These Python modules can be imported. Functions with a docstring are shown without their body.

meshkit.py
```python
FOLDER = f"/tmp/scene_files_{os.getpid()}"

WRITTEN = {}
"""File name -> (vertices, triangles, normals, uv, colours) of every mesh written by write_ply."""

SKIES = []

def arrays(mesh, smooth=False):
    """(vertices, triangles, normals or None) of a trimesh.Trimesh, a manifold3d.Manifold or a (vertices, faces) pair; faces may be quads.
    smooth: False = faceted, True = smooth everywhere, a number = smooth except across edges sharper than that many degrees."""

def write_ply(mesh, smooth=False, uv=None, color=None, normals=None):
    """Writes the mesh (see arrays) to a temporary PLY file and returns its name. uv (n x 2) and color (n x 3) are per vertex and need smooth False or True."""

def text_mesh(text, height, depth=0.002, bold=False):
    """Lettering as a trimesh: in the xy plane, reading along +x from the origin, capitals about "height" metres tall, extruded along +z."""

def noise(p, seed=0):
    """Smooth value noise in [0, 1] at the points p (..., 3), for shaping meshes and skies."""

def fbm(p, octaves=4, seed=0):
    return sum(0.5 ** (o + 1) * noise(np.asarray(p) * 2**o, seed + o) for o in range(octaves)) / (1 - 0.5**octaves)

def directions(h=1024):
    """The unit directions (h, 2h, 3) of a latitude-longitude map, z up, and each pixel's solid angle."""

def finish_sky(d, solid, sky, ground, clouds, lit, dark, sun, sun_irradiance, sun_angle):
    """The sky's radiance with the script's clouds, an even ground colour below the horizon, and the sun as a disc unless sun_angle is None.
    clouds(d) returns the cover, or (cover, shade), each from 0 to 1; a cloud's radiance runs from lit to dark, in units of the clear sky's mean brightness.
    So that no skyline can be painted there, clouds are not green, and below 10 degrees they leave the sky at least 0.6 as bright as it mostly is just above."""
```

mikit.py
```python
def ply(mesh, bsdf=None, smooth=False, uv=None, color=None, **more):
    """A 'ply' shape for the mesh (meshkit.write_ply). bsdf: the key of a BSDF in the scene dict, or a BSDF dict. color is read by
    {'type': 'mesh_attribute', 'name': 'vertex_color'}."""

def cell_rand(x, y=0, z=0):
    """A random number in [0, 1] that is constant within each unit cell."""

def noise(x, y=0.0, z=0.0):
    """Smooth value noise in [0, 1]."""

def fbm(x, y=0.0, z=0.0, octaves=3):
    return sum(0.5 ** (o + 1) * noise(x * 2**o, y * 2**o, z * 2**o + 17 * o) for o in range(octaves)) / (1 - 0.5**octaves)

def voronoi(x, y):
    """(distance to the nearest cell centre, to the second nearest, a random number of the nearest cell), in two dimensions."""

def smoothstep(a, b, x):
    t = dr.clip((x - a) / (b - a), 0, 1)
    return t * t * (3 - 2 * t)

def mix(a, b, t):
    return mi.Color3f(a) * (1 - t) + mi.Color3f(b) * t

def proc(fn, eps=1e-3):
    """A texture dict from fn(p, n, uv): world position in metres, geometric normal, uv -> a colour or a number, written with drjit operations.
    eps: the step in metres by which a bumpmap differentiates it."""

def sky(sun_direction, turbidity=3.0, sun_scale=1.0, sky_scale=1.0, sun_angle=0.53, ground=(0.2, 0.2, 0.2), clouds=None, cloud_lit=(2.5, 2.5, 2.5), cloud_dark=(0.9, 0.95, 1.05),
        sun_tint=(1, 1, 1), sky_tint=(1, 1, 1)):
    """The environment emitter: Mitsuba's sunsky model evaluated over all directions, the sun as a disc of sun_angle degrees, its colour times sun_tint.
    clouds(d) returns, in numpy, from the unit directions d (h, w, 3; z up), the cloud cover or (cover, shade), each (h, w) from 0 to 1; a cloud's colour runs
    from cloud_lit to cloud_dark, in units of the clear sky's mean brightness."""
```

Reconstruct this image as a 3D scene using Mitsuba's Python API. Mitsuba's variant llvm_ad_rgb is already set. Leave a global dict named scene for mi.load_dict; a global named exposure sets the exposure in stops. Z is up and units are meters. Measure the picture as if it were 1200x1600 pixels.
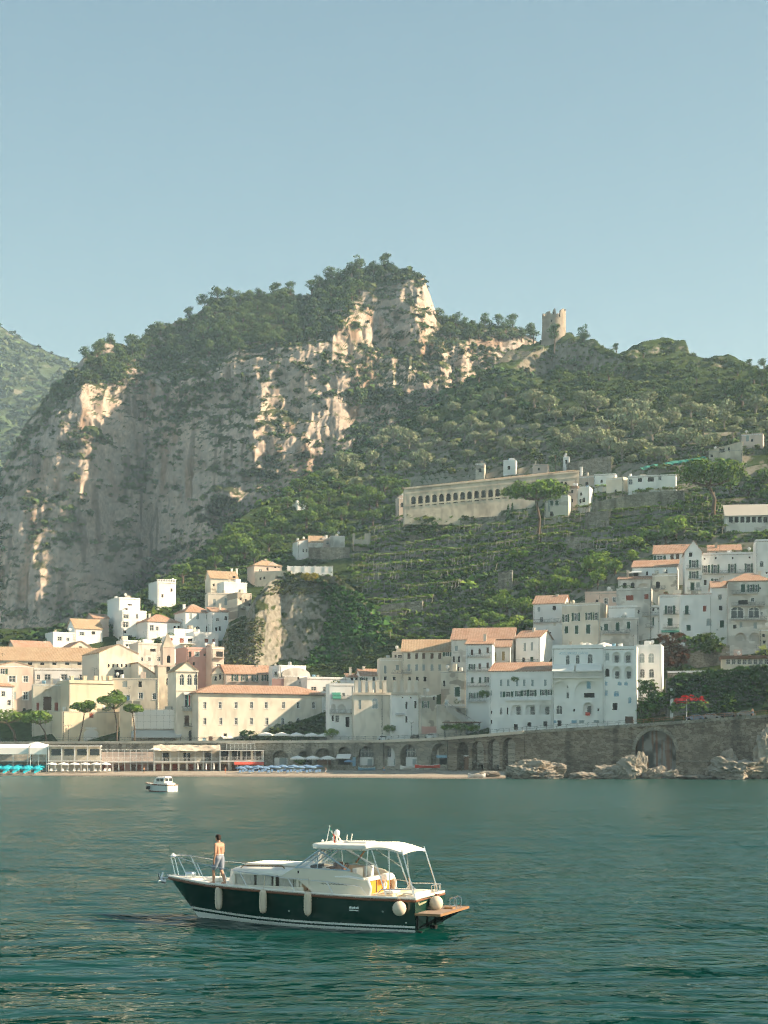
import math, random
import numpy as np, trimesh, drjit as dr, mitsuba as mi, mikit, meshkit
import manifold3d as m3
from shapely.geometry import Polygon, Point, LineString, box as sbox
from shapely.ops import unary_union
T = mi.ScalarTransform4f
scene, labels = {}, {}
random.seed(7); RNG = np.random.default_rng(11)

# ---------------------------------------------------------------- camera, sky and sun, exposure
F, EYE, HOR = 2286.0, 6.1, 1175.0        # focal length in px of a 1200 px wide frame, eye height (m), horizon row
exposure = 3.25
SUN = (0.90, -0.05, 0.51)
scene['camera'] = {'type': 'perspective', 'fov': math.degrees(2 * math.atan(600 / F)), 'fov_axis': 'x', 'near_clip': 1.0, 'far_clip': 20000.0,
                   'principal_point_offset_y': -(HOR - 800) / 1600,
                   'to_world': T().look_at(origin=[0, 0, EYE], target=[0, 1, EYE], up=[0, 0, 1]),
                   'medium': {'type': 'ref', 'id': 'air'}}
scene['daylight'] = mikit.sky(SUN, turbidity=3.0, sky_scale=0.68, sky_tint=(0.93, 0.92, 0.73), sun_scale=0.9, sun_tint=(0.92, 0.97, 1.06))
scene['air'] = {'type': 'homogeneous', 'albedo': {'type': 'rgb', 'value': [0.95, 0.95, 0.95]}, 'sigma_t': {'type': 'rgb', 'value': [1.0e-4, 1.4e-4, 1.7e-4]}}

# ---------------------------------------------------------------- helpers
def at(px, py, Y):
    """the point at depth Y (m) seen at photo pixel px, py: used to read real positions off the photograph"""
    return np.array([(px - 600) * Y / F, Y, EYE + (HOR - py) * Y / F])

def zof(py, Y): return EYE + (HOR - py) * Y / F
def xof(px, Y): return (px - 600) * Y / F

def lab(key, label=None, cat=None, group=None, kind=None):
    d = labels.setdefault(key, {})
    for k, v in (('label', label), ('category', cat), ('group', group), ('kind', kind)):
        if v: d[k] = v
    return key

USED = {}
def key_of(name):
    """a free key: name, name_001, name_002 ..."""
    n = USED.get(name, 0); USED[name] = n + 1
    return name if n == 0 else '%s_%03d' % (name, n)

def put(key, mesh, bsdf, smooth=False, color=None, tw=None):
    d = mikit.ply(mesh, bsdf, smooth=smooth, color=color)
    if tw is not None: d['to_world'] = tw
    scene[key] = d
    return key

def reuse(key, proto, tw, bsdf=None):
    d = {**proto, 'to_world': tw}
    if bsdf: d['bsdf'] = {'type': 'ref', 'id': bsdf}
    scene[key] = d
    return key

def part(parent, name, mesh, bsdf, smooth=False, color=None, tw=None):
    return put(key_of(parent + '__' + name), mesh, bsdf, smooth, color, tw)

def thing(name, label, cat, group=None):
    k = key_of(name); lab(k, label, cat, group); return k

def M(v, f): return trimesh.Trimesh(np.asarray(v, float), np.asarray(f, int), process=False)
def cat(ms): return trimesh.util.concatenate([m for m in ms if m is not None])

def box(x0, x1, y0, y1, z0, z1):
    v = np.array([[x, y, z] for x in (x0, x1) for y in (y0, y1) for z in (z0, z1)], float)
    f = [[0, 1, 3], [0, 3, 2], [4, 6, 7], [4, 7, 5], [0, 4, 5], [0, 5, 1], [2, 3, 7], [2, 7, 6], [0, 2, 6], [0, 6, 4], [1, 5, 7], [1, 7, 3]]
    return M(v, f)

def beam(a, b, r, n=6, r2=None):
    a, b = np.asarray(a, float), np.asarray(b, float); d = b - a; L = np.linalg.norm(d)
    d = d / max(L, 1e-9); u = np.cross(d, [0, 0, 1] if abs(d[2]) < .9 else [1, 0, 0]); u /= np.linalg.norm(u); w = np.cross(d, u)
    r2 = r if r2 is None else r2
    an = np.arange(n) * 2 * np.pi / n
    ring = np.cos(an)[:, None] * u + np.sin(an)[:, None] * w
    v = np.vstack([a + r * ring, b + r2 * ring, [a], [b]]); i = np.arange(n); j = (i + 1) % n
    f = np.vstack([np.stack([i, j, j + n], 1), np.stack([i, j + n, i + n], 1), np.stack([j, i, i * 0 + 2 * n], 1), np.stack([i + n, j + n, i * 0 + 2 * n + 1], 1)])
    return M(v, f)

def tube(pts, r, n=6):
    pts = np.asarray(pts, float); rs = np.broadcast_to(r, (len(pts),))
    return cat([beam(pts[i], pts[i + 1], rs[i], n, rs[i + 1]) for i in range(len(pts) - 1) if np.linalg.norm(pts[i + 1] - pts[i]) > 1e-6])

def grid_mesh(P):
    """(rows, cols, 3) -> mesh"""
    h, w = P.shape[:2]; i = np.arange(h * w).reshape(h, w)
    a, b, c, d = i[:-1, :-1].ravel(), i[:-1, 1:].ravel(), i[1:, 1:].ravel(), i[1:, :-1].ravel()
    return M(P.reshape(-1, 3), np.vstack([np.stack([a, b, c], 1), np.stack([a, c, d], 1)]))

def frame_tw(o, u, s=(1, 1, 1)):
    """local x along the plan direction u, local y into depth (left of u), local z up; then scale"""
    u = np.asarray(u, float); n = np.array([-u[1], u[0]])
    m = np.eye(4); m[:3, 0] = [u[0] * s[0], u[1] * s[0], 0]; m[:3, 1] = [n[0] * s[1], n[1] * s[1], 0]; m[:3, 2] = [0, 0, s[2]]; m[:3, 3] = o
    return T(m)

def smooth01(a, b, x):
    t = np.clip((np.asarray(x, float) - a) / (b - a), 0, 1); return t * t * (3 - 2 * t)

def nz(*c, octaves=4, seed=0):
    c = c + (0.37,) * (3 - len(c))
    return meshkit.fbm(np.stack(np.broadcast_arrays(*[np.asarray(x, float) for x in c]), -1), octaves, seed) - 0.5

# ---------------------------------------------------------------- materials
def rgb(c): return {'type': 'rgb', 'value': [float(x) for x in c]}
def plain(name, c, rough=0.7, metallic=0.0, spec=0.3):
    scene[name] = {'type': 'twosided', 'b': {'type': 'principled', 'base_color': rgb(c), 'roughness': rough, 'metallic': metallic, 'specular': spec}}
def dif(name, fn):
    scene[name] = {'type': 'twosided', 'b': {'type': 'diffuse', 'reflectance': mikit.proc(fn) if callable(fn) else rgb(fn)}}
C3 = mi.Color3f

def terrain_colour(green, rockA, rockB, veg_lo, veg_hi, streak):
    def fn(p, n, uv):
        big = mikit.fbm(p.x * 0.03, p.y * 0.03, p.z * 0.03, 3)
        vert = mikit.fbm(p.x * 0.28, p.y * 0.12, p.z * 0.022, 3)
        fine = mikit.fbm(p.x * 0.9, p.y * 0.9, p.z * 0.5, 2)
        rock = mikit.mix(rockA, rockB, mikit.smoothstep(0.35, 0.65, big * 0.6 + vert * 0.4))
        rust = mikit.smoothstep(0.55, 0.75, mikit.fbm(p.x * 0.11 + 5, p.y * 0.05, p.z * 0.03, 2)) * streak
        rock = mikit.mix(rock, C3(0.30, 0.17, 0.095), rust * 0.55)
        dark = mikit.smoothstep(0.56, 0.72, vert) * streak
        rock = rock * (1 - 0.55 * dark) * (0.55 + 0.9 * fine)
        g = mi.Color3f(green) * (0.5 + 1.0 * fine)
        v = mikit.smoothstep(veg_lo, veg_hi, dr.abs(n.z) + (big - 0.5) * 0.9 + (fine - 0.5) * 0.5)
        return mikit.mix(rock, g, v)
    return fn
dif('cliff_rock', terrain_colour((0.060, 0.072, 0.032), (0.40, 0.345, 0.30), (0.55, 0.44, 0.365), 0.42, 0.68, 1.0))
dif('hill_earth', terrain_colour((0.048, 0.072, 0.026), (0.22, 0.20, 0.155), (0.32, 0.295, 0.24), 0.40, 0.68, 0.0))
dif('far_slope', terrain_colour((0.050, 0.072, 0.034), (0.20, 0.195, 0.15), (0.25, 0.235, 0.18), 0.15, 0.60, 0.0))
scene['leaf'] = {'type': 'twosided', 'b': {'type': 'diffuse', 'reflectance': {'type': 'mesh_attribute', 'name': 'vertex_color'}}}

# ---------------------------------------------------------------- plan of the coast: sea wall line, road height, hillside
_w = [(-400, 414), (0, 408), (400, 402), (600, 395), (700, 379), (820, 354), (990, 343), (1200, 334), (1500, 324)]
WX = np.array([xof(p, y) for p, y in _w]); WY = np.array([float(y) for p, y in _w])
_r = [(-400, 8.6), (0, 8.6), (400, 8.7), (600, 9.0), (700, 9.6), (820, 10.9), (990, 12.3), (1200, 14.6), (1500, 17)]
RZ = np.array([z for p, z in _r])
def wall_Y(X): return np.interp(X, WX, WY)
def road_z(X): return np.interp(X, WX, RZ)
SL = 0.45
_gx = np.linspace(-300, 450, 376); _k = np.exp(-0.5 * (np.arange(-40, 41) * 2 / 28.0) ** 2); _k /= _k.sum()
_hw = np.convolve(np.pad(np.interp(_gx, WX, WY), 40, mode='edge'), _k, 'valid'); _hr = np.convolve(np.pad(np.interp(_gx, WX, RZ), 40, mode='edge'), _k, 'valid')
def foot_Y(X): return np.interp(X, _gx, _hw) + 14      # where the slope starts behind the road
def foot_z(X): return np.interp(X, _gx, _hr)
_crest = [(-250, 985), (-100, 985), (0, 985), (100, 980), (170, 945), (210, 925), (280, 885), (400, 800), (470, 752), (550, 697), (640, 655), (700, 622), (760, 575), (820, 540),
          (850, 526), (905, 530), (960, 550), (1010, 548), (1045, 530), (1080, 552), (1120, 560), (1200, 578), (1350, 600)]
CRX, CRY = [], []
for px, py in _crest:
    Y = 500.0; k = (HOR - py) / F
    for _ in range(40):
        X = xof(px, Y); Y = 0.5 * Y + 0.5 * (SL * foot_Y(X) - foot_z(X) + EYE) / (SL - k)
    CRX.append(xof(px, Y)); CRY.append(Y)
CRX, CRY = np.array(CRX), np.array(CRY)
o_ = np.argsort(CRX); CRX, CRY = CRX[o_], CRY[o_]

def slope_Y(px, py):
    """depth at which the plain hillside is seen at this pixel"""
    Y = 480.0; k = (HOR - py) / F
    for _ in range(60):
        X = xof(px, Y); Y = 0.5 * Y + 0.5 * (SL * foot_Y(X) - foot_z(X) + EYE) / (SL - k)
    return Y

def hill_z(X, Y):
    X, Y = np.broadcast_arrays(np.asarray(X, float), np.asarray(Y, float))
    yw = foot_Y(X); d = np.maximum(Y - yw, 0)
    z = foot_z(X) + SL * d
    yc = np.interp(X, CRX, CRY)
    zc = foot_z(X) + SL * (yc - yw)
    zc2 = zc + nz(X / 30, Y * 0, octaves=3, seed=3) * 5
    over = np.maximum(Y - yc, 0)
    z = np.where(Y > yc, zc - 0.75 * over, z)
    town = smooth01(10, 90, d)
    # vine terraces on the middle slope
    h = 5.2; t = (z + nz(X / 45, Y / 45, octaves=3, seed=5) * 7) / h; fr = t - np.floor(t)
    zt = z + h * (np.clip(fr / 0.8, 0, 1) * 0.25 + 0.75 * smooth01(0.82, 1.0, fr) - fr)
    px = 600 + X * F / Y; py = HOR - (z - EYE) * F / Y
    zone = smooth01(520, 600, px) * (1 - smooth01(1190, 1230, px)) * smooth01(640, 700, py) * (1 - smooth01(985, 1010, py))
    z = z * (1 - zone) + zt * zone
    rel = nz(X / 70, Y / 70, octaves=3, seed=1) * 12 * smooth01(60, 220, d) + nz(X / 16, Y / 16, octaves=3, seed=2) * 3.5 * town * (1 - 0.75 * zone)
    # rocky knobs near the skyline
    up = smooth01(200, 60, yc - Y) * (X > 60)
    rel = rel + up * np.maximum(nz(X / 22, Y / 22, octaves=4, seed=8), -0.05) * 26
    # scarp of bare rock under the watchtower
    yt = np.interp(X, CRX, CRY); rel = rel - 15 * np.exp(-((X - 100) / 24.0) ** 2) * smooth01(yt - 110, yt - 70, Y) * (1 - smooth01(yt - 38, yt - 26, Y))
    rel = rel - 13 * np.exp(-((X - 205) / 16.0) ** 2) * smooth01(640, 680, Y) * (1 - smooth01(722, 732, Y))
    return z + rel
# ---------------------------------------------------------------- hillside behind the town (one sheet)
hx = np.concatenate([np.linspace(-260, -130, 60)[:-1], np.arange(-130, 215, 0.95), np.linspace(216, 420, 70)])
hd = np.concatenate([np.linspace(0.3, 12, 5), np.arange(13, 520, 1.25), np.linspace(522, 760, 60)])
HXg, HDg = np.meshgrid(hx, hd)
HYg = wall_Y(HXg) + HDg
HZg = hill_z(HXg, HYg)
HZg[:5] = road_z(HXg[:5])
put('hillside', grid_mesh(np.stack([HXg, HYg, HZg], -1)), 'hill_earth', smooth=True); lab('hillside', 'terraced green hillside rising behind the town', kind='structure')

# ---------------------------------------------------------------- limestone mountain with the big cliff (one sheet: foot, face, wooded shoulder, ridge, back)
def rowf(pts): 
    a = np.array(pts, float); return lambda x: np.interp(x, a[:, 0], a[:, 1])
ridge = rowf([(-160, 960), (-100, 880), (-50, 800), (0, 742), (20, 702), (40, 662), (70, 622), (105, 588), (130, 556), (165, 538), (205, 538), (240, 512), (300, 498), (325, 474), (400, 462), (450, 455), (478, 478), (490, 447), (540, 430), (590, 416), (640, 424), (662, 434), (672, 462), (682, 492), (720, 508), (760, 508), (800, 508), (825, 525), (850, 540), (900, 560), (980, 600)])
brow = rowf([(-160, 1000), (-60, 880), (0, 800), (40, 715), (100, 640), (135, 602), (200, 594), (260, 610), (310, 588), (370, 566), (420, 550), (515, 536), (535, 500), (590, 470), (640, 446), (660, 470), (672, 500), (700, 536), (760, 556), (850, 610), (980, 660)])
ridgeY = rowf([(-160, 900), (0, 880), (130, 900), (240, 960), (400, 980), (480, 990), (590, 960), (660, 935), (690, 950), (850, 960), (980, 980)])
browY = rowf([(-160, 850), (0, 830), (130, 850), (230, 900), (300, 865), (400, 850), (520, 870), (590, 915), (660, 915), (720, 905), (850, 920), (980, 930)])
footY = rowf([(-160, 800), (0, 790), (60, 775), (140, 800), (230, 850), (300, 800), (400, 775), (500, 790), (600, 800), (720, 830), (980, 880)])
mx = np.concatenate([np.linspace(-160, -20, 40)[:-1], np.arange(-20, 862, 1.35), np.linspace(865, 980, 20)])
NA, NB, NC = 230, 110, 30
tt = np.concatenate([np.linspace(0, 1, NA), 1 + np.linspace(0, 1, NB)[1:], 2 + np.linspace(0, 1, NC)[1:]])
MP = np.zeros((len(tt), len(mx), 3))
foot_p = np.stack([xof(mx, footY(mx)), footY(mx), np.full(len(mx), 10.0)], -1)
brow_p = np.stack([xof(mx, browY(mx)), browY(mx), zof(brow(mx), browY(mx))], -1)
ridge_p = np.stack([xof(mx, ridgeY(mx)), ridgeY(mx), zof(ridge(mx), ridgeY(mx))], -1)
back_p = ridge_p + np.array([0, 260, -150])
for i, t in enumerate(tt):
    a, b, s = (foot_p, brow_p, t) if t <= 1 else (brow_p, ridge_p, t - 1) if t <= 2 else (ridge_p, back_p, t - 2)
    MP[i] = a * (1 - s) + b * s
    if t <= 1:      # the face is concave: steep above, a scree foot below
        MP[i, :, 1] = a[:, 1] + (b[:, 1] - a[:, 1]) * (s ** 1.6)
x, y, z = MP[..., 0], MP[..., 1], MP[..., 2]
T2 = np.broadcast_to(tt[:, None], x.shape)
face = smooth01(0.0, 0.15, T2) * (1 - 0.75 * smooth01(1.0, 1.5, T2)) * (1 - smooth01(1.8, 2.0, T2))
dy = nz(x / 75 + z / 260, z / 240, octaves=3, seed=21) * 38 * face                       # buttresses and gullies
dy += nz(x / 22, z / 70, y / 60, octaves=4, seed=22) * 34 * face                          # ribs
dy += (np.abs(nz(x / 9, z / 34, octaves=3, seed=24)) - 0.12) * 16 * face                      # vertical flutes
dy += nz(x / 7, z / 5, octaves=4, seed=23) * 11.0 * face
ledge = nz(x / 60, z / 15, octaves=3, seed=27)
dy += smooth01(0.05, 0.22, ledge) * 9 * face
# the big cave in the face
cx, cz, cY = xof(345, 790), zof(795, 790), 790
r = np.hypot((x - cx + .35 * (z - cz)) / 12.0, (z - cz) / np.where(z > cz, 11.0, 17.0)) + nz(x / 5, z / 5, octaves=3, seed=28) * .5
dy += 17 * smooth01(1.0, 0.5, r) - 8 * smooth01(1.7, 1.15, r) * smooth01(0.7, 1.0, r) * (z > cz)
tilt = 1 + np.where(x < 40, 0.22 * (40 - x), 0) * smooth01(2.6, 2.0, T2) / MP[..., 1]      # the face looks a little to the left
MP = MP * tilt[..., None]; MP[..., 2] -= EYE * (tilt - 1)
MP[..., 1] += dy
MP[..., 2] += nz(x / 25, y / 25, octaves=4, seed=25) * 14 * smooth01(0.95, 1.2, T2) * (1 - smooth01(1.8, 1.98, T2)) + nz(x / 8, y * 0, octaves=3, seed=26) * 6 * smooth01(1.75, 2, T2)
put('mountain', grid_mesh(MP), 'cliff_rock', smooth=True); lab('mountain', 'grey limestone mountain with a sheer cliff and wooded ridge', kind='structure')

# ---------------------------------------------------------------- distant hill at the left, distant ground
fx = np.linspace(-420, 420, 170); fr_ = np.linspace(0, 1, 120)
frow = rowf([(-420, 330), (-200, 420), (0, 507), (50, 532), (100, 558), (140, 582), (250, 650), (420, 760)])
FP = np.zeros((len(fr_), len(fx), 3))
for i, t in enumerate(fr_):
    Yf = 1350 + 700 * t
    zz = zof(1000, 1350) * (1 - t) + zof(frow(fx), 2050) * t
    FP[i] = np.stack([xof(fx, Yf), np.full(len(fx), Yf), zz], -1)
FP[..., 1] += nz(FP[..., 0] / 160, FP[..., 2] / 160, octaves=5, seed=31) * 260
FP[..., 2] += nz(FP[..., 0] / 25, FP[..., 1] / 25, octaves=3, seed=32) * 14
FP = np.concatenate([FP, FP[-1:] + np.array([0, 500, -300])])
put('distant_hill', grid_mesh(FP), 'far_slope', smooth=True); lab('distant_hill', 'hazy distant hill at the left edge', kind='structure')

# ---------------------------------------------------------------- where a pixel meets the land
class Sheet:
    """a land sheet resampled along the sight lines of whole pixel columns, to ask what ground is seen at a pixel"""
    def __init__(s, P):
        s.P = P; s.px = 600 + P[..., 0] * F / P[..., 1]; s.py = HOR - (P[..., 2] - EYE) * F / P[..., 1]
        cols = np.arange(-60, 1261.0); s.Q = np.empty((P.shape[0], len(cols), 3))
        for i in range(P.shape[0]):
            mono = np.maximum.accumulate(s.px[i])
            for k in range(3): s.Q[i, :, k] = np.interp(cols, mono, P[i, :, k])
            s.Q[i, (cols < mono[0]) | (cols > mono[-1]), 2] = -1e4
        s.qy = HOR - (s.Q[..., 2] - EYE) * F / s.Q[..., 1]
    def hit(s, px, py, col=None):
        j = int(np.clip(round(px) + 60, 0, s.qy.shape[1] - 1)); c = s.qy[:, j]; k = np.nonzero(c <= py)[0]
        if len(k) == 0 or k[0] == 0: return None
        i = k[0]; t = (c[i - 1] - py) / max(c[i - 1] - c[i], 1e-6)
        return s.Q[i - 1, j] * (1 - t) + s.Q[i, j] * t
HILL, MOUNT, FARH = Sheet(np.stack([HXg, HYg, HZg], -1)), Sheet(MP), Sheet(FP)
def land(px, py):
    return HILL.hit(px, py)
def ground(x, y): return float(hill_z(x, y)) if y > wall_Y(x) + 12 else float(road_z(x))

# ---------------------------------------------------------------- sea
def sea_colour(p, n, uv):
    s = mikit.smoothstep(150, 330, p.y)
    return mikit.mix(C3(0.001, 0.043, 0.036), C3(0.007, 0.049, 0.039), s)
def ripple(p, n, uv):
    d = dr.sqrt(p.x * p.x + p.y * p.y)
    a = mikit.fbm(p.x * 0.50 + 0.15 * p.y, p.y * 0.95, 0.0, 2)
    b = mikit.fbm(p.x * 1.6 - 0.4 * p.y, p.y * 2.6, 3.0, 3)
    c = mikit.fbm(p.x * 0.09 + 0.02 * p.y, p.y * 0.21, 6.0, 3)
    gust = 0.45 + 1.1 * mikit.fbm(p.x * 0.03, p.y * 0.05, 11.0, 2)
    return (a * 0.26 + b * 0.085) * gust + c * 0.85
scene['sea_water'] = {'type': 'twosided', 'b': {'type': 'bumpmap', 'arbitrary': mikit.proc(ripple, 0.04), 'scale': 1.0,
                      'b': {'type': 'principled', 'base_color': mikit.proc(sea_colour), 'roughness': 0.03, 'eta': 1.33}}}
sp = np.concatenate([np.linspace(-2600, -130, 40)[:-1], np.linspace(-130, 1330, 420), np.linspace(1330, 3800, 40)[1:]])
sy_ = np.concatenate([[6, 12, 20, 26], F * EYE / np.linspace(470, 60, 360), [240, 260, 280, 300, 320, 340, 360, 385, 430]])
SX, SY = np.meshgrid(sp, sy_); SX = (SX - 600) * SY / F
amp = smooth01(900, 60, SY) 
SZ = (nz(SX / 2.6 + SY * 0.1, SY / 1.9, octaves=2, seed=41) * 0.15 + nz(SX / 9, SY / 6.5, octaves=2, seed=42) * 0.26) * np.where((SY > 24) & (SY < 330), smooth01(380, 110, SY), 0)
put('sea', grid_mesh(np.stack([SX, SY, SZ], -1)), 'sea_water', smooth=True); lab('sea', 'rippled teal sea in the bay', kind='structure')
put('far_sea', grid_mesh(np.stack(list(np.meshgrid(np.linspace(-3500, 3500, 8), np.linspace(-2500, 700, 6))) + [np.full((6, 8), -0.55)], -1)), 'sea_water'); lab('far_sea', kind='structure', label='open sea beyond the bay')

# ---------------------------------------------------------------- air
scene['haze'] = {'type': 'cube', 'to_world': T().translate([0, 300, 330]).scale([4000, 3400, 337]), 'bsdf': {'type': 'null'}, 'interior': {'type': 'ref', 'id': 'air'}}
lab('haze', 'thin blue summer haze', kind='stuff')
# ---------------------------------------------------------------- materials of the town
def plaster(name, c, dirt=0.22, patch=0.0):
    def fn(p, n, uv):
        u = p.x * 0.8 + p.y * 0.6
        big = mikit.fbm(u * 0.25, p.z * 0.22, 1.0, 3)
        run = mikit.fbm(u * 0.9, p.z * 0.3, 4.0, 2)
        col = C3(c) * (1.0 - dirt * 0.6 * mikit.smoothstep(0.45, 0.8, run) - dirt * 0.8 * mikit.smoothstep(0.45, 0.8, big))
        if patch: col = mikit.mix(col, C3(0.30, 0.26, 0.21), patch * mikit.smoothstep(0.56, 0.62, mikit.fbm(u * 0.5, p.z * 0.5, 9.0, 3)))
        return col
    dif(name, fn)
plaster('white_plaster', (0.89, 0.885, 0.86), 0.14); plaster('cream_plaster', (0.79, 0.73, 0.62)); plaster('yellow_plaster', (0.80, 0.69, 0.52), 0.15)
plaster('beige_plaster', (0.71, 0.65, 0.54), 0.3); plaster('grey_plaster', (0.70, 0.675, 0.62), 0.35, 0.35); plaster('pink_plaster', (0.62, 0.38, 0.33), 0.2)
plaster('old_plaster', (0.70, 0.65, 0.55), 0.35, 0.75); plaster('blush_plaster', (0.68, 0.55, 0.47), 0.2); plaster('tower_stone', (0.42, 0.36, 0.29), 0.35, 0.2); plaster('pale_stone', (0.66, 0.59, 0.48), 0.30, 0.2)
def tile_fn(a, b):
    def fn(p, n, uv):
        k = mikit.fbm(p.x * 0.35, p.y * 0.35, p.z * 0.35, 3); t = mikit.cell_rand(p.x * 2.6, p.y * 2.2, p.z * 2.2)
        row = mikit.smoothstep(0.15, 0.5, dr.abs(p.x * 2.2 - dr.floor(p.x * 2.2) - 0.5))
        return mikit.mix(a, b, mikit.smoothstep(0.3, 0.7, k * 0.6 + t * 0.4)) * (0.72 + 0.3 * row)
    return fn
dif('roof_tile', tile_fn((0.48, 0.29, 0.205), (0.57, 0.40, 0.30))); dif('faded_tile', tile_fn((0.50, 0.34, 0.22), (0.58, 0.44, 0.30)))
def stone_fn(a, b, sc):
    def fn(p, n, uv):
        u = p.x * 0.9 + p.y * 0.5
        d1, d2, r = mikit.voronoi(u * sc, p.z * sc * 1.3)
        joint = mikit.smoothstep(0.02, 0.14, d2 - d1)
        stain = mikit.fbm(u * 0.12, p.z * 0.1, 2.0, 3); run = mikit.fbm(u * 0.7, p.z * 0.06, 7.0, 2)
        c = mikit.mix(a, b, r) * (0.5 + 0.5 * joint) * (0.62 + 0.75 * stain)
        return c * (1 - 0.4 * mikit.smoothstep(0.5, 0.75, run))
    return fn
dif('sea_wall_stone', stone_fn((0.15, 0.118, 0.088), (0.33, 0.275, 0.21), 1.5)); dif('dry_stone', stone_fn((0.24, 0.22, 0.18), (0.40, 0.36, 0.29), 1.2))
dif('rubble', lambda p, n, uv: mikit.mix((0.22, 0.20, 0.17), (0.46, 0.41, 0.34), mikit.fbm(p.x * 0.5, p.y * 0.5, p.z * 0.7, 4)))
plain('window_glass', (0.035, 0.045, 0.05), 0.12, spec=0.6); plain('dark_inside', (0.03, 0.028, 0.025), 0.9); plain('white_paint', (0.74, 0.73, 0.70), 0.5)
plain('green_shutter', (0.035, 0.085, 0.060), 0.6); plain('brown_shutter', (0.10, 0.055, 0.035), 0.6); plain('red_shutter', (0.26, 0.07, 0.045), 0.6)
plain('grey_shutter', (0.30, 0.35, 0.35), 0.6); plain('ochre_shutter', (0.32, 0.24, 0.12), 0.6); plain('iron', (0.06, 0.06, 0.06), 0.5); plain('blue_pane', (0.20, 0.36, 0.48), 0.25)
plain('canvas_white', (0.78, 0.76, 0.72), 0.85); plain('canvas_green', (0.06, 0.26, 0.20), 0.85); plain('canvas_turquoise', (0.02, 0.42, 0.52), 0.8); plain('canvas_blue', (0.16, 0.27, 0.43), 0.8)
plain('canvas_red', (0.55, 0.09, 0.06), 0.8); plain('dark_wood', (0.16, 0.085, 0.05), 0.6); plain('pole_grey', (0.50, 0.50, 0.48), 0.5); plain('concrete', (0.42, 0.40, 0.36), 0.9)

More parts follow.
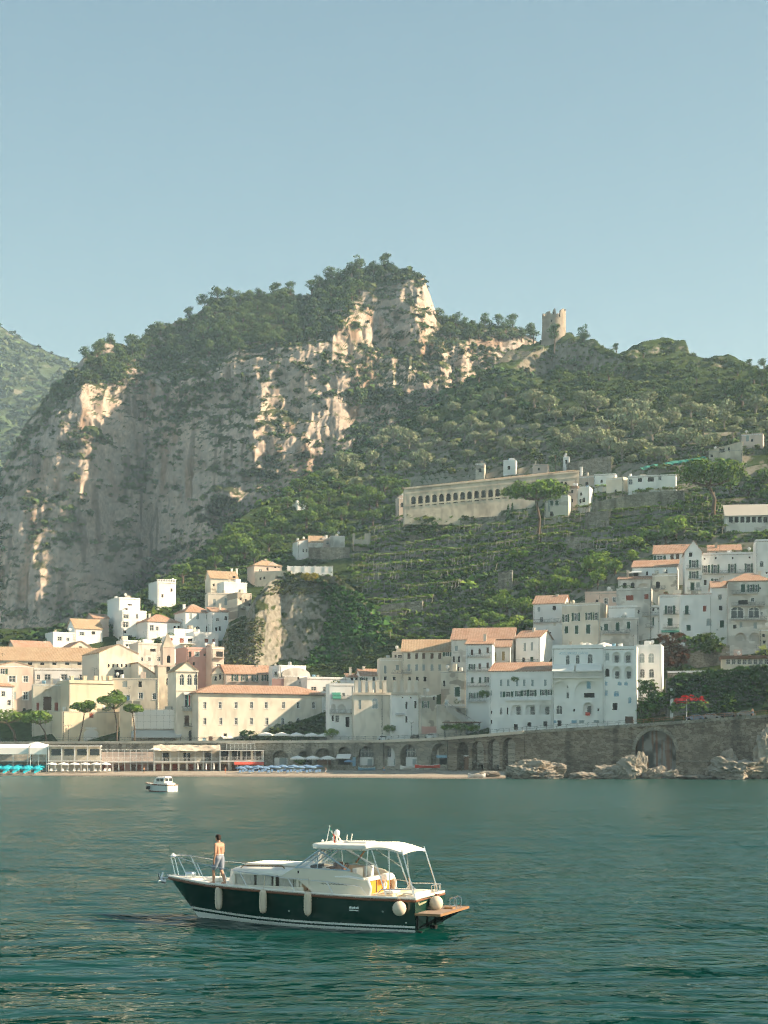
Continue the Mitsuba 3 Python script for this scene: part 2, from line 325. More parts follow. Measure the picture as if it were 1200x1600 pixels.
# ---------------------------------------------------------------- unit pieces of windows (scaled to size where they are set)
def arch_poly(w=1.0, h=1.0, n=10, spring=None):
    s = h - w / 2 if spring is None else spring
    a = np.linspace(0, np.pi, n)
    return Polygon([(-w / 2, 0), (w / 2, 0)] + [(w / 2 * math.cos(t), s + (h - s) * math.sin(t)) for t in a])
def upright(poly, y0, y1):
    """polygon in local x, z extruded over local y"""
    m = trimesh.creation.extrude_polygon(poly, y1 - y0, engine='earcut')
    v = m.vertices.copy(); m.vertices = np.stack([v[:, 0], y1 - v[:, 2], v[:, 1]], 1); return m
R1, A1 = sbox(-.5, 0, .5, 1), arch_poly(1, 1, 12, 0.72)
def ring(poly, t, tz=None): return poly.difference(Polygon([((x) * (1 - 2 * t), min(max(z, 0) * (1 - 2 * (tz or t)) + (tz or t), 1)) for x, z in poly.exterior.coords]))
UNIT = {
    'pane': mikit.ply(upright(R1, 0.0, 0.05)), 'arch_pane': mikit.ply(upright(A1, 0.0, 0.05)),
    'frame': mikit.ply(cat([upright(ring(R1, .10, .06), -0.06, -0.002), box(-.03, .03, -0.05, -0.004, 0.06, 0.94), box(-.42, .42, -0.045, -0.006, 0.60, 0.64)])),
    'arch_frame': mikit.ply(cat([upright(ring(A1, .09, .05), -0.06, -0.002), box(-.03, .03, -0.05, -0.004, 0.04, 0.94), box(-.42, .42, -0.045, -0.006, 0.64, 0.68)])),
    'louvre': mikit.ply(cat([box(s * .25 - .24, s * .25 + .24, -0.05, -0.01, 0, 1) for s in (-1, 1)] + [box(s * .25 - .20, s * .25 + .20, -0.065, -0.045, 0.06 + k * 0.095, 0.12 + k * 0.095) for s in (-1, 1) for k in range(10)])),
    'surround': mikit.ply(cat([box(-.62, -.5, -0.05, 0.06, -0.0, 1.06), box(.5, .62, -0.05, 0.06, -0.0, 1.06), box(-.5, .5, -0.05, 0.06, 1.0, 1.06), box(-.68, .68, -0.14, 0.06, -0.06, -0.0)])),
    'leaf_l': mikit.ply(cat([box(-1.0, -.56, -0.07, -0.02, 0, 1)] + [box(-.96, -.60, -0.085, -0.065, 0.06 + k * 0.095, 0.12 + k * 0.095) for k in range(10)])),
    'leaf_r': mikit.ply(cat([box(.56, 1.0, -0.07, -0.02, 0, 1)] + [box(.60, .96, -0.085, -0.065, 0.06 + k * 0.095, 0.12 + k * 0.095) for k in range(10)])),
}
def unit(key, which, tw, bsdf): reuse(key, UNIT[which], tw, bsdf)

# window kinds: (unit pane, pane material, sub-parts, arched, set back)
KINDS = {'w': ('pane', 'window_glass', ('frame', 'surround')), 'd': ('pane', 'dark_inside', ()), 'g': ('pane', 'green_shutter', ('louvre', 'surround')), 'b': ('pane', 'brown_shutter', ('louvre',)), 'r': ('pane', 'red_shutter', ('louvre',)),
         'p': ('pane', 'grey_shutter', ('louvre',)), 'y': ('pane', 'ochre_shutter', ('louvre',)), 'go': ('pane', 'window_glass', ('frame', 'leaves')), 'B': ('pane', 'blue_pane', ('frame',)), 'G': ('pane', 'window_glass', ('frame', 'surround')),
         'wa': ('arch_pane', 'window_glass', ('arch_frame',)), 'da': ('arch_pane', 'dark_inside', ()), 'pa': ('arch_pane', 'grey_shutter', ('arch_frame',)), 'L': ('arch_pane', None, ()), 'Ba': ('arch_pane', 'blue_pane', ('arch_frame',)), 'La': ('arch_pane', 'window_glass', ('arch_frame',))}
SHUT = {'g': 'green_shutter', 'b': 'brown_shutter', 'r': 'red_shutter', 'p': 'grey_shutter', 'y': 'ochre_shutter'}

_pr = np.random.default_rng(3); _pp = _pr.normal(size=(60, 3)); _pp /= np.linalg.norm(_pp, axis=1, keepdims=True); _pq = _pr.normal(size=(60, 3)) * .35
PLANT = (np.stack([_pp, _pp + _pq, _pp + _pq[::-1]], 1).reshape(-1, 3) * .8, np.arange(180).reshape(-1, 3)); dif('plant_green', (0.07, 0.12, 0.035))
class House:
    """a building whose front spans photo pixels px0..px1; Y is the depth of its left front corner, yaw turns the front to the right"""
    def __init__(s, name, label, px0, px1, top, base, Y=None, yaw=0, dep=10, wall='white_plaster', roof='flat', ridge=None, wins=(), topr=None, rec=0.3, cat_='house', group=None,
                 tile='roof_tile', parapet=0.6, balc=(), over=0.35, sink=7.0, trim=None, detail=None):
        detail = (cat_ in ('house', 'building', 'hotel')) if detail is None else detail
        s.key = thing(name, label, cat_, group)
        c, n = math.cos(math.radians(yaw)), math.sin(math.radians(yaw))
        if Y is None: Y = slope_Y((px0 + px1) / 2, base)
        s.Y, s.X0, s.c, s.n = Y, xof(px0, Y), c, n
        q = (px1 - 600) / F
        s.W = W = (q * Y - s.X0) / (c - q * n); s.dep = dep
        Ym = Y + W * n / 2
        s.z0 = zof(base, Ym); H = zof(top, Ym) - s.z0; s.H = H
        Hr = H if topr is None else zof(topr, Y + W * n) - s.z0
        s.u = (c, n); s.tw = frame_tw([s.X0, Y, s.z0], s.u)
        ridgeH = None
        if ridge is not None:
            Yr = Ym + (dep / 2 * c if roof in ('gable_x', 'hip') else dep * c if roof == 'mono' else 0)
            ridgeH = zof(ridge, Yr) - s.z0
        outline = [(0, -sink), (W, -sink), (W, Hr)] + ([(W / 2, ridgeH)] if roof == 'gable_y' else []) + [(0, H)]
        front = Polygon(outline)
        s.todo = []
        for w in wins:
            px, py, pw, ph, kind = w
            lx, lz, k = s.local(px, py)
            ww, hh = pw * k / max(c, .5), ph * k
            arched = KINDS[kind][0].startswith('arch')
            hole = arch_poly(ww, hh, 12, max(hh - ww / 2, hh * 0.35)) if kind == 'L' else (arch_poly(ww, hh, 12, hh * 0.72) if arched else sbox(-ww / 2, 0, ww / 2, hh))
            hole = Polygon([(x + lx, z + lz - hh / 2) for x, z in hole.exterior.coords])
            if not Polygon(outline).buffer(-0.05).contains(hole): hole = hole.intersection(Polygon(outline).buffer(-0.1))
            if hole.is_empty or hole.geom_type != 'Polygon': continue
            front = front.difference(hole)
            s.todo.append((lx, lz - hh / 2, ww, hh, kind))
        fronts = [g for g in getattr(front, 'geoms', [front]) if g.geom_type == 'Polygon' and g.area > .05]
        rec = min(rec, dep * 0.6)
        wm = [upright(g, 0, rec) for g in fronts]
        wm.append(upright(Polygon(outline), rec, dep))
        if roof == 'gable_x' and ridgeH is not None:       # side gables
            for x0, x1 in ((0.0, 0.3), (W - 0.3, W)):
                v = np.array([[x, y, z] for x in (x0, x1) for y, z in ((0.02, H - .01), (dep - .02, H - .01), (dep / 2, ridgeH - 0.02))])
                wm.append(M(v, [[0, 1, 2], [3, 5, 4], [0, 3, 4], [0, 4, 1], [1, 4, 5], [1, 5, 2], [2, 5, 3], [2, 3, 0]]))
        s.part('wall', cat(wm), wall)
        s.roof(roof, H, Hr, ridgeH, W, dep, over, tile, parapet, trim or wall)
        for lx, lz, ww, hh, kind in s.todo: s.window(lx, lz, ww, hh, kind, rec)
        for b in balc: s.balcony(*b)
        if detail: s.clutter(roof)
    def part(s, name, mesh, bsdf, parent=None, smooth=False):
        return put(key_of((parent or s.key) + '__' + name), mesh, bsdf, smooth, tw=s.tw)
    def local(s, px, py):
        q = (px - 600) / F; lx = (q * s.Y - s.X0) / (s.c - q * s.n); Yx = s.Y + lx * s.n
        return lx, zof(py, Yx) - s.z0, Yx / F
    def window(s, lx, lz, ww, hh, kind, rec):
        pane, mat, subs = KINDS[kind]
        if mat is None: return
        back = 0.16 if rec < 0.6 else (rec - 0.07 if kind in ('La', 'wa', 'w') and rec > 1 and False else 0.16)
        o = np.array([s.X0 + lx * s.c - back * s.n, s.Y + lx * s.n + back * s.c, s.z0 + lz])
        tw = frame_tw(o, s.u, (ww, 1, hh)); of = np.array([s.X0 + lx * s.c, s.Y + lx * s.n, s.z0 + lz]); twf = frame_tw(of, s.u, (ww, 1, hh))
        k = key_of(s.key + '__window'); unit(k, pane, tw, mat)
        for q in subs:
            if q in ('frame', 'arch_frame'): unit(k + '__frame', q, tw, 'white_paint')
            elif q == 'louvre': unit(k + '__louvre', q, tw, SHUT[kind])
            elif q == 'surround': unit(k + '__surround', q, twf, 'white_paint')
            elif q == 'leaves': unit(k + '__shutter', 'leaf_l', twf, 'green_shutter'); unit(k + '__shutter_001', 'leaf_r', twf, 'green_shutter')
    def balcony(s, px0, px1, py, h=1.0, out=1.0, mat='iron', slab='concrete'):
        x0, z, k = s.local(px0, py); x1, _, _ = s.local(px1, py)
        b = s.part('balcony', box(x0, x1, -out, -0.003, z - 0.18, z), slab)
        bars = [box(x0, x1, -out + .02, -out + .07, z + h - .06, z + h), box(x0, x1, -out + .02, -out + .07, z + 0.08, z + .13)]
        n = max(2, int((x1 - x0) / 0.32))
        bars += [box(x - .02, x + .02, -out + .03, -out + .06, z, z + h) for x in np.linspace(x0 + .03, x1 - .03, n)]
        for x in (x0 + .03, x1 - .03): bars.append(box(x - .025, x + .025, -out + .02, 0, z + h - .06, z + h))
        s.part('railing', cat(bars), mat, b)
    def roof(s, roof, H, Hr, RH, W, D, o, tile, parapet, wall):
        th = 0.22
        def sheet(pts, faces, name='roof'):
            v = np.array(pts, float); n = len(v); lo = v + [0, 0, 0.01]; hi = v + [0, 0, th]
            f = []
            for q in faces:
                for i in range(1, len(q) - 1): f.append([q[0] + n, q[i] + n, q[i + 1] + n]); f.append([q[0], q[i + 1], q[i]])
            rim = trimesh.Trimesh(v, [[q[0], q[i], q[i + 1]] for q in faces for i in range(1, len(q) - 1)], process=False)
            e = np.sort(rim.edges, axis=1); uq, ct = np.unique(e, axis=0, return_counts=True)
            for a, b in uq[ct == 1]: f += [[a, b, b + n], [a, b + n, a + n]]
            return s.part(name, M(np.vstack([lo, hi]), f), tile)
        if roof == 'flat':
            if parapet > 0 and Hr == H:
                t = 0.25; p = s.part('parapet', cat([box(-.04, W + .04, -.05, t, H, H + parapet), box(-.04, W + .04, D - t, D + .05, H, H + parapet), box(-.04, t, t, D - t, H, H + parapet), box(W - t, W + .04, t, D - t, H, H + parapet)]), wall)
            elif Hr != H: sheet([(-o, -o, H), (W + o, -o, Hr), (W + o, D, Hr), (-o, D, H)], [(0, 1, 2, 3)])
        elif roof == 'gable_x':
            sl = (RH - H) / (D / 2)
            sheet([(-o, -o, H - o * sl), (W + o, -o, H - o * sl), (W + o, D / 2, RH), (-o, D / 2, RH), (W + o, D + o, H - o * sl), (-o, D + o, H - o * sl)], [(0, 1, 2, 3), (3, 2, 4, 5)])
        elif roof == 'gable_y':
            sl = (RH - H) / (W / 2)
            sheet([(-o, -o, H - o * sl), (W / 2, -o, RH), (W / 2, D, RH), (-o, D, H - o * sl), (W + o, -o, H - o * sl), (W + o, D, H - o * sl)], [(0, 1, 2, 3), (1, 4, 5, 2)])
        elif roof == 'hip':
            r = min(D / 2, W * .45); sl = (RH - H) / (D / 2)
            sheet([(-o, -o, H - .1), (W + o, -o, H - .1), (W + o, D + o, H - .1), (-o, D + o, H - .1), (r, D / 2, RH), (W - r, D / 2, RH)], [(0, 1, 5, 4), (1, 2, 5), (2, 3, 4, 5), (3, 0, 4)])
        elif roof == 'mono':
            sheet([(-o, -o, H - .05), (W + o, -o, H - .05), (W + o, D, RH), (-o, D, RH)], [(0, 1, 2, 3)])
            s.part('upper_wall', cat([box(0, W, D - .3, D - .02, H - .02, RH - .02)]), wall)
    def block(s, name, px0, px1, py0, py1, y0, y1, bsdf, parent=None):
        x0, z1, _ = s.local(px0, py0); x1, z0, _ = s.local(px1, py1)
        return s.part(name, box(x0, x1, y0, y1, z0, z1), bsdf, parent)
    def clutter(s, roof):
        """what lies about on roofs and walls: pipe, chimney stack, water tank, dish, aerial"""
        r = np.random.default_rng(int(abs(s.X0 * 91 + s.Y * 37)) % 99991); W, D, H = s.W, s.dep, s.H
        x = r.choice([.25, W - .35]); s.part('downpipe', box(x, x + .1, -.12, -.02, -1, H - .1), r.choice(['pole_grey', 'concrete', 'iron']))
        s.part('eaves_band', box(-.06, W + .06, -.10, -.004, H - .22, H - .02), 'white_plaster' if r.random() < .5 else 'concrete')
        if roof == 'flat':
            for _ in range(int(r.integers(1, 3)) + int(W > 9)):
                x, y, w, q = r.uniform(.5, max(W - 1.5, .6)), r.uniform(1.0, max(D - 2, 1.1)), r.uniform(.6, 1.6), r.uniform(.9, 2.1); k = r.integers(4)
                if k == 0: s.part('roof_hut', box(x, x + w * 1.4, y, y + 1.6, H, H + q + .4), r.choice(['white_plaster', 'old_plaster', 'blush_plaster']))
                elif k == 1: s.part('chimney', cat([box(x, x + .6, y, y + .6, H, H + q), box(x - .08, x + .68, y - .08, y + .68, H + q, H + q + .12)]), 'old_plaster')
                elif k == 2: s.part('water_tank', trimesh.creation.cylinder(.55, 1.1, sections=14).apply_translation([x, y, H + .9]), r.choice(['blue_pane', 'pole_grey', 'white_paint']))
                else: s.part('roof_plants', M(*(lambda c: (c[0] * [w * .9, .5, .7] + [x, .8, H + .8], c[1]))(PLANT)), 'plant_green')
            d = trimesh.creation.icosphere(subdivisions=2, radius=.5); d.vertices = d.vertices * [1, .28, 1]
            if r.random() < .45: x = r.uniform(.5, max(W - .8, .6)); s.part('satellite_dish', cat([d.apply_translation([x, .6, H + 1.5]), beam([x, .8, H], [x, .7, H + 1.5], .04, 5)]), 'white_paint')
        elif roof in ('gable_x', 'hip', 'mono') and r.random() < .7:
            x = r.uniform(.15, .85) * W; s.part('chimney', cat([box(x, x + .7, D * .4, D * .4 + .7, H, H + 2.9), box(x - .1, x + .8, D * .4 - .1, D * .4 + .8, H + 2.9, H + 3.05)]), 'old_plaster')
        if r.random() < .55:
            x, y, q = r.uniform(.3, .9) * W, D * r.uniform(.3, .7), H + r.uniform(3.2, 4.6); s.part('aerial', cat([beam([x, y, H], [x, y, q], .035, 4)] + [beam([x - .6, y, q - .25 * i], [x + .6, y, q - .25 * i], .02, 3) for i in range(3)]), 'iron')
    def chimney(s, px, py, h=1.4, w=0.7, y=None):
        lx, lz, _ = s.local(px, py); y = s.dep * .5 if y is None else y
        return s.part('chimney', cat([box(lx - w / 2, lx + w / 2, y, y + w, lz - 2.5, lz + h), box(lx - w * .65, lx + w * .65, y - .1, y + w + .1, lz + h, lz + h + .15)]), 'white_plaster')
    def merlons(s, pxs, py0, py1, wpx, bsdf, d=1.2):
        for p in pxs:
            x, z1, k = s.local(p, py0); _, z0, _ = s.local(p, py1); w = wpx * k
            s.part('merlon', cat([box(x - w / 2, x + w / 2, -0.1, d, z0, z1 - .3), box(x - w / 2 - .12, x + w / 2 + .12, -0.2, d + .1, z1 - .3, z1)]), bsdf)
    def awning(s, px0, px1, py0, py1, out, bsdf):
        x0, z1, _ = s.local(px0, py0); x1, z0, _ = s.local(px1, py1)
        v = np.array([[x0, -.02, z1], [x1, -.02, z1], [x1, -out, z0], [x0, -out, z0], [x1, -out, z0 - .25], [x0, -out, z0 - .25]])
        v = np.vstack([v, v + [0, .04, -.05]]); f = [[0, 1, 2], [0, 2, 3], [3, 2, 4], [3, 4, 5], [6, 8, 7], [6, 9, 8], [9, 10, 8], [9, 11, 10], [0, 6, 7], [0, 7, 1], [4, 10, 11], [4, 11, 5], [0, 3, 9], [0, 9, 6], [1, 7, 8], [1, 8, 2], [3, 5, 11], [3, 11, 9], [2, 8, 10], [2, 10, 4]]
        return s.part('awning', M(v, f), bsdf)
def row(xs, y, w, h, k): return [(x, y, w, h, k) for x in xs]
# ---------------------------------------------------------------- the town, left to right
LY = 30   # the left half of the town faces to the right
# ---- left: waterfront rows
h = House('church_hall', 'long beige hall with faded tile roof and a row of tiny windows at left', -60, 156, 1032, 1085, yaw=12, dep=13, wall='beige_plaster', roof='gable_x', ridge=1012, tile='faded_tile', cat_='church',
          wins=row([9, 29, 47, 66, 85, 105, 124], 1037, 6, 4, 'd'))
h = House('chapel_front', 'tall cream gabled church front with slot row and one square dark window', 155, 216, 1021, 1110, yaw=LY, dep=16, wall='cream_plaster', roof='gable_y', ridge=1007, tile='faded_tile', cat_='church', over=.2,
          wins=[(186, 1053, 13, 13, 'd')] + row(np.arange(170, 206, 6.8), 1040, 2.4, 5, 'd'))
h = House('church_aisle', 'cream side aisle with sloping roof right of the gabled church front', 216.5, 247, 1036, 1110, topr=1058, yaw=LY, dep=14, wall='cream_plaster', tile='faded_tile', cat_='church')
h = House('rectory', 'shaded grey beige house below the gabled church front', 176, 247, 1061, 1135, yaw=8, dep=7, wall='beige_plaster', parapet=.3, wins=[(195, 1069, 7, 9, 'p'), (219, 1069, 5, 9, 'd'), (220, 1087, 7, 10, 'w'), (241, 1088, 6, 10, 'w'), (241, 1116, 6, 9, 'd'), (200, 1090, 6, 9, 'w')])
h = House('cream_house', 'cream house with low gable and square windows at the far left', -6, 52, 1041, 1120, yaw=LY, dep=10, wall='blush_plaster', roof='gable_y', ridge=1034, tile='faded_tile', over=.2, wins=[(4, 1049, 7, 9, 'go'), (19, 1061, 10, 10, 'w'), (40, 1061, 7, 10, 'w'), (40, 1087, 7, 13, 'G'), (23, 1087, 4, 12, 'p'), (12, 1112, 6, 8, 'd'), (38, 1110, 4, 7, 'd')])
h = House('corner_house', 'small white house with hipped red roof at the left edge of the photo', -34, 21, 1072, 1130, yaw=LY, dep=9, roof='hip', ridge=1060, wins=[(5, 1084, 5, 8, 'w'), (14, 1098, 5, 8, 'w'), (-8, 1084, 5, 8, 'w')])
h = House('terrace_house', 'low white house with three square windows and a flat terrace, above the beige house', 53, 154, 1047, 1078, yaw=14, dep=9, wins=[(60, 1058, 5, 8, 'w'), (74, 1058, 10, 9, 'w'), (100, 1058, 10, 9, 'w'), (128, 1058, 8, 8, 'w')])
h = House('beige_house', 'beige house with an arched lunette over a tall brown door', 50, 106, 1070, 1150, yaw=14, dep=9, wall='beige_plaster', parapet=.3, wins=[(75, 1080, 13, 7, 'L'), (74, 1099, 12, 21, 'b'), (59, 1104, 4, 12, 'r'), (88, 1104, 5, 13, 'r'), (97, 1106, 5, 10, 'r'), (84, 1140, 6, 9, 'd')], rec=.5)
h = House('yellow_stronghold', 'massive blank yellow building with a white baroque doorway, behind the pines', 98, 186, 1112, 1165, yaw=LY, dep=15, wall='yellow_plaster', parapet=0, wins=[(142, 1154, 12, 20, 'da'), (143, 1118, 6, 7, 'r')], rec=.6, cat_='building')
h.part('portal', cat([upright(ring(arch_poly(4.4, 4.6, 14, 3.0), .16), -.25, -.003), box(-1.6, 1.6, -.3, -.004, 4.55, 5.1), upright(arch_poly(2.6, 1.5, 10, .4), -.2, -.005)]).apply_translation([h.local(142, 1154)[0], 0, h.local(142, 1164)[1]]), 'white_paint')
h2 = House('yellow_keep', 'upper yellow block with a few merlons on its cornice, on the blank yellow building', 108, 178, 1066, 1125, Y=h.Y + 2.5, yaw=LY, dep=11, wall='yellow_plaster', parapet=.5, cat_='building')
h2.merlons([113, 133, 150, 163, 173], 1056, 1063, 5, 'yellow_plaster')
h2.block('cornice', 108, 178, 1064, 1069, -.35, -.003, 'yellow_plaster')
House('yellow_wing', 'shaded yellow wing right of the blank yellow building', 187, 207, 1096, 1165, yaw=-6, dep=8, wall='yellow_plaster', parapet=.3, cat_='building')
h = House('bell_tower', 'square beige bell tower with pointed spire and arched belfry openings', 247, 274, 1041, 1110, yaw=LY - 8, dep=4.6, wall='beige_plaster', parapet=0, cat_='tower', wins=[(263, 1065, 6, 12, 'da'), (263, 1047, 6, 11, 'da')])
x0, z1, k = h.local(255, 1011); x1, zb, _ = h.local(273, 1041); _, zt, _ = h.local(264, 988)
h.part('belfry', upright(sbox(x0, zb, x1, z1).difference(Polygon([(x + (x0 + x1) / 2, z + zb + 1.0) for x, z in arch_poly(1.1, 2.3).exterior.coords])), .3, 3.6), 'blush_plaster')
h.part('belfry_opening', box((x0 + x1) / 2 - .6, (x0 + x1) / 2 + .6, .9, 1.0, zb + .9, zb + 3.4), 'dark_inside')
h.part('spire', M([[x0 - .1, .2, z1], [x1 + .1, .2, z1], [x1 + .1, 3.7, z1], [x0 - .1, 3.7, z1], [(x0 + x1) / 2, 1.95, zt]], [[0, 1, 4], [1, 2, 4], [2, 3, 4], [3, 0, 4], [0, 2, 1], [0, 3, 2]]), 'pale_stone')
for zz in (h.H - .1, zb + .0):
    h.part('cornice', box(-.2, h.W + .2, -.2, h.dep + .2, zz, zz + .35), 'blush_plaster')
h = House('pediment_house', 'narrow ochre house with pediment, three tall arched windows and a flag balcony', 275, 309, 1048, 1162, yaw=22, dep=10, wall='cream_plaster', roof='gable_y', ridge=1035, tile='faded_tile', cat_='house', over=.3,
          wins=[(284, 1062, 7, 18, 'wa'), (296, 1062, 7, 18, 'wa'), (306, 1062, 6, 18, 'wa'), (293, 1095, 9, 22, 'w'), (292, 1126, 7, 16, 'b'), (298, 1147, 6, 12, 'da'), (298, 1157, 5, 7, 'd')], balc=[(284, 302, 1110, 1.0, 1.0), (286, 300, 1135, .9, .7)])
h.block('cornice', 274, 310, 1047, 1050, -.4, -.003, 'cream_plaster'); h.block('cornice', 274, 310, 1078, 1080, -.2, -.003, 'cream_plaster'); h.awning(286, 302, 1081, 1085, 1.2, 'pole_grey')
k = thing('balcony_flag', 'red white and green flag hanging at the balcony of the pedimented house', 'flag')
for i, m in enumerate(('canvas_green', 'canvas_white', 'canvas_red')):
    x, z, s_ = h.local(291.5 + i * 1.6, 1090); put(key_of(k + '__stripe'), box(x, x + .27, -.55, -.5, z - 2.2, z + 1.2), m, tw=h.tw)
h = House('scaffolded_house', 'house wrapped in pale scaffold sheeting above a grey awning', 204, 286, 1111, 1162, yaw=6, dep=6, wall='grey_plaster', parapet=0, cat_='building')
h.part('sheeting', box(0, h.W, -.5, -.42, h.local(240, 1139)[1], h.H + .4), 'canvas_white')
h.part('scaffold', cat([box(x - .04, x + .04, -.6, -.52, 0, h.H + 1.2) for x in np.linspace(0, h.W, 9)] + [box(0, h.W, -.6, -.52, z, z + .07) for z in np.arange(.5, h.H + 1, 1.9)]), 'pole_grey')
h.awning(206, 284, 1140, 1152, 3.5, 'pole_grey')
h = House('monastery', 'long yellow waterfront building with red tile roof and two rows of eight windows', 310, 509, 1084, 1163, yaw=24, dep=13, wall='cream_plaster', roof='hip', ridge=1072, cat_='building', over=.9,
          wins=row([320, 344, 369, 393, 416, 443, 466, 490], 1102, 4.6, 10.5, 'G') + row([320, 345, 369, 393, 417, 442, 466, 490], 1127, 4.6, 11, 'G') + [(319, 1156, 6, 6, 'B'), (329, 1155, 6, 9, 'b'), (352, 1148, 5, 4, 'd'), (384, 1154, 7, 9, 'd'), (398, 1154, 6, 9, 'b'), (480, 1150, 7, 8, 'd')])
h.block('eaves_cornice', 310, 509, 1084, 1087, -.5, -.003, 'cream_plaster')
h.awning(345, 362, 1150, 1153, 2.0, 'canvas_white'); h.awning(378, 392, 1146, 1150, 2.0, 'canvas_white'); h.block('string_course', 440, 500, 1137, 1139, -.25, -.003, 'blush_plaster')
h.part('corner_pilaster', box(h.W - 1.2, h.W + .1, -.12, -.003, 0, h.H - .6), 'white_plaster')
h = House('tiled_house', 'cream house with red gable roof and small balconies behind the long yellow building', 352, 424, 1053, 1090, yaw=18, dep=11, wall='blush_plaster', roof='gable_x', ridge=1040, wins=row([367, 382, 398, 414], 1059, 5, 10, 'go'), balc=[(360, 372, 1065, .9, .8), (377, 388, 1065, .9, .8), (393, 404, 1065, .9, .8)])
House('gabled_annexe', 'small beige gabled annexe left of the cream house with red roof', 331, 350, 1053, 1090, yaw=10, dep=10, wall='beige_plaster', roof='gable_y', ridge=1041, tile='roof_tile', wins=[(344, 1057, 3, 9, 'd'), (350, 1060, 3, 6, 'd'), (337, 1060, 3, 7, 'd')])
House('flat_white_house', 'bright white flat house right of the cream house with red roof', 437, 478, 1041, 1092, yaw=26, dep=9, parapet=.3, wins=[(460, 1061, 4, 6, 'd'), (446, 1063, 4, 6, 'd')])
House('roof_shed', 'low white shed with a terracotta terrace below the flat white house', 425, 440, 1046, 1092, yaw=10, dep=8, parapet=.3, wins=[(431, 1052, 4, 5, 'd')])
House('terracotta_wall_house', 'low house with terracotta coloured wall beside the flat white house', 425, 444, 1059, 1095, Y=slope_Y(440, 1092) - 3, yaw=5, dep=3, wall='pink_plaster', parapet=0)
h = House('vaulted_house', 'grey house with vaulted roof under the flat white house', 442, 480, 1056, 1110, Y=slope_Y(440, 1092) - 2, yaw=22, dep=6, wall='grey_plaster', parapet=0, wins=[(466, 1060, 3, 4, 'd'), (470, 1067, 4, 5, 'w')])
h.part('vault', upright(arch_poly(9, 2.6, 12, .5), .1, 5.5).apply_translation([h.W * .55, 0, h.H - .2]), 'grey_plaster')
h = House('arcaded_white_house', 'white flat house with green shop awning and arched loggia beside the crenellated building', 480, 552, 1061, 1098, yaw=16, dep=12, wall='white_plaster', wins=[(490, 1076, 9, 6, 'w'), (508, 1077, 7, 7, 'w'), (487, 1090, 6, 9, 'd')])
h2 = House('loggia_house', 'white house front with two arches and laundry balcony right of the long yellow building', 515, 553, 1071, 1160, yaw=10, dep=8, wall='white_plaster', rec=1.4, wins=[(525, 1087, 7, 7, 'w'), (537, 1085, 4, 5, 'w'), (521, 1107, 7, 14, 'L'), (534, 1107, 12, 14, 'L'), (527, 1123, 6, 11, 'w'), (543, 1128, 6, 16, 'd'), (520, 1122, 3, 9, 'd')], balc=[(518, 546, 1091, .9, .9), (514, 549, 1114, .9, .9)])
h2.awning(519, 532, 1082, 1091, 1.2, 'canvas_green')

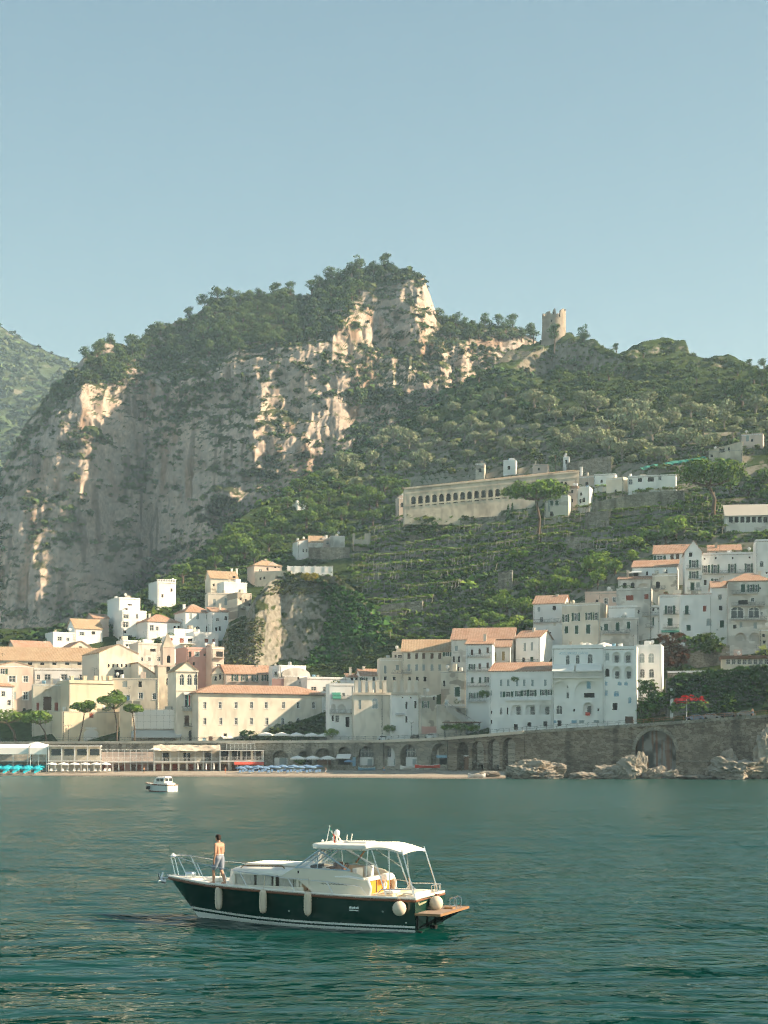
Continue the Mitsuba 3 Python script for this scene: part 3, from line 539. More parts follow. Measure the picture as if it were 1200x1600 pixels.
# ---- left: houses climbing the slope
V = [('white_villa', 'bright white flat villa high at the left with a shaded left side', 186, 219, 936, 990, 'white_plaster', 'flat', None, [(203, 945, 6, 2.5, 'd'), (197, 952, 5, 4, 'd')], 12),
     ('tower_house', 'white crenellated cube house topmost among the left houses', 246, 275, 911, 950, 'white_plaster', 'flat', None, [(268, 922, 3, 5, 'd'), (254, 931, 3, 5, 'd')], 9),
     ('villa_front', 'white house with two rows of dark windows below the bright white villa', 191, 229, 956, 1000, 'white_plaster', 'flat', None, [(197, 963, 8, 6, 'w'), (214, 963, 3, 7, 'w'), (196, 976, 9, 9, 'w'), (215, 974, 4, 6, 'w'), (195, 987, 4, 4, 'd')], 9),
     ('red_roof_house', 'white house with low red hipped roof right of the white villa', 230, 281, 972, 1008, 'white_plaster', 'hip', 961, [(237, 981, 6, 9, 'w'), (245.5, 982, 4.5, 6, 'w'), (273, 981, 3, 6, 'd'), (279, 981, 3, 6, 'd')], 10),
     ('big_white_house', 'large white house with a pyramid tile roof and two rows of small windows', 290, 330, 957, 1000, 'white_plaster', 'hip', 945, [(298, 963, 4, 9, 'p'), (309, 963, 4, 9, 'p'), (324, 964, 3.5, 8, 'p'), (298, 981, 4, 7, 'd'), (309, 983, 7, 9, 'wa'), (324, 983, 4, 9, 'd')], 10),
     ('stepped_white_house', 'narrow white house with a mono pitch red roof right of the pyramid roof', 331, 357, 956, 1000, 'white_plaster', 'mono', 950, [(353, 966, 4, 6, 'd'), (338, 983, 3, 6, 'd'), (343.5, 982, 3, 7, 'd'), (340, 968, 5, 5, 'w')], 6),
     ('garden_wall_house', 'plain white terrace block under the pyramid roofed house', 272, 307, 985, 1022, 'white_plaster', 'flat', None, [(300, 1000, 3, 4, 'd')], 6),
     ('red_window_house', 'white cube house with two small red windows above the pink house', 303, 341, 990, 1030, 'white_plaster', 'flat', None, [(322.5, 1001, 5, 5.5, 'r'), (333.5, 1001.5, 3.6, 5.5, 'r'), (323, 1010, 2.5, 3, 'd')], 7),
     ('verandah_house', 'white house with a slatted verandah and red shutters behind the spire', 264, 303, 996, 1040, 'white_plaster', 'flat', None, [(268, 999, 3.5, 4, 'r'), (284, 1001, 6, 7, 'r'), (297, 1001, 6, 6, 'd'), (277, 1030, 3, 7, 'd')], 6),
     ('long_grey_house', 'long greyish white house with small windows left of the spire', 216, 258, 1007, 1060, 'grey_plaster', 'flat', None, [(239, 1016, 8, 4.5, 'd'), (252, 1016, 4, 4.5, 'd'), (222, 1030, 4, 6, 'w'), (233.5, 1030, 4, 6, 'w'), (248, 1030, 4.5, 7, 'w')], 8),
     ('terrace_row_house', 'low white house with a long glazed terrace above the gabled church', 193, 240, 1003, 1035, 'white_plaster', 'flat', None, [(201, 1008, 10, 4, 'w'), (215, 1016, 9, 7, 'd'), (229, 1008, 8, 4, 'w')], 7),
     ('pink_house', 'dusky pink house with two dark windows left of the rock', 292, 330, 1014, 1085, 'pink_plaster', 'flat', None, [(297, 1022, 4, 8, 'd'), (308, 1022, 6, 7, 'w'), (303, 1037, 3, 5, 'd'), (320, 1023, 3, 4, 'd')], 9),
     ('blush_house', 'pale pink house front with covered balcony between pink house and rock', 331, 350, 1013, 1085, 'blush_plaster', 'flat', None, [(343, 1022, 10, 8, 'd'), (342, 1041, 7, 7, 'w')], 8),
     ('left_white_house', 'white flat house among trees at the foot of the cliff', 83, 117, 990, 1020, 'white_plaster', 'flat', None, [(93, 998, 6, 6, 'w'), (106, 999, 4, 5, 'w')], 9),
     ('left_tiled_house', 'white house with beige gable roof at the foot of the cliff', 117, 160, 982, 1010, 'white_plaster', 'gable_x', 968, [(128, 990, 7, 5, 'w'), (146, 989, 5, 5, 'd')], 9),
     ('orange_house', 'small orange house left of the bright white villa', 146, 170, 966, 995, 'blush_plaster', 'gable_x', 960, [(155, 976, 4, 6, 'd')], 8),
     ('red_hall', 'long low house with orange tile roof behind the church hall', 24, 84, 1014, 1050, 'cream_plaster', 'gable_x', 1002, [], 10),
     ('gable_house', 'small cream gabled house behind the church hall', 107, 146, 1014, 1050, 'cream_plaster', 'gable_y', 1002, [(126, 1012, 5, 4, 'd')], 12)]
HV = {}
for n_, l_, a, b, t_, bs, wl, rf, rd, ws, dp in V:
    HV[n_] = House(n_, l_, a, b, t_, bs, yaw=LY if a < 300 or rf != 'mono' else 24, dep=dp, wall=wl, roof=rf, ridge=rd, wins=ws, parapet=.5, tile='faded_tile' if n_ in ('left_tiled_house',) else 'roof_tile')
HV['tower_house'].merlons(np.linspace(247, 274, 8), 905, 909.5, 1.8, 'white_plaster', .5)
HV['blush_house'].balcony(334, 349, 1027, .9, 1.2); HV['blush_house'].balcony(334, 349, 1046, .9, 1.2, 'white_paint')
HV['big_white_house'].balcony(303, 316, 989, .8, .8, 'white_paint'); HV['verandah_house'].balcony(281, 302, 1006, .9, 1.5, 'white_paint'); HV['big_white_house'].chimney(297, 945, .5, .8)
h = House('hill_villa', 'long cream villa with beige tile roof and twin chimneys on the slope', 329, 372, 904, 935, yaw=20, dep=9, wall='cream_plaster', roof='gable_x', ridge=893, tile='faded_tile', wins=[(334, 914, 3, 4, 'd'), (346, 914, 7, 4, 'd'), (337, 925, 3, 4, 'd'), (366, 903, 4, 6, 'd')]); h.chimney(367, 890, .8); h.chimney(375, 890, .8)
House('hill_white_box', 'white flat block in front of the long cream villa', 350, 386, 911, 950, yaw=28, dep=7, parapet=.3)
h = House('hill_cream_block', 'cream block with two tall windows at the edge of the rock', 325, 370, 928, 975, yaw=14, dep=9, wall='cream_plaster', parapet=.3, wins=[(335, 941, 4, 10, 'p'), (353, 940, 4, 11, 'p'), (348, 955, 4, 5, 'd')])
h = House('niche_house', 'ruined cream house front with a big arched niche on the rock edge', 371, 393, 927, 980, yaw=34, dep=8, wall='old_plaster', parapet=.2, rec=1.5, wins=[(379, 957, 12, 14, 'L'), (376, 936, 3, 4, 'd'), (384, 938, 3, 4, 'd'), (390, 945, 2.5, 4, 'd')])
h = House('pink_villa', 'pale pink villa with a small central gable above the viaduct', 397, 440, 884, 915, yaw=22, dep=9, wall='blush_plaster', roof='hip', ridge=876, tile='faded_tile', wins=[(407, 893, 6, 8, 'wa'), (418, 889, 3, 5, 'd'), (430, 885, 3, 5, 'd'), (436, 885, 3, 4, 'd')])
h.part('pediment', upright(Polygon([(0, 0), (4.6, 0), (2.3, 1.6)]), -.2, 4.0).apply_translation([h.local(417, 884)[0], 0, h.H + .05]), 'blush_plaster')
h = House('viaduct', 'short stone viaduct with two arches beside the pale pink villa', 398, 455, 894, 918, yaw=-8, dep=6, wall='pale_stone', parapet=.4, rec=2.5, cat_='viaduct', wins=[(433, 905, 6, 11, 'L'), (447.5, 902, 6, 11, 'L'), (407, 904, 3, 4, 'd'), (413, 903, 3, 4, 'd')])
h = House('garden_terrace', 'white garden terrace wall with pillars below the clipped hedge', 449, 520, 887, 912, yaw=6, dep=4, parapet=.5, cat_='wall')
for p in (450, 461, 476, 492, 508, 519): h.block('pillar', p - 1, p + 1, 884, 893, -.25, -.003, 'white_plaster')
h = House('farmhouse', 'rambling pale farmhouse on a stone terrace above the garden', 465, 483, 846, 875, yaw=20, dep=7, wall='white_plaster', topr=842, tile='faded_tile', wins=[(474, 860, 2, 5, 'd'), (479, 860, 2, 5, 'd')])
House('farm_wing', 'low pale green farm wing with flat roof right of the farmhouse', 483, 504, 848, 875, yaw=4, dep=6, wall='grey_plaster', roof='mono', ridge=838, tile='faded_tile')
House('farm_block', 'small cream cube in the middle of the farm buildings', 503, 517, 841, 870, yaw=14, dep=6, wall='blush_plaster', parapet=.2, wins=[(512, 848, 4, 5, 'wa')])
House('farm_barn', 'grey barn with ivy at the right of the farm buildings', 517, 539, 838, 870, yaw=10, dep=7, wall='grey_plaster', parapet=.2)
House('farm_retaining_wall', 'long rough stone retaining wall below the farm buildings', 482, 546, 856, 880, yaw=-3, dep=4, wall='dry_stone', parapet=.2, cat_='wall', rec=1.2, wins=[(548, 860, 6, 12, 'L')])
h = House('ruined_gate', 'ruined pale gate with two stubby towers at the edge of the terraces', 553, 578, 843, 860, yaw=10, dep=3, wall='pale_stone', parapet=0, cat_='ruin', rec=1, wins=[(562, 848, 5, 7, 'L')])
h.block('tower', 552, 555, 833, 843, 0.1, 2, 'pale_stone'); h.block('tower', 571, 579, 833, 843, 0.1, 2.5, 'pale_stone')
House('lone_cottage', 'tiny white cottage alone among the trees below the cliff', 465, 484, 786, 806, yaw=22, dep=7, parapet=.2, wins=[(472, 793, 2.5, 4, 'd')])

# ---- centre
h = House('crenellated_building', 'cream waterfront building crowned with a row of tall merlons', 553, 611, 1085, 1160, yaw=7, dep=10, wall='cream_plaster', parapet=0, cat_='building', wins=[(562, 1101, 4, 14, 'p'), (586, 1099, 10, 17, 'pa')])
h.merlons([557 + 11 * i for i in range(5)], 1063, 1084, 5.2, 'cream_plaster', 2.0); h.block('cornice', 552, 611, 1082, 1086, -.5, -.003, 'pale_stone'); h.part('downpipe', box(h.W * .75, h.W * .75 + .12, -.15, -.03, 0, h.H), 'iron')
h = House('white_crenellated_wing', 'whiter right wing of the crenellated building with narrow slit windows', 611.5, 656, 1085, 1160, yaw=3, dep=10, parapet=0, cat_='building', wins=[(635, 1102, 3, 11, 'd'), (649, 1101, 3, 11, 'd'), (635, 1124, 3, 10, 'd'), (629, 1090, 2, 2, 'd'), (642, 1090, 2, 2, 'd')])
h.merlons([617 + 11 * i for i in range(4)], 1063, 1084, 5.2, 'cream_plaster', 2.0); h.block('cornice', 611, 657, 1082, 1086, -.5, -.003, 'pale_stone'); h.awning(618, 632, 1114, 1116, .8, 'pole_grey')
House('small_red_roof_house', 'small white house with red tile roof below the ivy wall', 564, 595, 1056, 1085, yaw=12, dep=9, roof='gable_x', ridge=1046, wins=[(568, 1061, 6, 5, 'go'), (584, 1061, 4, 6, 'd')])
House('lean_to_house', 'low white lean-to with thin red roof left of the small red roofed house', 543, 563, 1058, 1085, yaw=8, dep=7, roof='mono', ridge=1053, wins=[(550, 1061, 4, 4, 'd'), (557, 1061, 4, 4, 'd')])
h = House('grand_cream_building', 'big cream building with beige roof and two long rows of windows', 628, 705, 1018, 1090, yaw=-4, dep=13, wall='beige_plaster', roof='gable_x', ridge=1000, tile='faded_tile', cat_='building', wins=row([639, 651, 662, 675, 687], 1025, 4.6, 9, 'b') + [(699, 1021, 7, 9, 'go')] + row([639, 651, 662, 675, 687, 700], 1043, 4.2, 10, 'p') + row([640, 652, 664], 1061, 4, 7, 'd'), balc=[(612, 643, 1052, .9, .8)])
h.block('string_course', 628, 705, 1033, 1034.5, -.15, -.003, 'beige_plaster')
House('cream_turret_house', 'tall cream block left of the big cream building', 594, 629, 1031, 1090, yaw=6, dep=9, wall='cream_plaster', parapet=.6, wins=[(602, 1046, 4, 12, 'p'), (602, 1061, 4, 8, 'd'), (621, 1043, 5, 8, 'p'), (616, 1061, 4, 7, 'd'), (614, 1026, 3, 5, 'd')])
House('top_annexe', 'low annexe with dark windows at the left end of the beige roof', 614, 631, 1019, 1060, yaw=2, dep=8, wall='beige_plaster', parapet=.3, wins=[(618, 1026, 3, 6, 'd'), (625, 1026, 8, 6, 'w')])
h = House('long_roof_house', 'grey house under the longest red roof of the centre', 705, 802, 999, 1075, yaw=-10, dep=13, wall='grey_plaster', roof='gable_x', ridge=982, wins=[(713, 1013, 4.5, 8, 'p'), (709, 1030, 3, 9, 'd'), (717, 1030, 3, 9, 'd'), (709, 1046, 3, 8, 'b'), (717, 1046, 3, 8, 'b')])
h.chimney(748, 988, 1.0, 2.0); h.chimney(719, 992, .8, 1.6)
h = House('tall_balcony_house', 'tall white house with four balconies one above the other', 728, 769, 1007, 1140, yaw=-8, dep=10, wall='white_plaster', roof='mono', ridge=999, cat_='house', wins=[(737.5, 1019, 3.5, 9, 'b'), (749.5, 1018, 3.5, 9, 'b'), (762, 1016, 3.5, 9, 'b'), (737.5, 1042, 5, 9, 'go'), (749.5, 1041, 3.5, 9, 'b'), (762, 1040, 3.5, 9, 'b'), (738, 1063, 3.5, 9, 'g'), (750, 1063, 3.5, 9, 'g'), (762, 1062, 5, 9, 'go'), (738, 1087, 5, 9, 'go'), (750, 1086, 5, 9, 'go'), (762, 1085, 4, 9, 'd')],
          balc=[(730, 767, 1026, .9, .9), (730, 767, 1048, .9, .9), (730, 767, 1072, .9, .9), (730, 760, 1096, .9, .9)])
h = House('ochre_shutter_house', 'grey white house with tall ochre shutters beside the gabled white house', 769, 797, 1011, 1080, yaw=-10, dep=9, wall='grey_plaster', roof='gable_x', ridge=1001, wins=[(773, 1026, 4.5, 14, 'y'), (786.5, 1025, 4.5, 14, 'y'), (774, 1050, 4, 7, 'd'), (786, 1048, 4, 7, 'w')])
House('terrace_block', 'small white block with planted roof terrace in front of the tall balcony house', 765, 780, 1068, 1145, yaw=-8, dep=6, parapet=.5, wins=[(768, 1083, 2.5, 10, 'p'), (768, 1098, 2.5, 6, 'd')])
House('old_stone_house', 'weathered old house with one dark window above the stairs', 689, 728, 1050, 1120, yaw=-12, dep=8, wall='old_plaster', parapet=.3, wins=[(714.5, 1081, 8, 15, 'g'), (694, 1068, 3, 9, 'd')])
h = House('peeling_house', 'white house with peeling plaster and a wide faded sign beside the crenellated wing', 656.5, 682, 1087, 1160, yaw=4, dep=8, wall='old_plaster', parapet=.2, wins=[(665, 1101, 5.5, 11, 'go'), (678, 1090, 3, 7, 'd')])
x, z, k = h.local(670, 1141); sg = h.part('sign_board', box(x - 2.0, x + 2.0, -.12, -.003, z - 1, z + 1), 'pink_plaster')
h = House('stair_wall_house', 'rough whitish wall house with an arched opening under the stairway', 682, 727, 1101, 1160, yaw=-8, dep=8, wall='old_plaster', parapet=.3, topr=1108, tile='concrete', rec=1.2, wins=[(719, 1110, 13, 8, 'L'), (697, 1101.5, 5, 8, 'p')])
# stairway climbing left to right of the rough wall
k = thing('stairway', 'stone stairway descending to the right in front of the rough white wall', 'stairs')
p0, p1 = at(697, 1101, h.Y - 1.2), at(748, 1138, h.Y - 4.0); n = 22
for i in range(n):
    a = p0 + (p1 - p0) * i / n; b = p0 + (p1 - p0) * (i + 1) / n
    put(key_of(k + '__step'), box(a[0], b[0] + .05, a[1] - 1.6, a[1], a[2] - 1.6, a[2]), 'concrete')
put(k + '__handrail', tube([p0 + [0, -1.6, .9], p1 + [0, -1.6, .9]], .05), 'iron')

# ---- the white hotel
h = House('gabled_white_house', 'white gabled house whose right gable end is in full sun, above the hotel', 806, 844, 996, 1055, yaw=-24, dep=11.5, roof='gable_x', ridge=986, wins=[(820, 1011, 3.6, 13, 'p'), (831, 1010, 3.6, 13, 'p'), (818, 1031, 4, 7, 'd'), (831, 1030, 5, 7, 'g')], balc=[(808, 842, 1036, .9, .9)])
h = House('waterfront_white_house', 'wide white four storey house left of the hotel with a slanted red roof', 765, 862, 1049, 1148, yaw=-13, dep=10, rec=1.0, roof='mono', ridge=1036, wins=row([783, 794, 808, 819, 832, 852], 1067, 3.4, 10, 'p') + [(794, 1085, 8, 9, 'go'), (810, 1084, 5, 9, 'go'), (820, 1083, 5, 9, 'go'), (831, 1083, 7, 10, 'go'), (849, 1082, 5, 9, 'go'), (858, 1082, 5, 9, 'go'), (767.5, 1083, 2, 8, 'p'), (783, 1085, 3, 9, 'p')]
          + [(807, 1109, 17, 17, 'L'), (829, 1108, 15, 18, 'L'), (852, 1107, 18, 19, 'L'), (783, 1111, 3.5, 12, 'wa'), (793, 1111, 2, 11, 'd'), (768, 1113, 2, 5, 'd'), (806, 1136, 6, 9, 'd'), (827, 1132, 6, 7, 'd'), (852, 1131, 6, 8, 'd'), (768, 1128, 2, 6, 'd')], balc=[(790, 862, 1094, .9, 1.0, 'white_paint', 'white_plaster')])
for p, q in ((807, 17), (829, 15), (852, 18)):
    x, z, s_ = h.local(p, 1117); h.part('glazed_door', box(x - .1, x + .9, .75, .85, z + .1, z + 2.1), 'window_glass'); h.part('railing', cat([box(x - q * s_ / 2, x + q * s_ / 2, .1, .15, z + .9, z + .96)] + [box(xx - .02, xx + .02, .1, .14, z, z + .9) for xx in np.linspace(x - q * s_ / 2 + .1, x + q * s_ / 2 - .1, 9)]), 'white_paint')
for yy in (1059, 1076, 1100, 1120): h.block('string_course', 765, 862, yy, yy + 1.2, -.12, -.003, 'white_plaster')
h = House('hotel', 'white hotel front with lettering, striped awnings and two great arches', 863, 943, 1013, 1142, yaw=-13, dep=11, rec=1.5, parapet=.9, cat_='hotel', wins=[(887, 1031, 6, 16, 'La'), (902.5, 1030, 6, 15, 'La'), (922, 1029, 8, 15, 'La'), (875, 1078, 27, 27, 'L'), (917, 1077, 38, 28, 'L'), (874, 1109, 10, 14, 'wa'), (919, 1107, 16, 19, 'L'), (874, 1129, 6, 11, 'da'), (897, 1110, 3, 4, 'd'), (935, 1109, 3, 4, 'd')], balc=[(864, 942, 1059, .9, 1.6, 'white_paint', 'white_plaster')])
h.awning(864, 898, 1039, 1049, 2.6, 'canvas_white'); h.awning(901, 941, 1038, 1048, 2.6, 'canvas_white')
tx = meshkit.text_mesh('HOTEL MARINA RIVIERA', 0.62, 0.04); w_ = tx.bounds[1][0]; x, z, s_ = h.local(873, 1021); sc_ = (h.local(919, 1020)[0] - x) / w_
tx.apply_scale([sc_, max(sc_, 1.0), 1]); v = tx.vertices.copy(); tx.vertices = np.stack([v[:, 0] + x, -.003 - v[:, 2], v[:, 1] + z - .3], 1); h.part('lettering', tx, 'blue_pane')
for (p, y_, w, hh, m) in [(888, 1070, 5, 9, 'window_glass'), (888, 1086, 7, 9, 'window_glass'), (919, 1070, 6, 11, 'blue_pane'), (920, 1086, 16, 7, 'dark_inside'), (920, 1109, 6, 12, 'window_glass')]:
    x, z, s_ = h.local(p, y_); h.part('glazed_door', box(x - w * s_ / 2, x + w * s_ / 2, 1.36, 1.44, z - hh * s_ / 2, z + hh * s_ / 2), m)
for yy in (1063, 1096, 1117, 1124): h.block('string_course', 863, 943, yy, yy + 1.2, -.12, -.003, 'white_plaster')
for p, w, m in [(867, 5, 'blue_pane'), (897, 8, 'blue_pane'), (909, 8, 'grey_shutter'), (932, 8, 'grey_shutter'), (945, 5, 'grey_shutter')]:
    x, z, s_ = h.local(p, 1127); h.part('notice_board', box(x - w * s_ / 2, x + w * s_ / 2, -.08, -.004, z - .4, z + .45), m)
h.block('parasol_box', 915, 922, 1113, 1118, -.6, -.1, 'canvas_red')
h = House('hotel_east_wing', 'right wing of the white hotel with three tiers of arched windows', 943.5, 994, 1014, 1137, yaw=-13, dep=9, rec=1.2, parapet=.7, cat_='hotel', wins=[(949, 1026, 6.5, 13, 'pa'), (963, 1027, 13, 17, 'L'), (981, 1027, 12, 17, 'L'), (949, 1051, 6, 13, 'da'), (963.5, 1051, 14, 19, 'L'), (982, 1051, 13, 19, 'L'), (947, 1068, 4, 6, 'B'), (968, 1068, 7, 6, 'Ba'), (978, 1068, 6, 6, 'Ba'), (947, 1083, 5, 9, 'B'), (963, 1084, 8.5, 9, 'Ba'), (984, 1094, 5, 10, 'Ba'), (961, 1104, 7, 11, 'd'), (983, 1125, 12, 11, 'b')])
for p, y_ in ((963, 1030), (981, 1030), (964, 1055), (982, 1055)):
    x, z, s_ = h.local(p, y_); h.part('glazed_door', box(x - .5, x + .5, 1.05, 1.12, z - 1.2, z + 1.0), 'window_glass'); h.part('railing', cat([box(x - 1, x + 1, .1, .15, z - .4, z - .34)] + [box(xx - .02, xx + .02, .1, .14, z - 1.3, z - .4) for xx in np.linspace(x - 1, x + 1, 8)]), 'white_paint')
h.block('corner_pier', 990, 995, 1008, 1137, -.5, -.003, 'white_plaster'); h.block('downpipe', 952, 954, 1060, 1135, -.2, -.003, 'white_plaster')
h.block('string_course', 943.5, 994, 1039, 1040.5, -.15, -.003, 'white_plaster')
h = House('hotel_end_wing', 'last white hotel wing at right with tall arched windows and sunlit edge', 996, 1033, 1012, 1100, yaw=-15, dep=9, parapet=.8, cat_='hotel', wins=[(1003, 1028, 8, 16, 'pa'), (1017.5, 1028, 9, 16, 'pa'), (1003.5, 1052, 8, 15, 'wa'), (1018, 1052, 8, 15, 'wa'), (1019, 1072, 9, 10, 'da')])
h.block('corner_pier', 1029, 1034, 1008, 1090, -.4, -.003, 'white_plaster'); h.block('string_course', 996, 1033, 1039, 1040.5, -.15, -.003, 'white_plaster')
HEND = h
# ---- right: houses stacked above the hotel
R = [('left_gable_house', 'white gabled house at the lower left of the right hand houses', 833, 881, 943, 1000, -18, 10, 'white_plaster', 'gable_x', 931, [(842, 952, 4, 7, 'p'), (866, 950, 5, 7, 'd'), (846, 968, 5, 8, 'w')], [(834, 878, 973)]),
     ('low_white_house', 'low white house with roof terrace between gabled house and yellow house', 852, 878, 981, 1010, -14, 8, 'white_plaster', 'flat', None, [(858, 990, 5, 5, 'd')], []),
     ('yellow_house', 'pale yellow house with dark green shutters and a white sunlit side', 878, 937, 945, 1010, -22, 9, 'cream_plaster', 'flat', None, [(884, 966, 5, 12, 'go'), (900, 964, 6, 13, 'go'), (920, 963, 5, 12, 'go'), (931, 963, 4, 12, 'go'), (885, 984, 5, 11, 'g'), (901, 984, 5, 13, 'g'), (919, 983, 6, 14, 'g')], []),
     ('pink_row_house', 'dusty pink house with three windows behind the yellow house', 914, 964, 927, 975, -12, 9, 'blush_plaster', 'flat', None, [(933, 940, 4, 6, 'd'), (947, 939, 6, 9, 'w'), (960, 937, 5, 8, 'w')], []),
     ('grey_terrace_house', 'low grey house with a row of green shutters and a balcony above the hotel roof', 938, 998, 968, 1010, -10, 9, 'grey_plaster', 'flat', None, [(939.5, 982, 3, 6, 'g'), (947, 980, 6, 11, 'g'), (965, 979, 6, 13, 'g'), (982, 977, 5, 11, 'g')], [(941, 985, 990)]),
     ('stepped_grey_house', 'weathered grey house with red shutters halfway up the right hand houses', 963, 1018, 922, 1000, -12, 9, 'grey_plaster', 'flat', None, [(984, 934, 11, 8, 'r'), (1010, 932, 6, 7.5, 'r'), (976, 955, 5, 8, 'd'), (998, 956, 4, 6, 'd')], []),
     ('arched_green_house', 'grey house with two arched green windows and a deep loggia', 966, 1018, 905, 960, -12, 8, 'grey_plaster', 'mono', 901, [(976, 915, 6, 9, 'da'), (988.5, 914.5, 5.5, 8.5, 'da'), (1005, 917, 17, 12, 'L')], []),
     ('stone_block_house', 'plain weathered house with one dark window and satellite dish', 1019, 1058, 899, 960, -12, 9, 'old_plaster', 'flat', None, [(1028, 914, 6, 10, 'd'), (1040, 928, 6, 6, 'r')], [(1020, 1040, 921)]),
     ('tiled_terrace_house', 'white house with long red roof edge and shaded terrace', 988, 1058, 886, 940, -14, 9, 'white_plaster', 'mono', 876, [(1011, 896, 3, 6, 'd'), (1026, 895, 6, 8, 'w'), (1040, 894, 6, 9, 'w'), (993, 897, 9, 6, 'd')], []),
     ('topmost_tiled_house', 'topmost house of the right group with broad red roof', 1021, 1075, 865, 910, -14, 11, 'white_plaster', 'gable_x', 852, [(1031, 872, 9, 8, 'go'), (1050, 870, 5, 9, 'b'), (1058.5, 869, 5, 9, 'b')], []),
     ('gable_front_house', 'narrow white house with pointed gable and stacked balconies', 1070, 1097, 862, 950, -8, 10, 'white_plaster', 'gable_y', 845, [(1079, 866, 5, 8, 'd'), (1084, 881, 7, 12, 'go'), (1084, 898, 7, 11, 'go'), (1082, 916, 6, 12, 'g'), (1091, 914, 6, 8, 'p')], [(1072, 1095, 889), (1075, 1096, 905), (1074, 1096, 923)]),
     ('wide_white_house', 'wide white house with four tall green shuttered doors and round vents', 1097, 1181, 866, 935, -10, 10, 'white_plaster', 'flat', None, [(1101, 873, 2.6, 3, 'd'), (1118.5, 872, 2.6, 3, 'd'), (1145, 872, 2.6, 3, 'd'), (1171, 871, 2.6, 3, 'd'), (1102, 889, 7, 12, 'go'), (1117.5, 889, 6, 14, 'go'), (1144, 888, 6, 14, 'go'), (1170, 887.5, 6, 14, 'go'), (1102, 910, 4, 8, 'd'), (1119.5, 907.5, 8, 7, 'go')], [(1098, 1180, 897)]),
     ('roof_pavilion', 'small red roofed pavilion on top of the wide white house', 1107, 1158, 861, 880, -10, 5, 'blush_plaster', 'mono', 852, [(1120, 864, 4, 3, 'd')], []),
     ('edge_tower_house', 'tall plain white house at the right edge with one arched window', 1181, 1240, 845, 950, -10, 10, 'white_plaster', 'flat', None, [(1190, 881, 6, 10, 'wa'), (1215, 881, 6, 10, 'wa'), (1198, 895, 3, 3, 'd')], []),
     ('balcony_strip_house', 'white house with covered terrace left of the long tiled parapet', 951, 1031, 949, 1000, -8, 9, 'white_plaster', 'flat', None, [(1012, 952, 7, 9, 'w'), (1021, 951, 3, 8, 'd'), (1030, 950, 6, 4, 'd'), (1016, 971, 6, 13, 'go'), (998, 956, 3, 6, 'd'), (1030, 972, 3, 4, 'p')], [(1003, 1030, 962), (1008, 1022, 980)]),
     ('cornice_house', 'white house with tiled parapet and large framed balcony door', 1031, 1064, 932, 1000, -8, 9, 'white_plaster', 'flat', None, [(1047, 953, 8, 13, 'go'), (1047, 972, 7, 12, 'g'), (1050, 990, 7, 5, 'd')], [(1036, 1063, 960), (1036, 1063, 981)]),
     ('long_parapet_house', 'long white house with red edged parapet above the flowering bank', 1064, 1112, 932, 1015, -8, 8, 'white_plaster', 'flat', None, [(1073, 953, 5, 14, 'g'), (1101, 951, 5, 9, 'r'), (1070, 969, 9, 7, 'L'), (1076, 981, 6, 9, 'g'), (1108, 972, 9, 12, 'pa'), (1103, 992, 16, 9, 'L')], [(1068, 1078, 960)]),
     ('slim_tower_house', 'slim white tower house with a small red roof', 1112, 1138, 918, 1010, -9, 8, 'white_plaster', 'gable_x', 909, [(1125, 933, 6, 9, 'G'), (1126, 950, 5, 7, 'd'), (1128, 975, 6, 11, 'g'), (1121, 984, 2, 2, 'd')], []),
     ('glazed_arch_house', 'house at the right edge with red hipped roof and two big glazed arches', 1138, 1206, 908, 1020, -10, 9, 'grey_plaster', 'hip', 897, [(1161, 919, 6, 12, 'g'), (1173, 919, 5, 12, 'go'), (1181, 919, 5, 12, 'go'), (1188, 919, 2.5, 3, 'd'), (1176, 937, 6, 6, 'w'), (1161, 941, 14, 7, 'd'), (1152, 957, 22, 19, 'wa'), (1178, 957, 18, 18, 'wa'), (1190, 959, 4, 6, 'w'), (1158, 976, 4, 9, 'p'), (1180, 977, 5, 10, 'p'), (1148, 979, 5, 6, 'd'), (1157, 995, 17, 13, 'L'), (1179, 995, 15, 13, 'L')], [(1142, 1185, 928), (1142, 1195, 947), (1142, 1198, 969)]),
     ('edge_cottage', 'small grey stone cottage at the right edge below the glazed arches', 1186, 1215, 984, 1020, -10, 6, 'pale_stone', 'flat', None, [(1193, 993, 4, 5, 'd'), (1194, 1003, 4, 5, 'd')], [])]
HR = {}
for n_, l_, a, b, t_, bs, yw, dp, wl, rf, rd, ws, bl in R:
    HR[n_] = House(n_, l_, a, b, t_, bs, yaw=yw, dep=dp, wall=wl, roof=rf, ridge=rd, wins=ws, parapet=.55, rec=.9 if any(w[4] == 'L' for w in ws) else .3, balc=[(q[0], q[1], q[2], .9, .9) for q in bl])
for n_ in ('long_parapet_house', 'cornice_house'): x_ = HR[n_]; x_.part('tile_edge', box(-.1, x_.W + .1, -.25, .35, x_.H + .56, x_.H + .72), 'roof_tile')
HR['tiled_terrace_house'].awning(982, 1003, 893, 895, 2.5, 'canvas_white'); HR['cornice_house'].awning(1033, 1064, 985, 987, 1.5, 'canvas_green')
HR['topmost_tiled_house'].chimney(1040, 858, .6); HR['glazed_arch_house'].chimney(1181, 899, .4, 1.2)
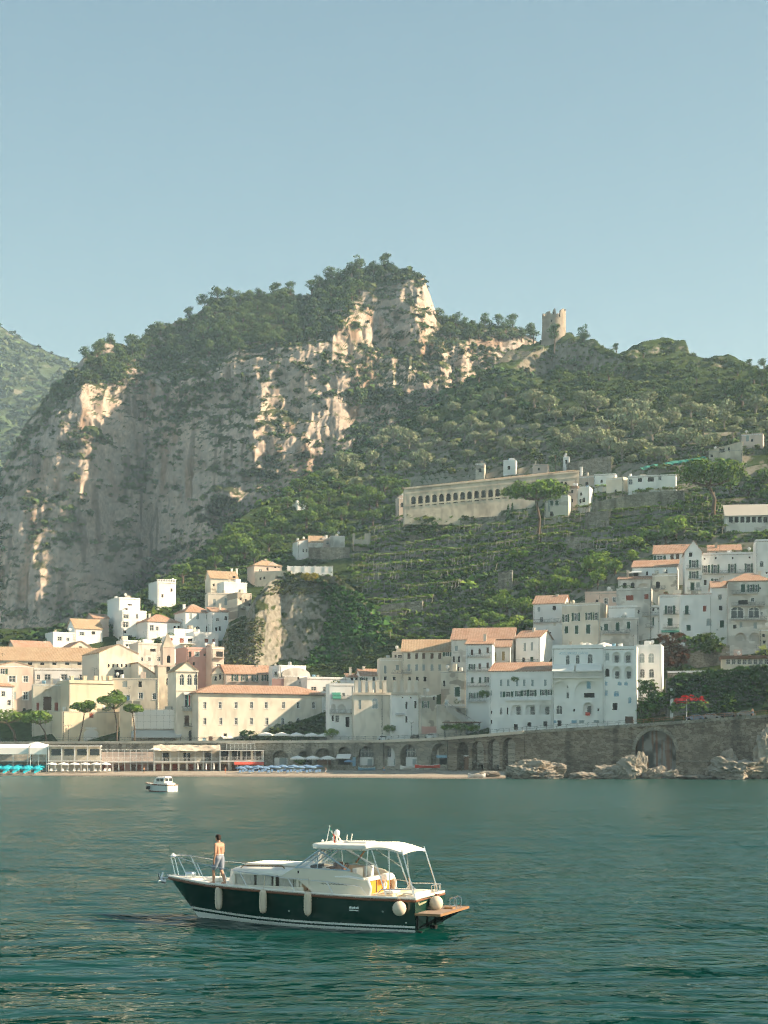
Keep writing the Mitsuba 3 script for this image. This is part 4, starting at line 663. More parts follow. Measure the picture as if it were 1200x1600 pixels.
# ---------------------------------------------------------------- sea walls and quay arcades
plain('rust_concrete', (0.2, 0.2, 0.2))
def rustfn(p, n, uv):
    run = mikit.fbm(p.x * 1.9, p.z * 0.07, 3.0, 3); big = mikit.fbm(p.x * .5, p.z * .4, 8.0, 3)
    c = mikit.mix((0.30, 0.285, 0.26), (0.09, 0.085, 0.075), mikit.smoothstep(.42, .72, big))
    return mikit.mix(c, C3(0.26, 0.10, 0.045), 0.6 * mikit.smoothstep(.52, .64, run))
dif('rust_concrete', rustfn)
dif('pebbles', lambda p, n, uv: mikit.mix((0.30, 0.26, 0.21), (0.47, 0.42, 0.35), mikit.fbm(p.x * 1.2, p.y * .5, 0.0, 3)) * (1 - 0.45 * mikit.smoothstep(0.35, 0.1, p.z)))
def sea_wall(name, label, pa, pb, wins=(), rec=3.0, mat='sea_wall_stone', cat_='sea wall', extra=0.0):
    xa, xb = [np.interp(p, [q[0] for q in _w], [xof(q[0], q[1]) for q in _w]) for p in (pa, pb)]
    ya, yb = wall_Y(xa), wall_Y(xb); yaw = math.degrees(math.atan2(yb - ya, xb - xa))
    top = HOR - (road_z((xa + xb) / 2) - EYE) * F / ((ya + yb) / 2)
    ta, tb = [HOR - (road_z(x) + extra - EYE) * F / y for x, y in ((xa, ya), (xb, yb))]
    pa_, pb_ = 600 + xa * F / ya, 600 + xb * F / yb
    ym = (ya + yb) / 2; base = HOR - (0.3 - EYE) * F / ym
    h = House(name, label, pa_, pb_, ta, base, Y=ya, yaw=yaw, dep=11, wall=mat, roof='none', topr=tb, rec=rec, wins=wins, sink=2.5, cat_=cat_)
    # House measures the top at its middle: shift the pieces so that left and right tops follow the road
    return h
SW = []
def fix_top(pa, pb):
    return None
_old_init = House.__init__
q1 = sea_wall('quay_arcade', 'long stone quay arcade with round arches behind the beach umbrellas', -120, 599, wins=[(438, 1184, 25, 24, 'L'), (476, 1184, 24, 22, 'L'), (505, 1182, 25, 26, 'L'), (538, 1181, 20, 28, 'L'), (572, 1181, 24, 30, 'L')], rec=2.5, mat='dry_stone')
q2 = sea_wall('boathouse_arcade', 'grey stone quay with three boathouse arches left of the pointed arches', 600, 699, wins=[(605, 1181, 25, 32, 'L'), (638, 1180, 26, 34, 'L'), (687, 1178, 26, 34, 'L')], rec=2.5, mat='dry_stone')
q3 = sea_wall('pointed_arcade', 'tall dark stone wall with four narrow arches below the hotel', 700, 819, wins=[(723, 1181, 17, 44, 'L'), (746.5, 1180, 17, 46, 'L'), (771, 1179, 17, 50, 'L'), (795, 1177, 18, 50, 'L')], rec=5.0)
q4 = sea_wall('sea_wall', 'plain brown stone sea wall under the hotel', 820, 986, rec=.5)
q5 = sea_wall('arched_sea_wall', 'stone sea wall with one great rust streaked arch under the ivy', 986.5, 1420, wins=[(1024, 1179, 61, 76, 'L')], rec=3.5)
for q, p0, p1 in ((q1, -120, 599), (q2, 600, 699), (q3, 700, 819), (q4, 820, 986), (q5, 987, 1200)):
    # coping that carries the road railing
    sl = (road_z(q.X0 + q.c * q.W) - road_z(q.X0)) ; z0 = road_z(q.X0) - q.z0
    q.part('coping', M([[x, y, z0 + sl * x / q.W + dz] for x in (0, q.W) for y in (-.45, .5) for dz in (-.35, .35)], [[0, 1, 3], [0, 3, 2], [4, 6, 7], [4, 7, 5], [0, 4, 5], [0, 5, 1], [2, 3, 7], [2, 7, 6], [0, 2, 6], [0, 6, 4], [1, 5, 7], [1, 7, 3]]), 'pale_stone' if q in (q1, q2, q3) else 'dry_stone')
    n = int(q.W / 2.2)
    q.part('railing', cat([box(x - .04, x + .04, -.1, -.02, z0 + sl * x / q.W + .35, z0 + sl * x / q.W + 1.3) for x in np.linspace(.5, q.W - .5, n)] + [tube([[0, -.06, z0 + 1.28], [q.W, -.06, z0 + sl + 1.28]], .035, 4), tube([[0, -.06, z0 + .85], [q.W, -.06, z0 + sl + .85]], .025, 4)]), 'rust_iron' if q in (q5,) else 'iron')
plain('rust_iron', (0.30, 0.14, 0.07), 0.8)
def infill(q, px, py, w, hh, mat, y=None, name='door'):
    x, z, s_ = q.local(px, py); y = 1.2 if y is None else y
    return q.part(name, box(x - w * s_ / 2, x + w * s_ / 2, y, y + .12, z - hh * s_ / 2, z + hh * s_ / 2), mat)
for q, px, w in ((q1, 572, 22), (q2, 605, 23), (q2, 638, 24)):
    infill(q, px, 1190, w, 14, 'white_paint'); infill(q, px + 5, 1191, 7, 10, 'grey_shutter', 1.05, 'shutter_door'); infill(q, px, 1176, w, 12, 'window_glass', 1.3, 'fanlight')
    x, z, s_ = q.local(px, 1176); q.part('glazing_bars', cat([box(x + i * .9 - .04, x + i * .9 + .04, 1.22, 1.29, z - 1, z + 1.3) for i in (-1.5, -.5, .5, 1.5)] + [box(x - 2, x + 2, 1.22, 1.28, z + .2, z + .28)]), 'white_paint')
infill(q1, 438, 1190, 22, 12, 'white_paint'); infill(q1, 441, 1190, 11, 11, 'grey_shutter', 1.05, 'shutter_door'); infill(q1, 505, 1190, 22, 12, 'dark_wood'); infill(q1, 476, 1190, 20, 12, 'dark_inside')
q1.awning(527, 549, 1178, 1184, 2.5, 'canvas_white'); infill(q1, 538, 1192, 18, 10, 'dark_inside'); infill(q1, 553.5, 1190, 5, 14, 'blue_pane', -.3, 'kiosk_panel')
infill(q3, 723, 1192, 16, 22, 'dark_wood', 1.5); infill(q3, 723, 1181, 16, 1.6, 'white_paint', 1.3, 'lintel'); infill(q2, 687, 1182, 24, 4, 'blue_pane', 1.0, 'boat_cover'); infill(q2, 687, 1190, 24, 14, 'dark_inside', 2.2, 'back_wall')
for p in (746.5, 771, 795):
    x, z, s_ = q3.local(p, 1177); q3.part('inner_vault', upright(ring(arch_poly(17 * s_, 46 * s_, 12, 36 * s_), .12, .03), 0.9, 2.1).apply_translation([x, 0, z - 24 * s_]), 'dry_stone'); q3.part('dark_passage', box(x - 1.25, x + 1.25, 2.2, 2.3, z - 24 * s_, z + 17 * s_), 'dark_inside')
# great arch: voussoir ring and streaked back wall
x, z, s_ = q5.local(1024, 1217); R_, sp_ = 30.5 * s_, 45.5 * s_
for i in range(21):
    a0, a1 = math.pi * i / 21 + .006, math.pi * (i + 1) / 21 - .006
    pts = [(R_ * 1.0 * math.cos(a), R_ * math.sin(a)) for a in (a0, a1)] + [((R_ + .75) * math.cos(a), (R_ + .75) * math.sin(a)) for a in (a1, a0)]
    q5.part('voussoir', upright(Polygon(pts), -.12 - .04 * (i % 3), .3).apply_translation([x, 0, z + sp_]), 'dry_stone')
q5.part('arch_back', box(x - R_, x + R_, 2.4, 2.7, z - .5, z + sp_ + R_), 'rust_concrete')
q5.part('ledge', box(x + R_ + .8, q5.W * .55, -.5, -.003, z + 4.0, z + 4.3), 'dry_stone')

# ---------------------------------------------------------------- rocks at the water line
def rock_mesh(seed, sx, sy, sz):
    m = trimesh.creation.icosphere(subdivisions=5); v = m.vertices.copy()
    r = np.random.default_rng(seed)
    for _ in range(16):                                           # facets
        d = r.normal(size=3); d /= np.linalg.norm(d); c = r.uniform(.55, .85); t = v @ d; v -= np.maximum(t - c, 0)[:, None] * d * .9
    n = meshkit.fbm(v * 1.6 + seed * 3.1, 5, seed) - .5; n2 = np.abs(meshkit.fbm(v * 3.5 + seed, 3, seed + 9) - .5)
    n3 = meshkit.fbm(v * 7 + seed, 3, seed + 4) - .5
    v = v * (1 + .95 * n - .9 * n2 + .30 * n3)[:, None]
    m.vertices = v * [sx, sy, sz]; return m
k_ = 0
for px, py, w, hh, Y, lb in [(822, 1203, 76, 34, 335, 'pale jagged boulder left of the plain sea wall foot'), (850, 1211, 60, 16, 333, 'low flat boulder below the middle of the plain sea wall'), (915, 1213, 70, 14, 331, 'long low rock along the foot of the sea wall'), (952, 1206, 50, 26, 332, 'sunlit cracked rock left of the biggest boulder'),
                             (985, 1199, 52, 44, 330, 'biggest sunlit boulder just left of the great arch'), (1003, 1193, 26, 40, 331, 'upright boulder standing in front of the great arch'), (1024, 1209, 40, 24, 334, 'dark wet rock inside the great arch'), (1088, 1215, 60, 9, 328, 'low rocky shelf right of the great arch'), (1050, 1210, 26, 16, 331, 'small rock at the right foot of the great arch'),
                             (1150, 1202, 92, 36, 326, 'large pale slanting boulder near the right edge'), (1138, 1187, 34, 28, 328, 'squarish block standing on the large slanting boulder'), (1205, 1180, 60, 90, 327, 'tall rock mass rising at the right edge'), (762, 1210, 40, 12, 343, 'flat concrete like ledge below the narrow arches'), (868, 1200, 40, 22, 337, 'brown rock lump against the plain sea wall')]:
    c = at(px, py, Y); s_ = Y / F; k = thing('shore_rock', lb, 'rock'); k_ += 1
    put(k, rock_mesh(100 + k_, w * s_ * .55, w * s_ * .42, hh * s_ * .60).apply_translation(c), 'rubble', smooth=35)

# ---------------------------------------------------------------- beach
bp = np.linspace(-140, 790, 140); wl = np.interp(bp, [-140, 0, 400, 600, 700, 745, 790], [382, 377, 357, 341, 333, 334, 344]) + nz(bp / 40, octaves=3, seed=51) * 5
rows_ = []
for t in np.linspace(0, 1, 24):
    Xw = xof(bp, wl); Yb = wall_Y(Xw * 1.05) + 1.0; Yr = (wl - 6) * (1 - t) + Yb * t
    rows_.append(np.stack([xof(bp, Yr), Yr, -0.25 + 1.65 * t ** .9 + nz(bp / 9, Yr / 3, octaves=3, seed=52) * .25 * (t > .08)], -1))
BEACH = np.array(rows_); put('beach', grid_mesh(BEACH), 'pebbles', smooth=True); lab('beach', 'grey pebble beach in front of the quay', kind='structure')
def beach_z(Y, px): return float(np.clip(-0.25 + 1.65 * ((Y - (np.interp(px, [0, 400, 600, 700], [377, 357, 341, 333]) - 6)) / max(wall_Y(xof(px, Y)) + 7 - np.interp(px, [0, 400, 600, 700], [377, 357, 341, 333]), 1)) ** .9, 0, 1.5)) if Y > 340 else 0.2

# ---------------------------------------------------------------- bathing establishments
class Deck:
    def __init__(s, name, label, px0, px1, Y, cat_='pavilion', yaw=8):
        s.key = thing(name, label, cat_); s.Y, s.X0 = Y, xof(px0, Y); s.c, s.n = math.cos(math.radians(yaw)), math.sin(math.radians(yaw))
        q = (px1 - 600) / F; s.W = (q * Y - s.X0) / (s.c - q * s.n); s.z0 = 0; s.tw = frame_tw([s.X0, Y, 0], (s.c, s.n))
    part = House.part; local = House.local
    def post(s, x, z0, z1, y=0, r=.09, m='white_paint'): s.part('post', box(x - r, x + r, y - r, y + r, z0, z1), m)
    def slab(s, name, z, d, m='white_paint', th=.22, x0=0, x1=None, out=.2): s.part(name, box(x0 - .1, (s.W if x1 is None else x1) + .1, -out, d, z - th, z), m)
    def rail(s, z, h=1.0, x0=0, x1=None, m='white_paint', step=.35):
        x1 = s.W if x1 is None else x1
        s.part('railing', cat([box(x0, x1, -.16, -.1, z + h - .07, z + h), box(x0, x1, -.16, -.1, z + .1, z + .16)] + [box(x - .025, x + .025, -.15, -.11, z, z + h) for x in np.arange(x0 + .1, x1, step)]), m)
def zy(py, Y): return zof(py, Y)
d = Deck('bathing_pavilion', 'white two storey bathing pavilion with four open bays above the beach', 76, 157, 390); Y = 390
zt, zf = zy(1166, Y), zy(1188.5, Y); d.slab('floor', zf, 7); d.slab('roof', zt + .2, 7, out=.5); d.part('back_wall', box(0, d.W, 3.5, 3.7, .5, zt), 'beige_plaster'); d.rail(zf, 1.0, m='pole_grey')
for i in range(5): d.post(d.W * i / 4, zf, zt, r=.14)
for i in range(9): d.post(d.W * i / 8, .3, zf - .2)
for i in range(4): x = d.W * (i + .5) / 4; d.part('window', box(x - 1.25, x + 1.25, 3.35, 3.45, zf + 1.4, zf + 3.1), 'window_glass')
for j, (a, b, lb) in enumerate([(-25, 44, 'white awning pavilion above the turquoise umbrellas at the left edge'), (48, 73, 'short white awning pavilion left of the two storey bathing pavilion')]):
    d = Deck('awning_pavilion', lb, a, b, 391); zt, zf = zy(1166, 391), zy(1189, 391); d.slab('floor', zf, 8, 'concrete'); d.part('back_wall', box(0, d.W, 4, 4.2, .5, zt), 'grey_plaster'); d.rail(zf, 1.0, m='pole_grey')
    v = [[-.2, 4, zt + .6], [d.W + .2, 4, zt + .6], [d.W + .2, -1, zt - .4], [-.2, -1, zt - .4], [d.W + .2, -1.05, zt - 2.1], [-.2, -1.05, zt - 2.1]]
    v = np.array(v + [[x, y + .08, z - .08] for x, y, z in v]); f = [[0, 1, 2], [0, 2, 3], [3, 2, 4], [3, 4, 5], [6, 8, 7], [6, 9, 8], [9, 10, 8], [9, 11, 10], [0, 6, 7], [0, 7, 1], [5, 4, 10], [5, 10, 11], [0, 3, 9], [0, 9, 6], [1, 7, 8], [1, 8, 2], [3, 5, 11], [3, 11, 9], [2, 8, 10], [2, 10, 4]]
    d.part('awning', M(v, f), 'canvas_white')
    for i in range(max(2, int(d.W / 3)) + 1): d.post(d.W * i / max(2, int(d.W / 3)), .3, zt - .4, y=-.9)
d = Deck('lattice_terrace', 'white lattice terrace over pink changing cabins beside the bathing pavilion', 158, 240, 392); Y = 392; zt, zf = zy(1172, Y), zy(1190, Y)
d.slab('floor', zf, 7); d.rail(zf, 1.1); d.part('back_wall', box(0, d.W, 4, 4.2, .5, zf + 2.6), 'blush_plaster')
for i in range(10): d.post(d.W * i / 9, .3, zf - .2); d.post(d.W * i / 9, zf, zt, r=.07)
d.part('pergola', cat([box(0, d.W, -.1, 0, zt, zt + .12), box(0, d.W, 3.5, 3.6, zt, zt + .12)] + [box(x, x + .1, -.3, 4, zt + .12, zt + .22) for x in np.arange(0, d.W, 1.1)]), 'white_paint')
for i in range(9): x = d.W * (i + .5) / 9; d.part('cabin_door', box(x - .6, x + .6, 3.8, 3.95, .6, 2.7), ('red_shutter', 'pink_plaster', 'dark_wood')[i % 3])
d = Deck('straw_terrace', 'terrace bar with ragged straw roof over dark red cabins', 241, 343, 391); Y = 391; zt, zf = zy(1173, Y), zy(1190, Y)
d.slab('floor', zf, 7); d.rail(zf, 1.0); d.part('back_wall', box(0, d.W, 4, 4.2, .5, zt), 'beige_plaster')
for i in range(9): d.post(d.W * i / 8, .3, zf - .2); d.post(d.W * i / 8, zf, zt, r=.07)
gx, gy = np.meshgrid(np.linspace(-.3, d.W + .3, 60), np.linspace(-.8, 5, 10)); d.part('straw_roof', grid_mesh(np.stack([gx, gy, zt + .15 + gy * .28 + nz(gx / 1.5, gy / 1.2, octaves=3, seed=55) * .9], -1)), 'pale_stone')
for i in range(8): x = d.W * (i + .5) / 8; d.part('cabin_door', box(x - .7, x + .7, 3.8, 3.95, .6, 2.8), ('red_shutter', 'dark_wood')[i % 2])
for i in (1, 3, 5): x = d.W * i / 6; d.part('dark_recess', box(x - .9, x + .9, 3.75, 3.9, zf + .2, zf + 2.3), 'dark_inside')
d = Deck('glazed_beach_bar', 'three level white beach bar with glass roof deck and red awning', 344, 412, 391); Y = 391; zr, zt, zf = zy(1162, Y), zy(1172, Y), zy(1189, Y)
d.slab('floor', zf, 7); d.slab('roof', zt, 7, out=.6); d.rail(zf, 1.1); d.part('back_wall', box(0, d.W, 4.4, 4.6, .5, zt), 'cream_plaster')
for i in range(6): d.post(d.W * i / 5, .3, zf - .2); d.post(d.W * i / 5, zf, zt, r=.08)
d.part('roof_screen', cat([box(d.W * .15, d.W * .8, .4, .45, zr, zr + .1)] + [box(x - .05, x + .05, .38, .46, zt, zr) for x in np.linspace(d.W * .15, d.W * .8, 8)]), 'white_paint')
scene['thin_glass'] = {'type': 'thindielectric', 'int_ior': 1.5}
d.part('screen_pane', M([[d.W * .15, .43, zt + .2], [d.W * .8, .43, zt + .2], [d.W * .8, .43, zr], [d.W * .15, .43, zr]], [[0, 1, 2], [0, 2, 3]]), 'thin_glass')
d.part('awning', M([[d.W * .32, -.2, zf - .3], [d.W, -.2, zf - .3], [d.W, -1.4, zf - .8], [d.W * .32, -1.4, zf - .8], [d.W, -1.4, zf - 1.1], [d.W * .32, -1.4, zf - 1.1]], [[0, 1, 2], [0, 2, 3], [3, 2, 4], [3, 4, 5]]), 'canvas_red')
for i in range(4): x = d.W * (i + .5) / 4; d.part('dark_bay', box(x - 1.1, x + 1.1, 4.2, 4.3, zf + .3, zf + 2.6), 'dark_inside'); d.part('lower_bay', box(x - 1.1, x + 1.1, 4.2, 4.3, .6, 2.8), 'dark_wood')

# ---------------------------------------------------------------- parasols, sunbeds
def canopy_mesh(r, h, n=8):
    a = np.arange(n) * 2 * np.pi / n; v = [[0, 0, h]] + [[r * .55 * math.cos(t), r * .55 * math.sin(t), h * .5] for t in a] + [[r * math.cos(t), r * math.sin(t), 0] for t in a] + [[r * math.cos(t), r * math.sin(t), -.18] for t in a]
    f = []
    for i in range(n):
        j = (i + 1) % n; f += [[0, 1 + i, 1 + j], [1 + i, 1 + n + i, 1 + n + j], [1 + i, 1 + n + j, 1 + j], [1 + n + i, 1 + 2 * n + i, 1 + 2 * n + j], [1 + n + i, 1 + 2 * n + j, 1 + n + j]]
    return M(v, f)
UC, UP = mikit.ply(canopy_mesh(1, .32)), mikit.ply(cat([beam([0, 0, 0], [0, 0, 1.02], .012, 5)] + [beam([0, 0, .86], [.5 * math.cos(t), .5 * math.sin(t), .95], .006, 4) for t in np.arange(4) * 1.57]))
def parasol(px, py, Y, zg, r, mat, label, group, name='parasol'):
    c = at(px, py, Y); k = thing(name, label, 'parasol', group); h = c[2] - zg
    reuse(k + '__canopy', UC, T().translate([c[0], Y, c[2] - .32 * r]).scale([r, r, r]), mat); reuse(k + '__pole', UP, T().translate([c[0], Y, zg]).scale([2.2, 2.2, h - .1]), 'pole_grey')
BEDF = mikit.ply(cat([box(-.32, .32, 0, .05, .26, .31), box(-.32, -.27, 0, 1.9, .26, .31), box(.27, .32, 0, 1.9, .26, .31)] + [box(x - .03, x + .03, y - .03, y + .03, 0, .27) for x in (-.28, .28) for y in (.15, 1.75)]))
BEDC = mikit.ply(cat([box(-.26, .26, .05, 1.25, .31, .37), M([[x, y, z] for x in (-.26, .26) for y, z in ((1.25, .31), (1.25, .37), (1.85, .85), (1.88, .78))], [[0, 1, 2], [0, 2, 3], [4, 6, 5], [4, 7, 6], [0, 4, 5], [0, 5, 1], [1, 5, 6], [1, 6, 2], [2, 6, 7], [2, 7, 3], [3, 7, 4], [3, 4, 0]])]))
def sunbed(px, Y, zg, mat, label, group, s=1.15, az=0):
    k = thing('sunbed', label, 'sunbed', group); tw = T().translate([xof(px, Y), Y, zg]).rotate([0, 0, 1], az).scale([s, s, s])
    reuse(k + '__frame', BEDF, tw, 'pole_grey'); reuse(k + '__cushion', BEDC, tw, mat)
for i, px in enumerate((-8, 8, 23, 40, 57)):
    px += 4
    for j in range(3): parasol(px + 3 - 3 * j, 1193.5 + 2.2 * j, 390 - 5.5 * j + 3, 1.1 - .25 * j, 1.5, 'canvas_turquoise', 'turquoise beach parasol in the rows at the left edge', 'turquoise parasols')
    for j in range(4): sunbed(px - 4 - 3.2 * j + 5, 386 - 3.6 * j, .95 - .2 * j, 'canvas_turquoise', 'turquoise sunbed under the turquoise parasols', 'turquoise sunbeds')
for i, px in enumerate((81, 99, 117, 133, 150, 165)):
    parasol(px, 1191, 386, 1.0, 1.45, 'canvas_white', 'white beach parasol in the row below the bathing pavilion', 'white beach parasols'); sunbed(px - 3, 383, .8, 'canvas_white', 'white sunbed below a white beach parasol', 'white sunbeds'); sunbed(px + 4, 384, .8, 'canvas_white', 'white sunbed below a white beach parasol', 'white sunbeds')
for i in range(14):
    px = 376 + i * 9.2; parasol(px + (i % 3), 1197 - (i % 2) * 1.5 - (i > 5) * 1, 377 + 4 * (i % 3), .9, 1.35, 'canvas_blue', 'blue beach parasol in front of the beach bar and arcade', 'blue beach parasols')
for i in range(26):
    px = 374 + i * 5.0; sunbed(px, 370 + 3.0 * (i % 3), .6 + .1 * (i % 3), 'canvas_blue', 'blue sunbed among the blue beach parasols', 'blue sunbeds')
for px, lb in ((465, 'left'), (488, 'middle'), (512, 'right')): parasol(px, 1180.5, 393, 1.3, 2.1, 'canvas_white', 'large cream parasol before the quay arches, %s of three' % lb, 'cream parasols before the arches')
for i, px in enumerate((415, 440, 463, 487, 508)): parasol(px, 1143.5 + .4 * i, 405, 8.75, 2.2, 'canvas_white', 'white cafe parasol on the quay in front of the long yellow building', 'cafe parasols on the quay')
for px, py in ((917, 1004), (944, 1003.5)): parasol(px, py, 372, zof(1013, 372), 2.0, 'canvas_white', 'white parasol on the hotel roof terrace', 'hotel roof parasols')
parasol(57, 1158.5, 404, 8.7, 2.6, 'canvas_white', 'single white parasol on the quay behind the awning pavilions', None); parasol(545, 1187, 390, 1.3, 1.3, 'canvas_blue', 'single blue parasol before the white awning arch', None); parasol(242, 1168, 390, 4.0, 1.5, 'canvas_white', 'white parasol on the lattice terrace', None)
# closed parasols under the straw terrace
for px in (309, 322, 334):
    k = thing('closed_parasol', 'folded cream parasol under the straw roofed terrace', 'parasol', 'folded parasols'); c = at(px, 1192, 388)
    put(k + '__canopy', cat([beam(c + [0, 0, -1.7], c + [0, 0, -.2], .26, 8, .10), beam(c + [0, 0, -.2], c, .1, 8, .02)]), 'canvas_white'); put(k + '__pole', beam([c[0], c[1], .8], c + [0, 0, -1.5], .04), 'pole_grey')

# ---------------------------------------------------------------- cars, lamps, small boats on the beach
PROF = Polygon([(-2.05, .25), (2.05, .25), (2.1, .55), (2.0, .78), (1.15, .92), (.55, 1.38), (-.95, 1.42), (-1.65, 1.0), (-2.05, .9), (-2.12, .55)])
WIN = Polygon([(1.0, .93), (.5, 1.30), (-.9, 1.34), (-1.45, 1.0)])
_b = upright(PROF, -.82, .82); CARB = mikit.ply(_b); CARG = mikit.ply(upright(WIN, -.835, .835)); CARW = mikit.ply(trimesh.creation.cylinder(.32, .2, sections=16).apply_transform(trimesh.transformations.rotation_matrix(np.pi / 2, [1, 0, 0])))
plain('tyre', (0.02, 0.02, 0.02), .8)
for i, (n_, c_) in enumerate((('car_white', (.75, .75, .74)), ('car_dark', (.03, .035, .04)), ('car_blue', (.10, .15, .24)), ('car_grey', (.25, .25, .25)))): plain(n_, c_, .25, spec=.6)
def car(px, py, Y, mat, label, flip=1, s=1.0):
    X = xof(px, Y); k = thing('parked_car', label, 'car', None); yw = math.degrees(math.atan2(wall_Y(X + 3) - wall_Y(X - 3), 6)); z = road_z(X) + .02
    tw = T().translate([X, Y, z]).rotate([0, 0, 1], yw).scale([flip * s, s, s])
    reuse(k + '__body', CARB, tw, mat); reuse(k + '__windows', CARG, tw, 'window_glass')
    for x in (-1.3, 1.3):
        for y in (-.75, .75): reuse(key_of(k + '__wheel'), CARW, T().translate([X, Y, z]).rotate([0, 0, 1], yw).scale([s, s, s]).translate([x, y, .32]), 'tyre')
car(603, 1152, 399, 'car_white', 'white car parked at the left end of the quay road', 1, 1.1); car(622, 1150, 400, 'car_dark', 'black van parked right of the left white car', -1, 1.35); car(653, 1152, 393, 'car_dark', 'small black car below the faded sign', 1); car(675, 1151, 389, 'car_white', 'white car parked below the right end of the faded sign', -1, 1.1)
car(1086, 1118, 344, 'car_blue', 'blue grey car beside the post of the red flowers', -1); car(1112, 1116, 344, 'car_grey', 'grey car second from the red flowers on the coast road', 1); car(1138, 1114, 343, 'car_dark', 'black car parked below the clipped green hedge', -1); car(1166, 1112, 342, 'car_grey', 'grey car at the right end of the coast road', 1)
def lamp(px, base_Y, z, h, label):
    X = xof(px, base_Y); k = thing('street_lamp', label, 'lamp', None)
    put(k + '__post', beam([X, base_Y, z], [X, base_Y, z + h], .09, 6, .05), 'iron'); put(k + '__arm', cat([tube([[X, base_Y, z + h * .9], [X + s * .5, base_Y, z + h], [X + s * .9, base_Y, z + h * .95]], .04) for s in (-1, 1)]), 'iron')
    for s in (-1, 1): put(key_of(k + '__lantern'), trimesh.creation.icosphere(subdivisions=1, radius=.22).apply_translation([X + s * .9, base_Y, z + h * .93]), 'canvas_white')
lamp(420, 406, 8.8, 5, 'iron street lamp before the long yellow building'); lamp(643, 392, 9.2, 5, 'iron street lamp before the white crenellated wing'); lamp(107, 406, 8.7, 5, 'iron street lamp before the blank yellow building')
def dory(px, py, Y, L, hull, label, name='rowing_boat', rot=0):
    c = at(px, py, Y); t = np.linspace(-1, 1, 15); w = .75 * (1 - np.abs(t) ** 2.6); P = np.stack([np.stack([t * L / 2, s * w * q, z + .35 * np.abs(t) ** 3 * (z > .3)], -1) for s, q, z in ((-1, 1, .65), (-1, .8, .3), (0, 0, .0), (1, .8, .3), (1, 1, .65))])
    k = thing(name, label, 'boat'); tw = T().translate(c.tolist()).rotate([0, 0, 1], rot)
    put(k + '__hull', grid_mesh(P), hull, smooth=40, tw=tw); put(k + '__gunwale', tube(np.vstack([P[0], P[4][::-1]]) + [0, 0, .03], .05), 'white_paint', tw=tw); put(k + '__seat', cat([box(x - .12, x + .12, -.55, .55, .45, .5) for x in (-.8, .5)]), 'dark_wood', tw=tw)
dory(668, 1200, 368, 6.5, 'canvas_red', 'red rowing boat pulled up on the shaded beach', rot=10); dory(745, 1215, 338, 4.0, 'white_paint', 'white rowing boat floating below the narrow arches', rot=-5); dory(640, 1202, 376, 5, 'white_paint', 'white rowing boat on the beach left of the red one', rot=15); dory(573, 1204, 384, 4.5, 'blue_pane', 'pale blue boat on the beach before a white boathouse door')

# ---------------------------------------------------------------- walls, terraces and pergolas right of the hotel
h = House('garden_retaining_wall', 'stone retaining wall with steps below the flowering bank', 1036, 1140, 1010, 1040, yaw=-10, dep=4, wall='dry_stone', parapet=.2, cat_='wall'); GRW = h
h = House('lower_retaining_wall', 'low stone terrace wall with white coping above the ivy', 1044, 1102, 1051, 1090, yaw=-10, dep=4, wall='dry_stone', parapet=0, cat_='wall'); h.block('coping', 1043, 1103, 1048.5, 1051, -.3, 2, 'white_plaster')
h = House('terrace_restaurant', 'long low terrace restaurant with rusty brown roof at the right edge', 1128, 1215, 1029, 1055, yaw=-10, dep=6, wall='beige_plaster', parapet=0, cat_='building', wins=row(np.arange(1138, 1206, 8.5), 1034, 6.5, 8, 'w')); h.block('brown_roof', 1126, 1217, 1025, 1029, -1.4, 7, 'dark_wood'); h.block('roof_rail', 1134, 1170, 1018, 1019, .5, .6, 'pole_grey')
h = House('ivy_wall', 'tall stone terrace wall mostly covered by ivy on the right', 1040, 1225, 1060, 1145, Y=359, yaw=-9, dep=5, wall='dry_stone', parapet=0, cat_='wall', rec=.8, wins=[(1057, 1078, 10, 12, 'L'), (1113, 1075, 8, 8, 'B'), (1143, 1074, 8, 8, 'p'), (1184, 1110, 12, 12, 'd')]); IVYW = h
h = House('gate_house', 'small ruined stone house with arched yellow gate beside the hotel', 1000, 1044, 1100, 1150, Y=362, yaw=-10, dep=5, wall='dry_stone', parapet=0, cat_='building', topr=1085, tile='concrete', wins=[(1037, 1119, 10, 14, 'y')], rec=.5)
h = House('white_pier', 'white square pier beside the ruined stone gate', 1047, 1052, 1076, 1150, Y=358, yaw=-10, dep=1.5, parapet=.1, cat_='pillar')
k = thing('road_shelter', 'dark arbour shelter on the quay road below the stairs', 'shelter'); a = at(697, 1150, 381); 
put(k + '__roof', box(a[0] - 1, a[0] + 9, 377, 381, a[2] + 3.4, a[2] + 3.6), 'dark_wood'); put(k + '__posts', cat([box(a[0] + x, a[0] + x + .12, y, y + .12, a[2] - 1, a[2] + 3.4) for x in (-.5, 2.5, 5.5, 8.5) for y in (377.3, 380.6)]), 'iron')
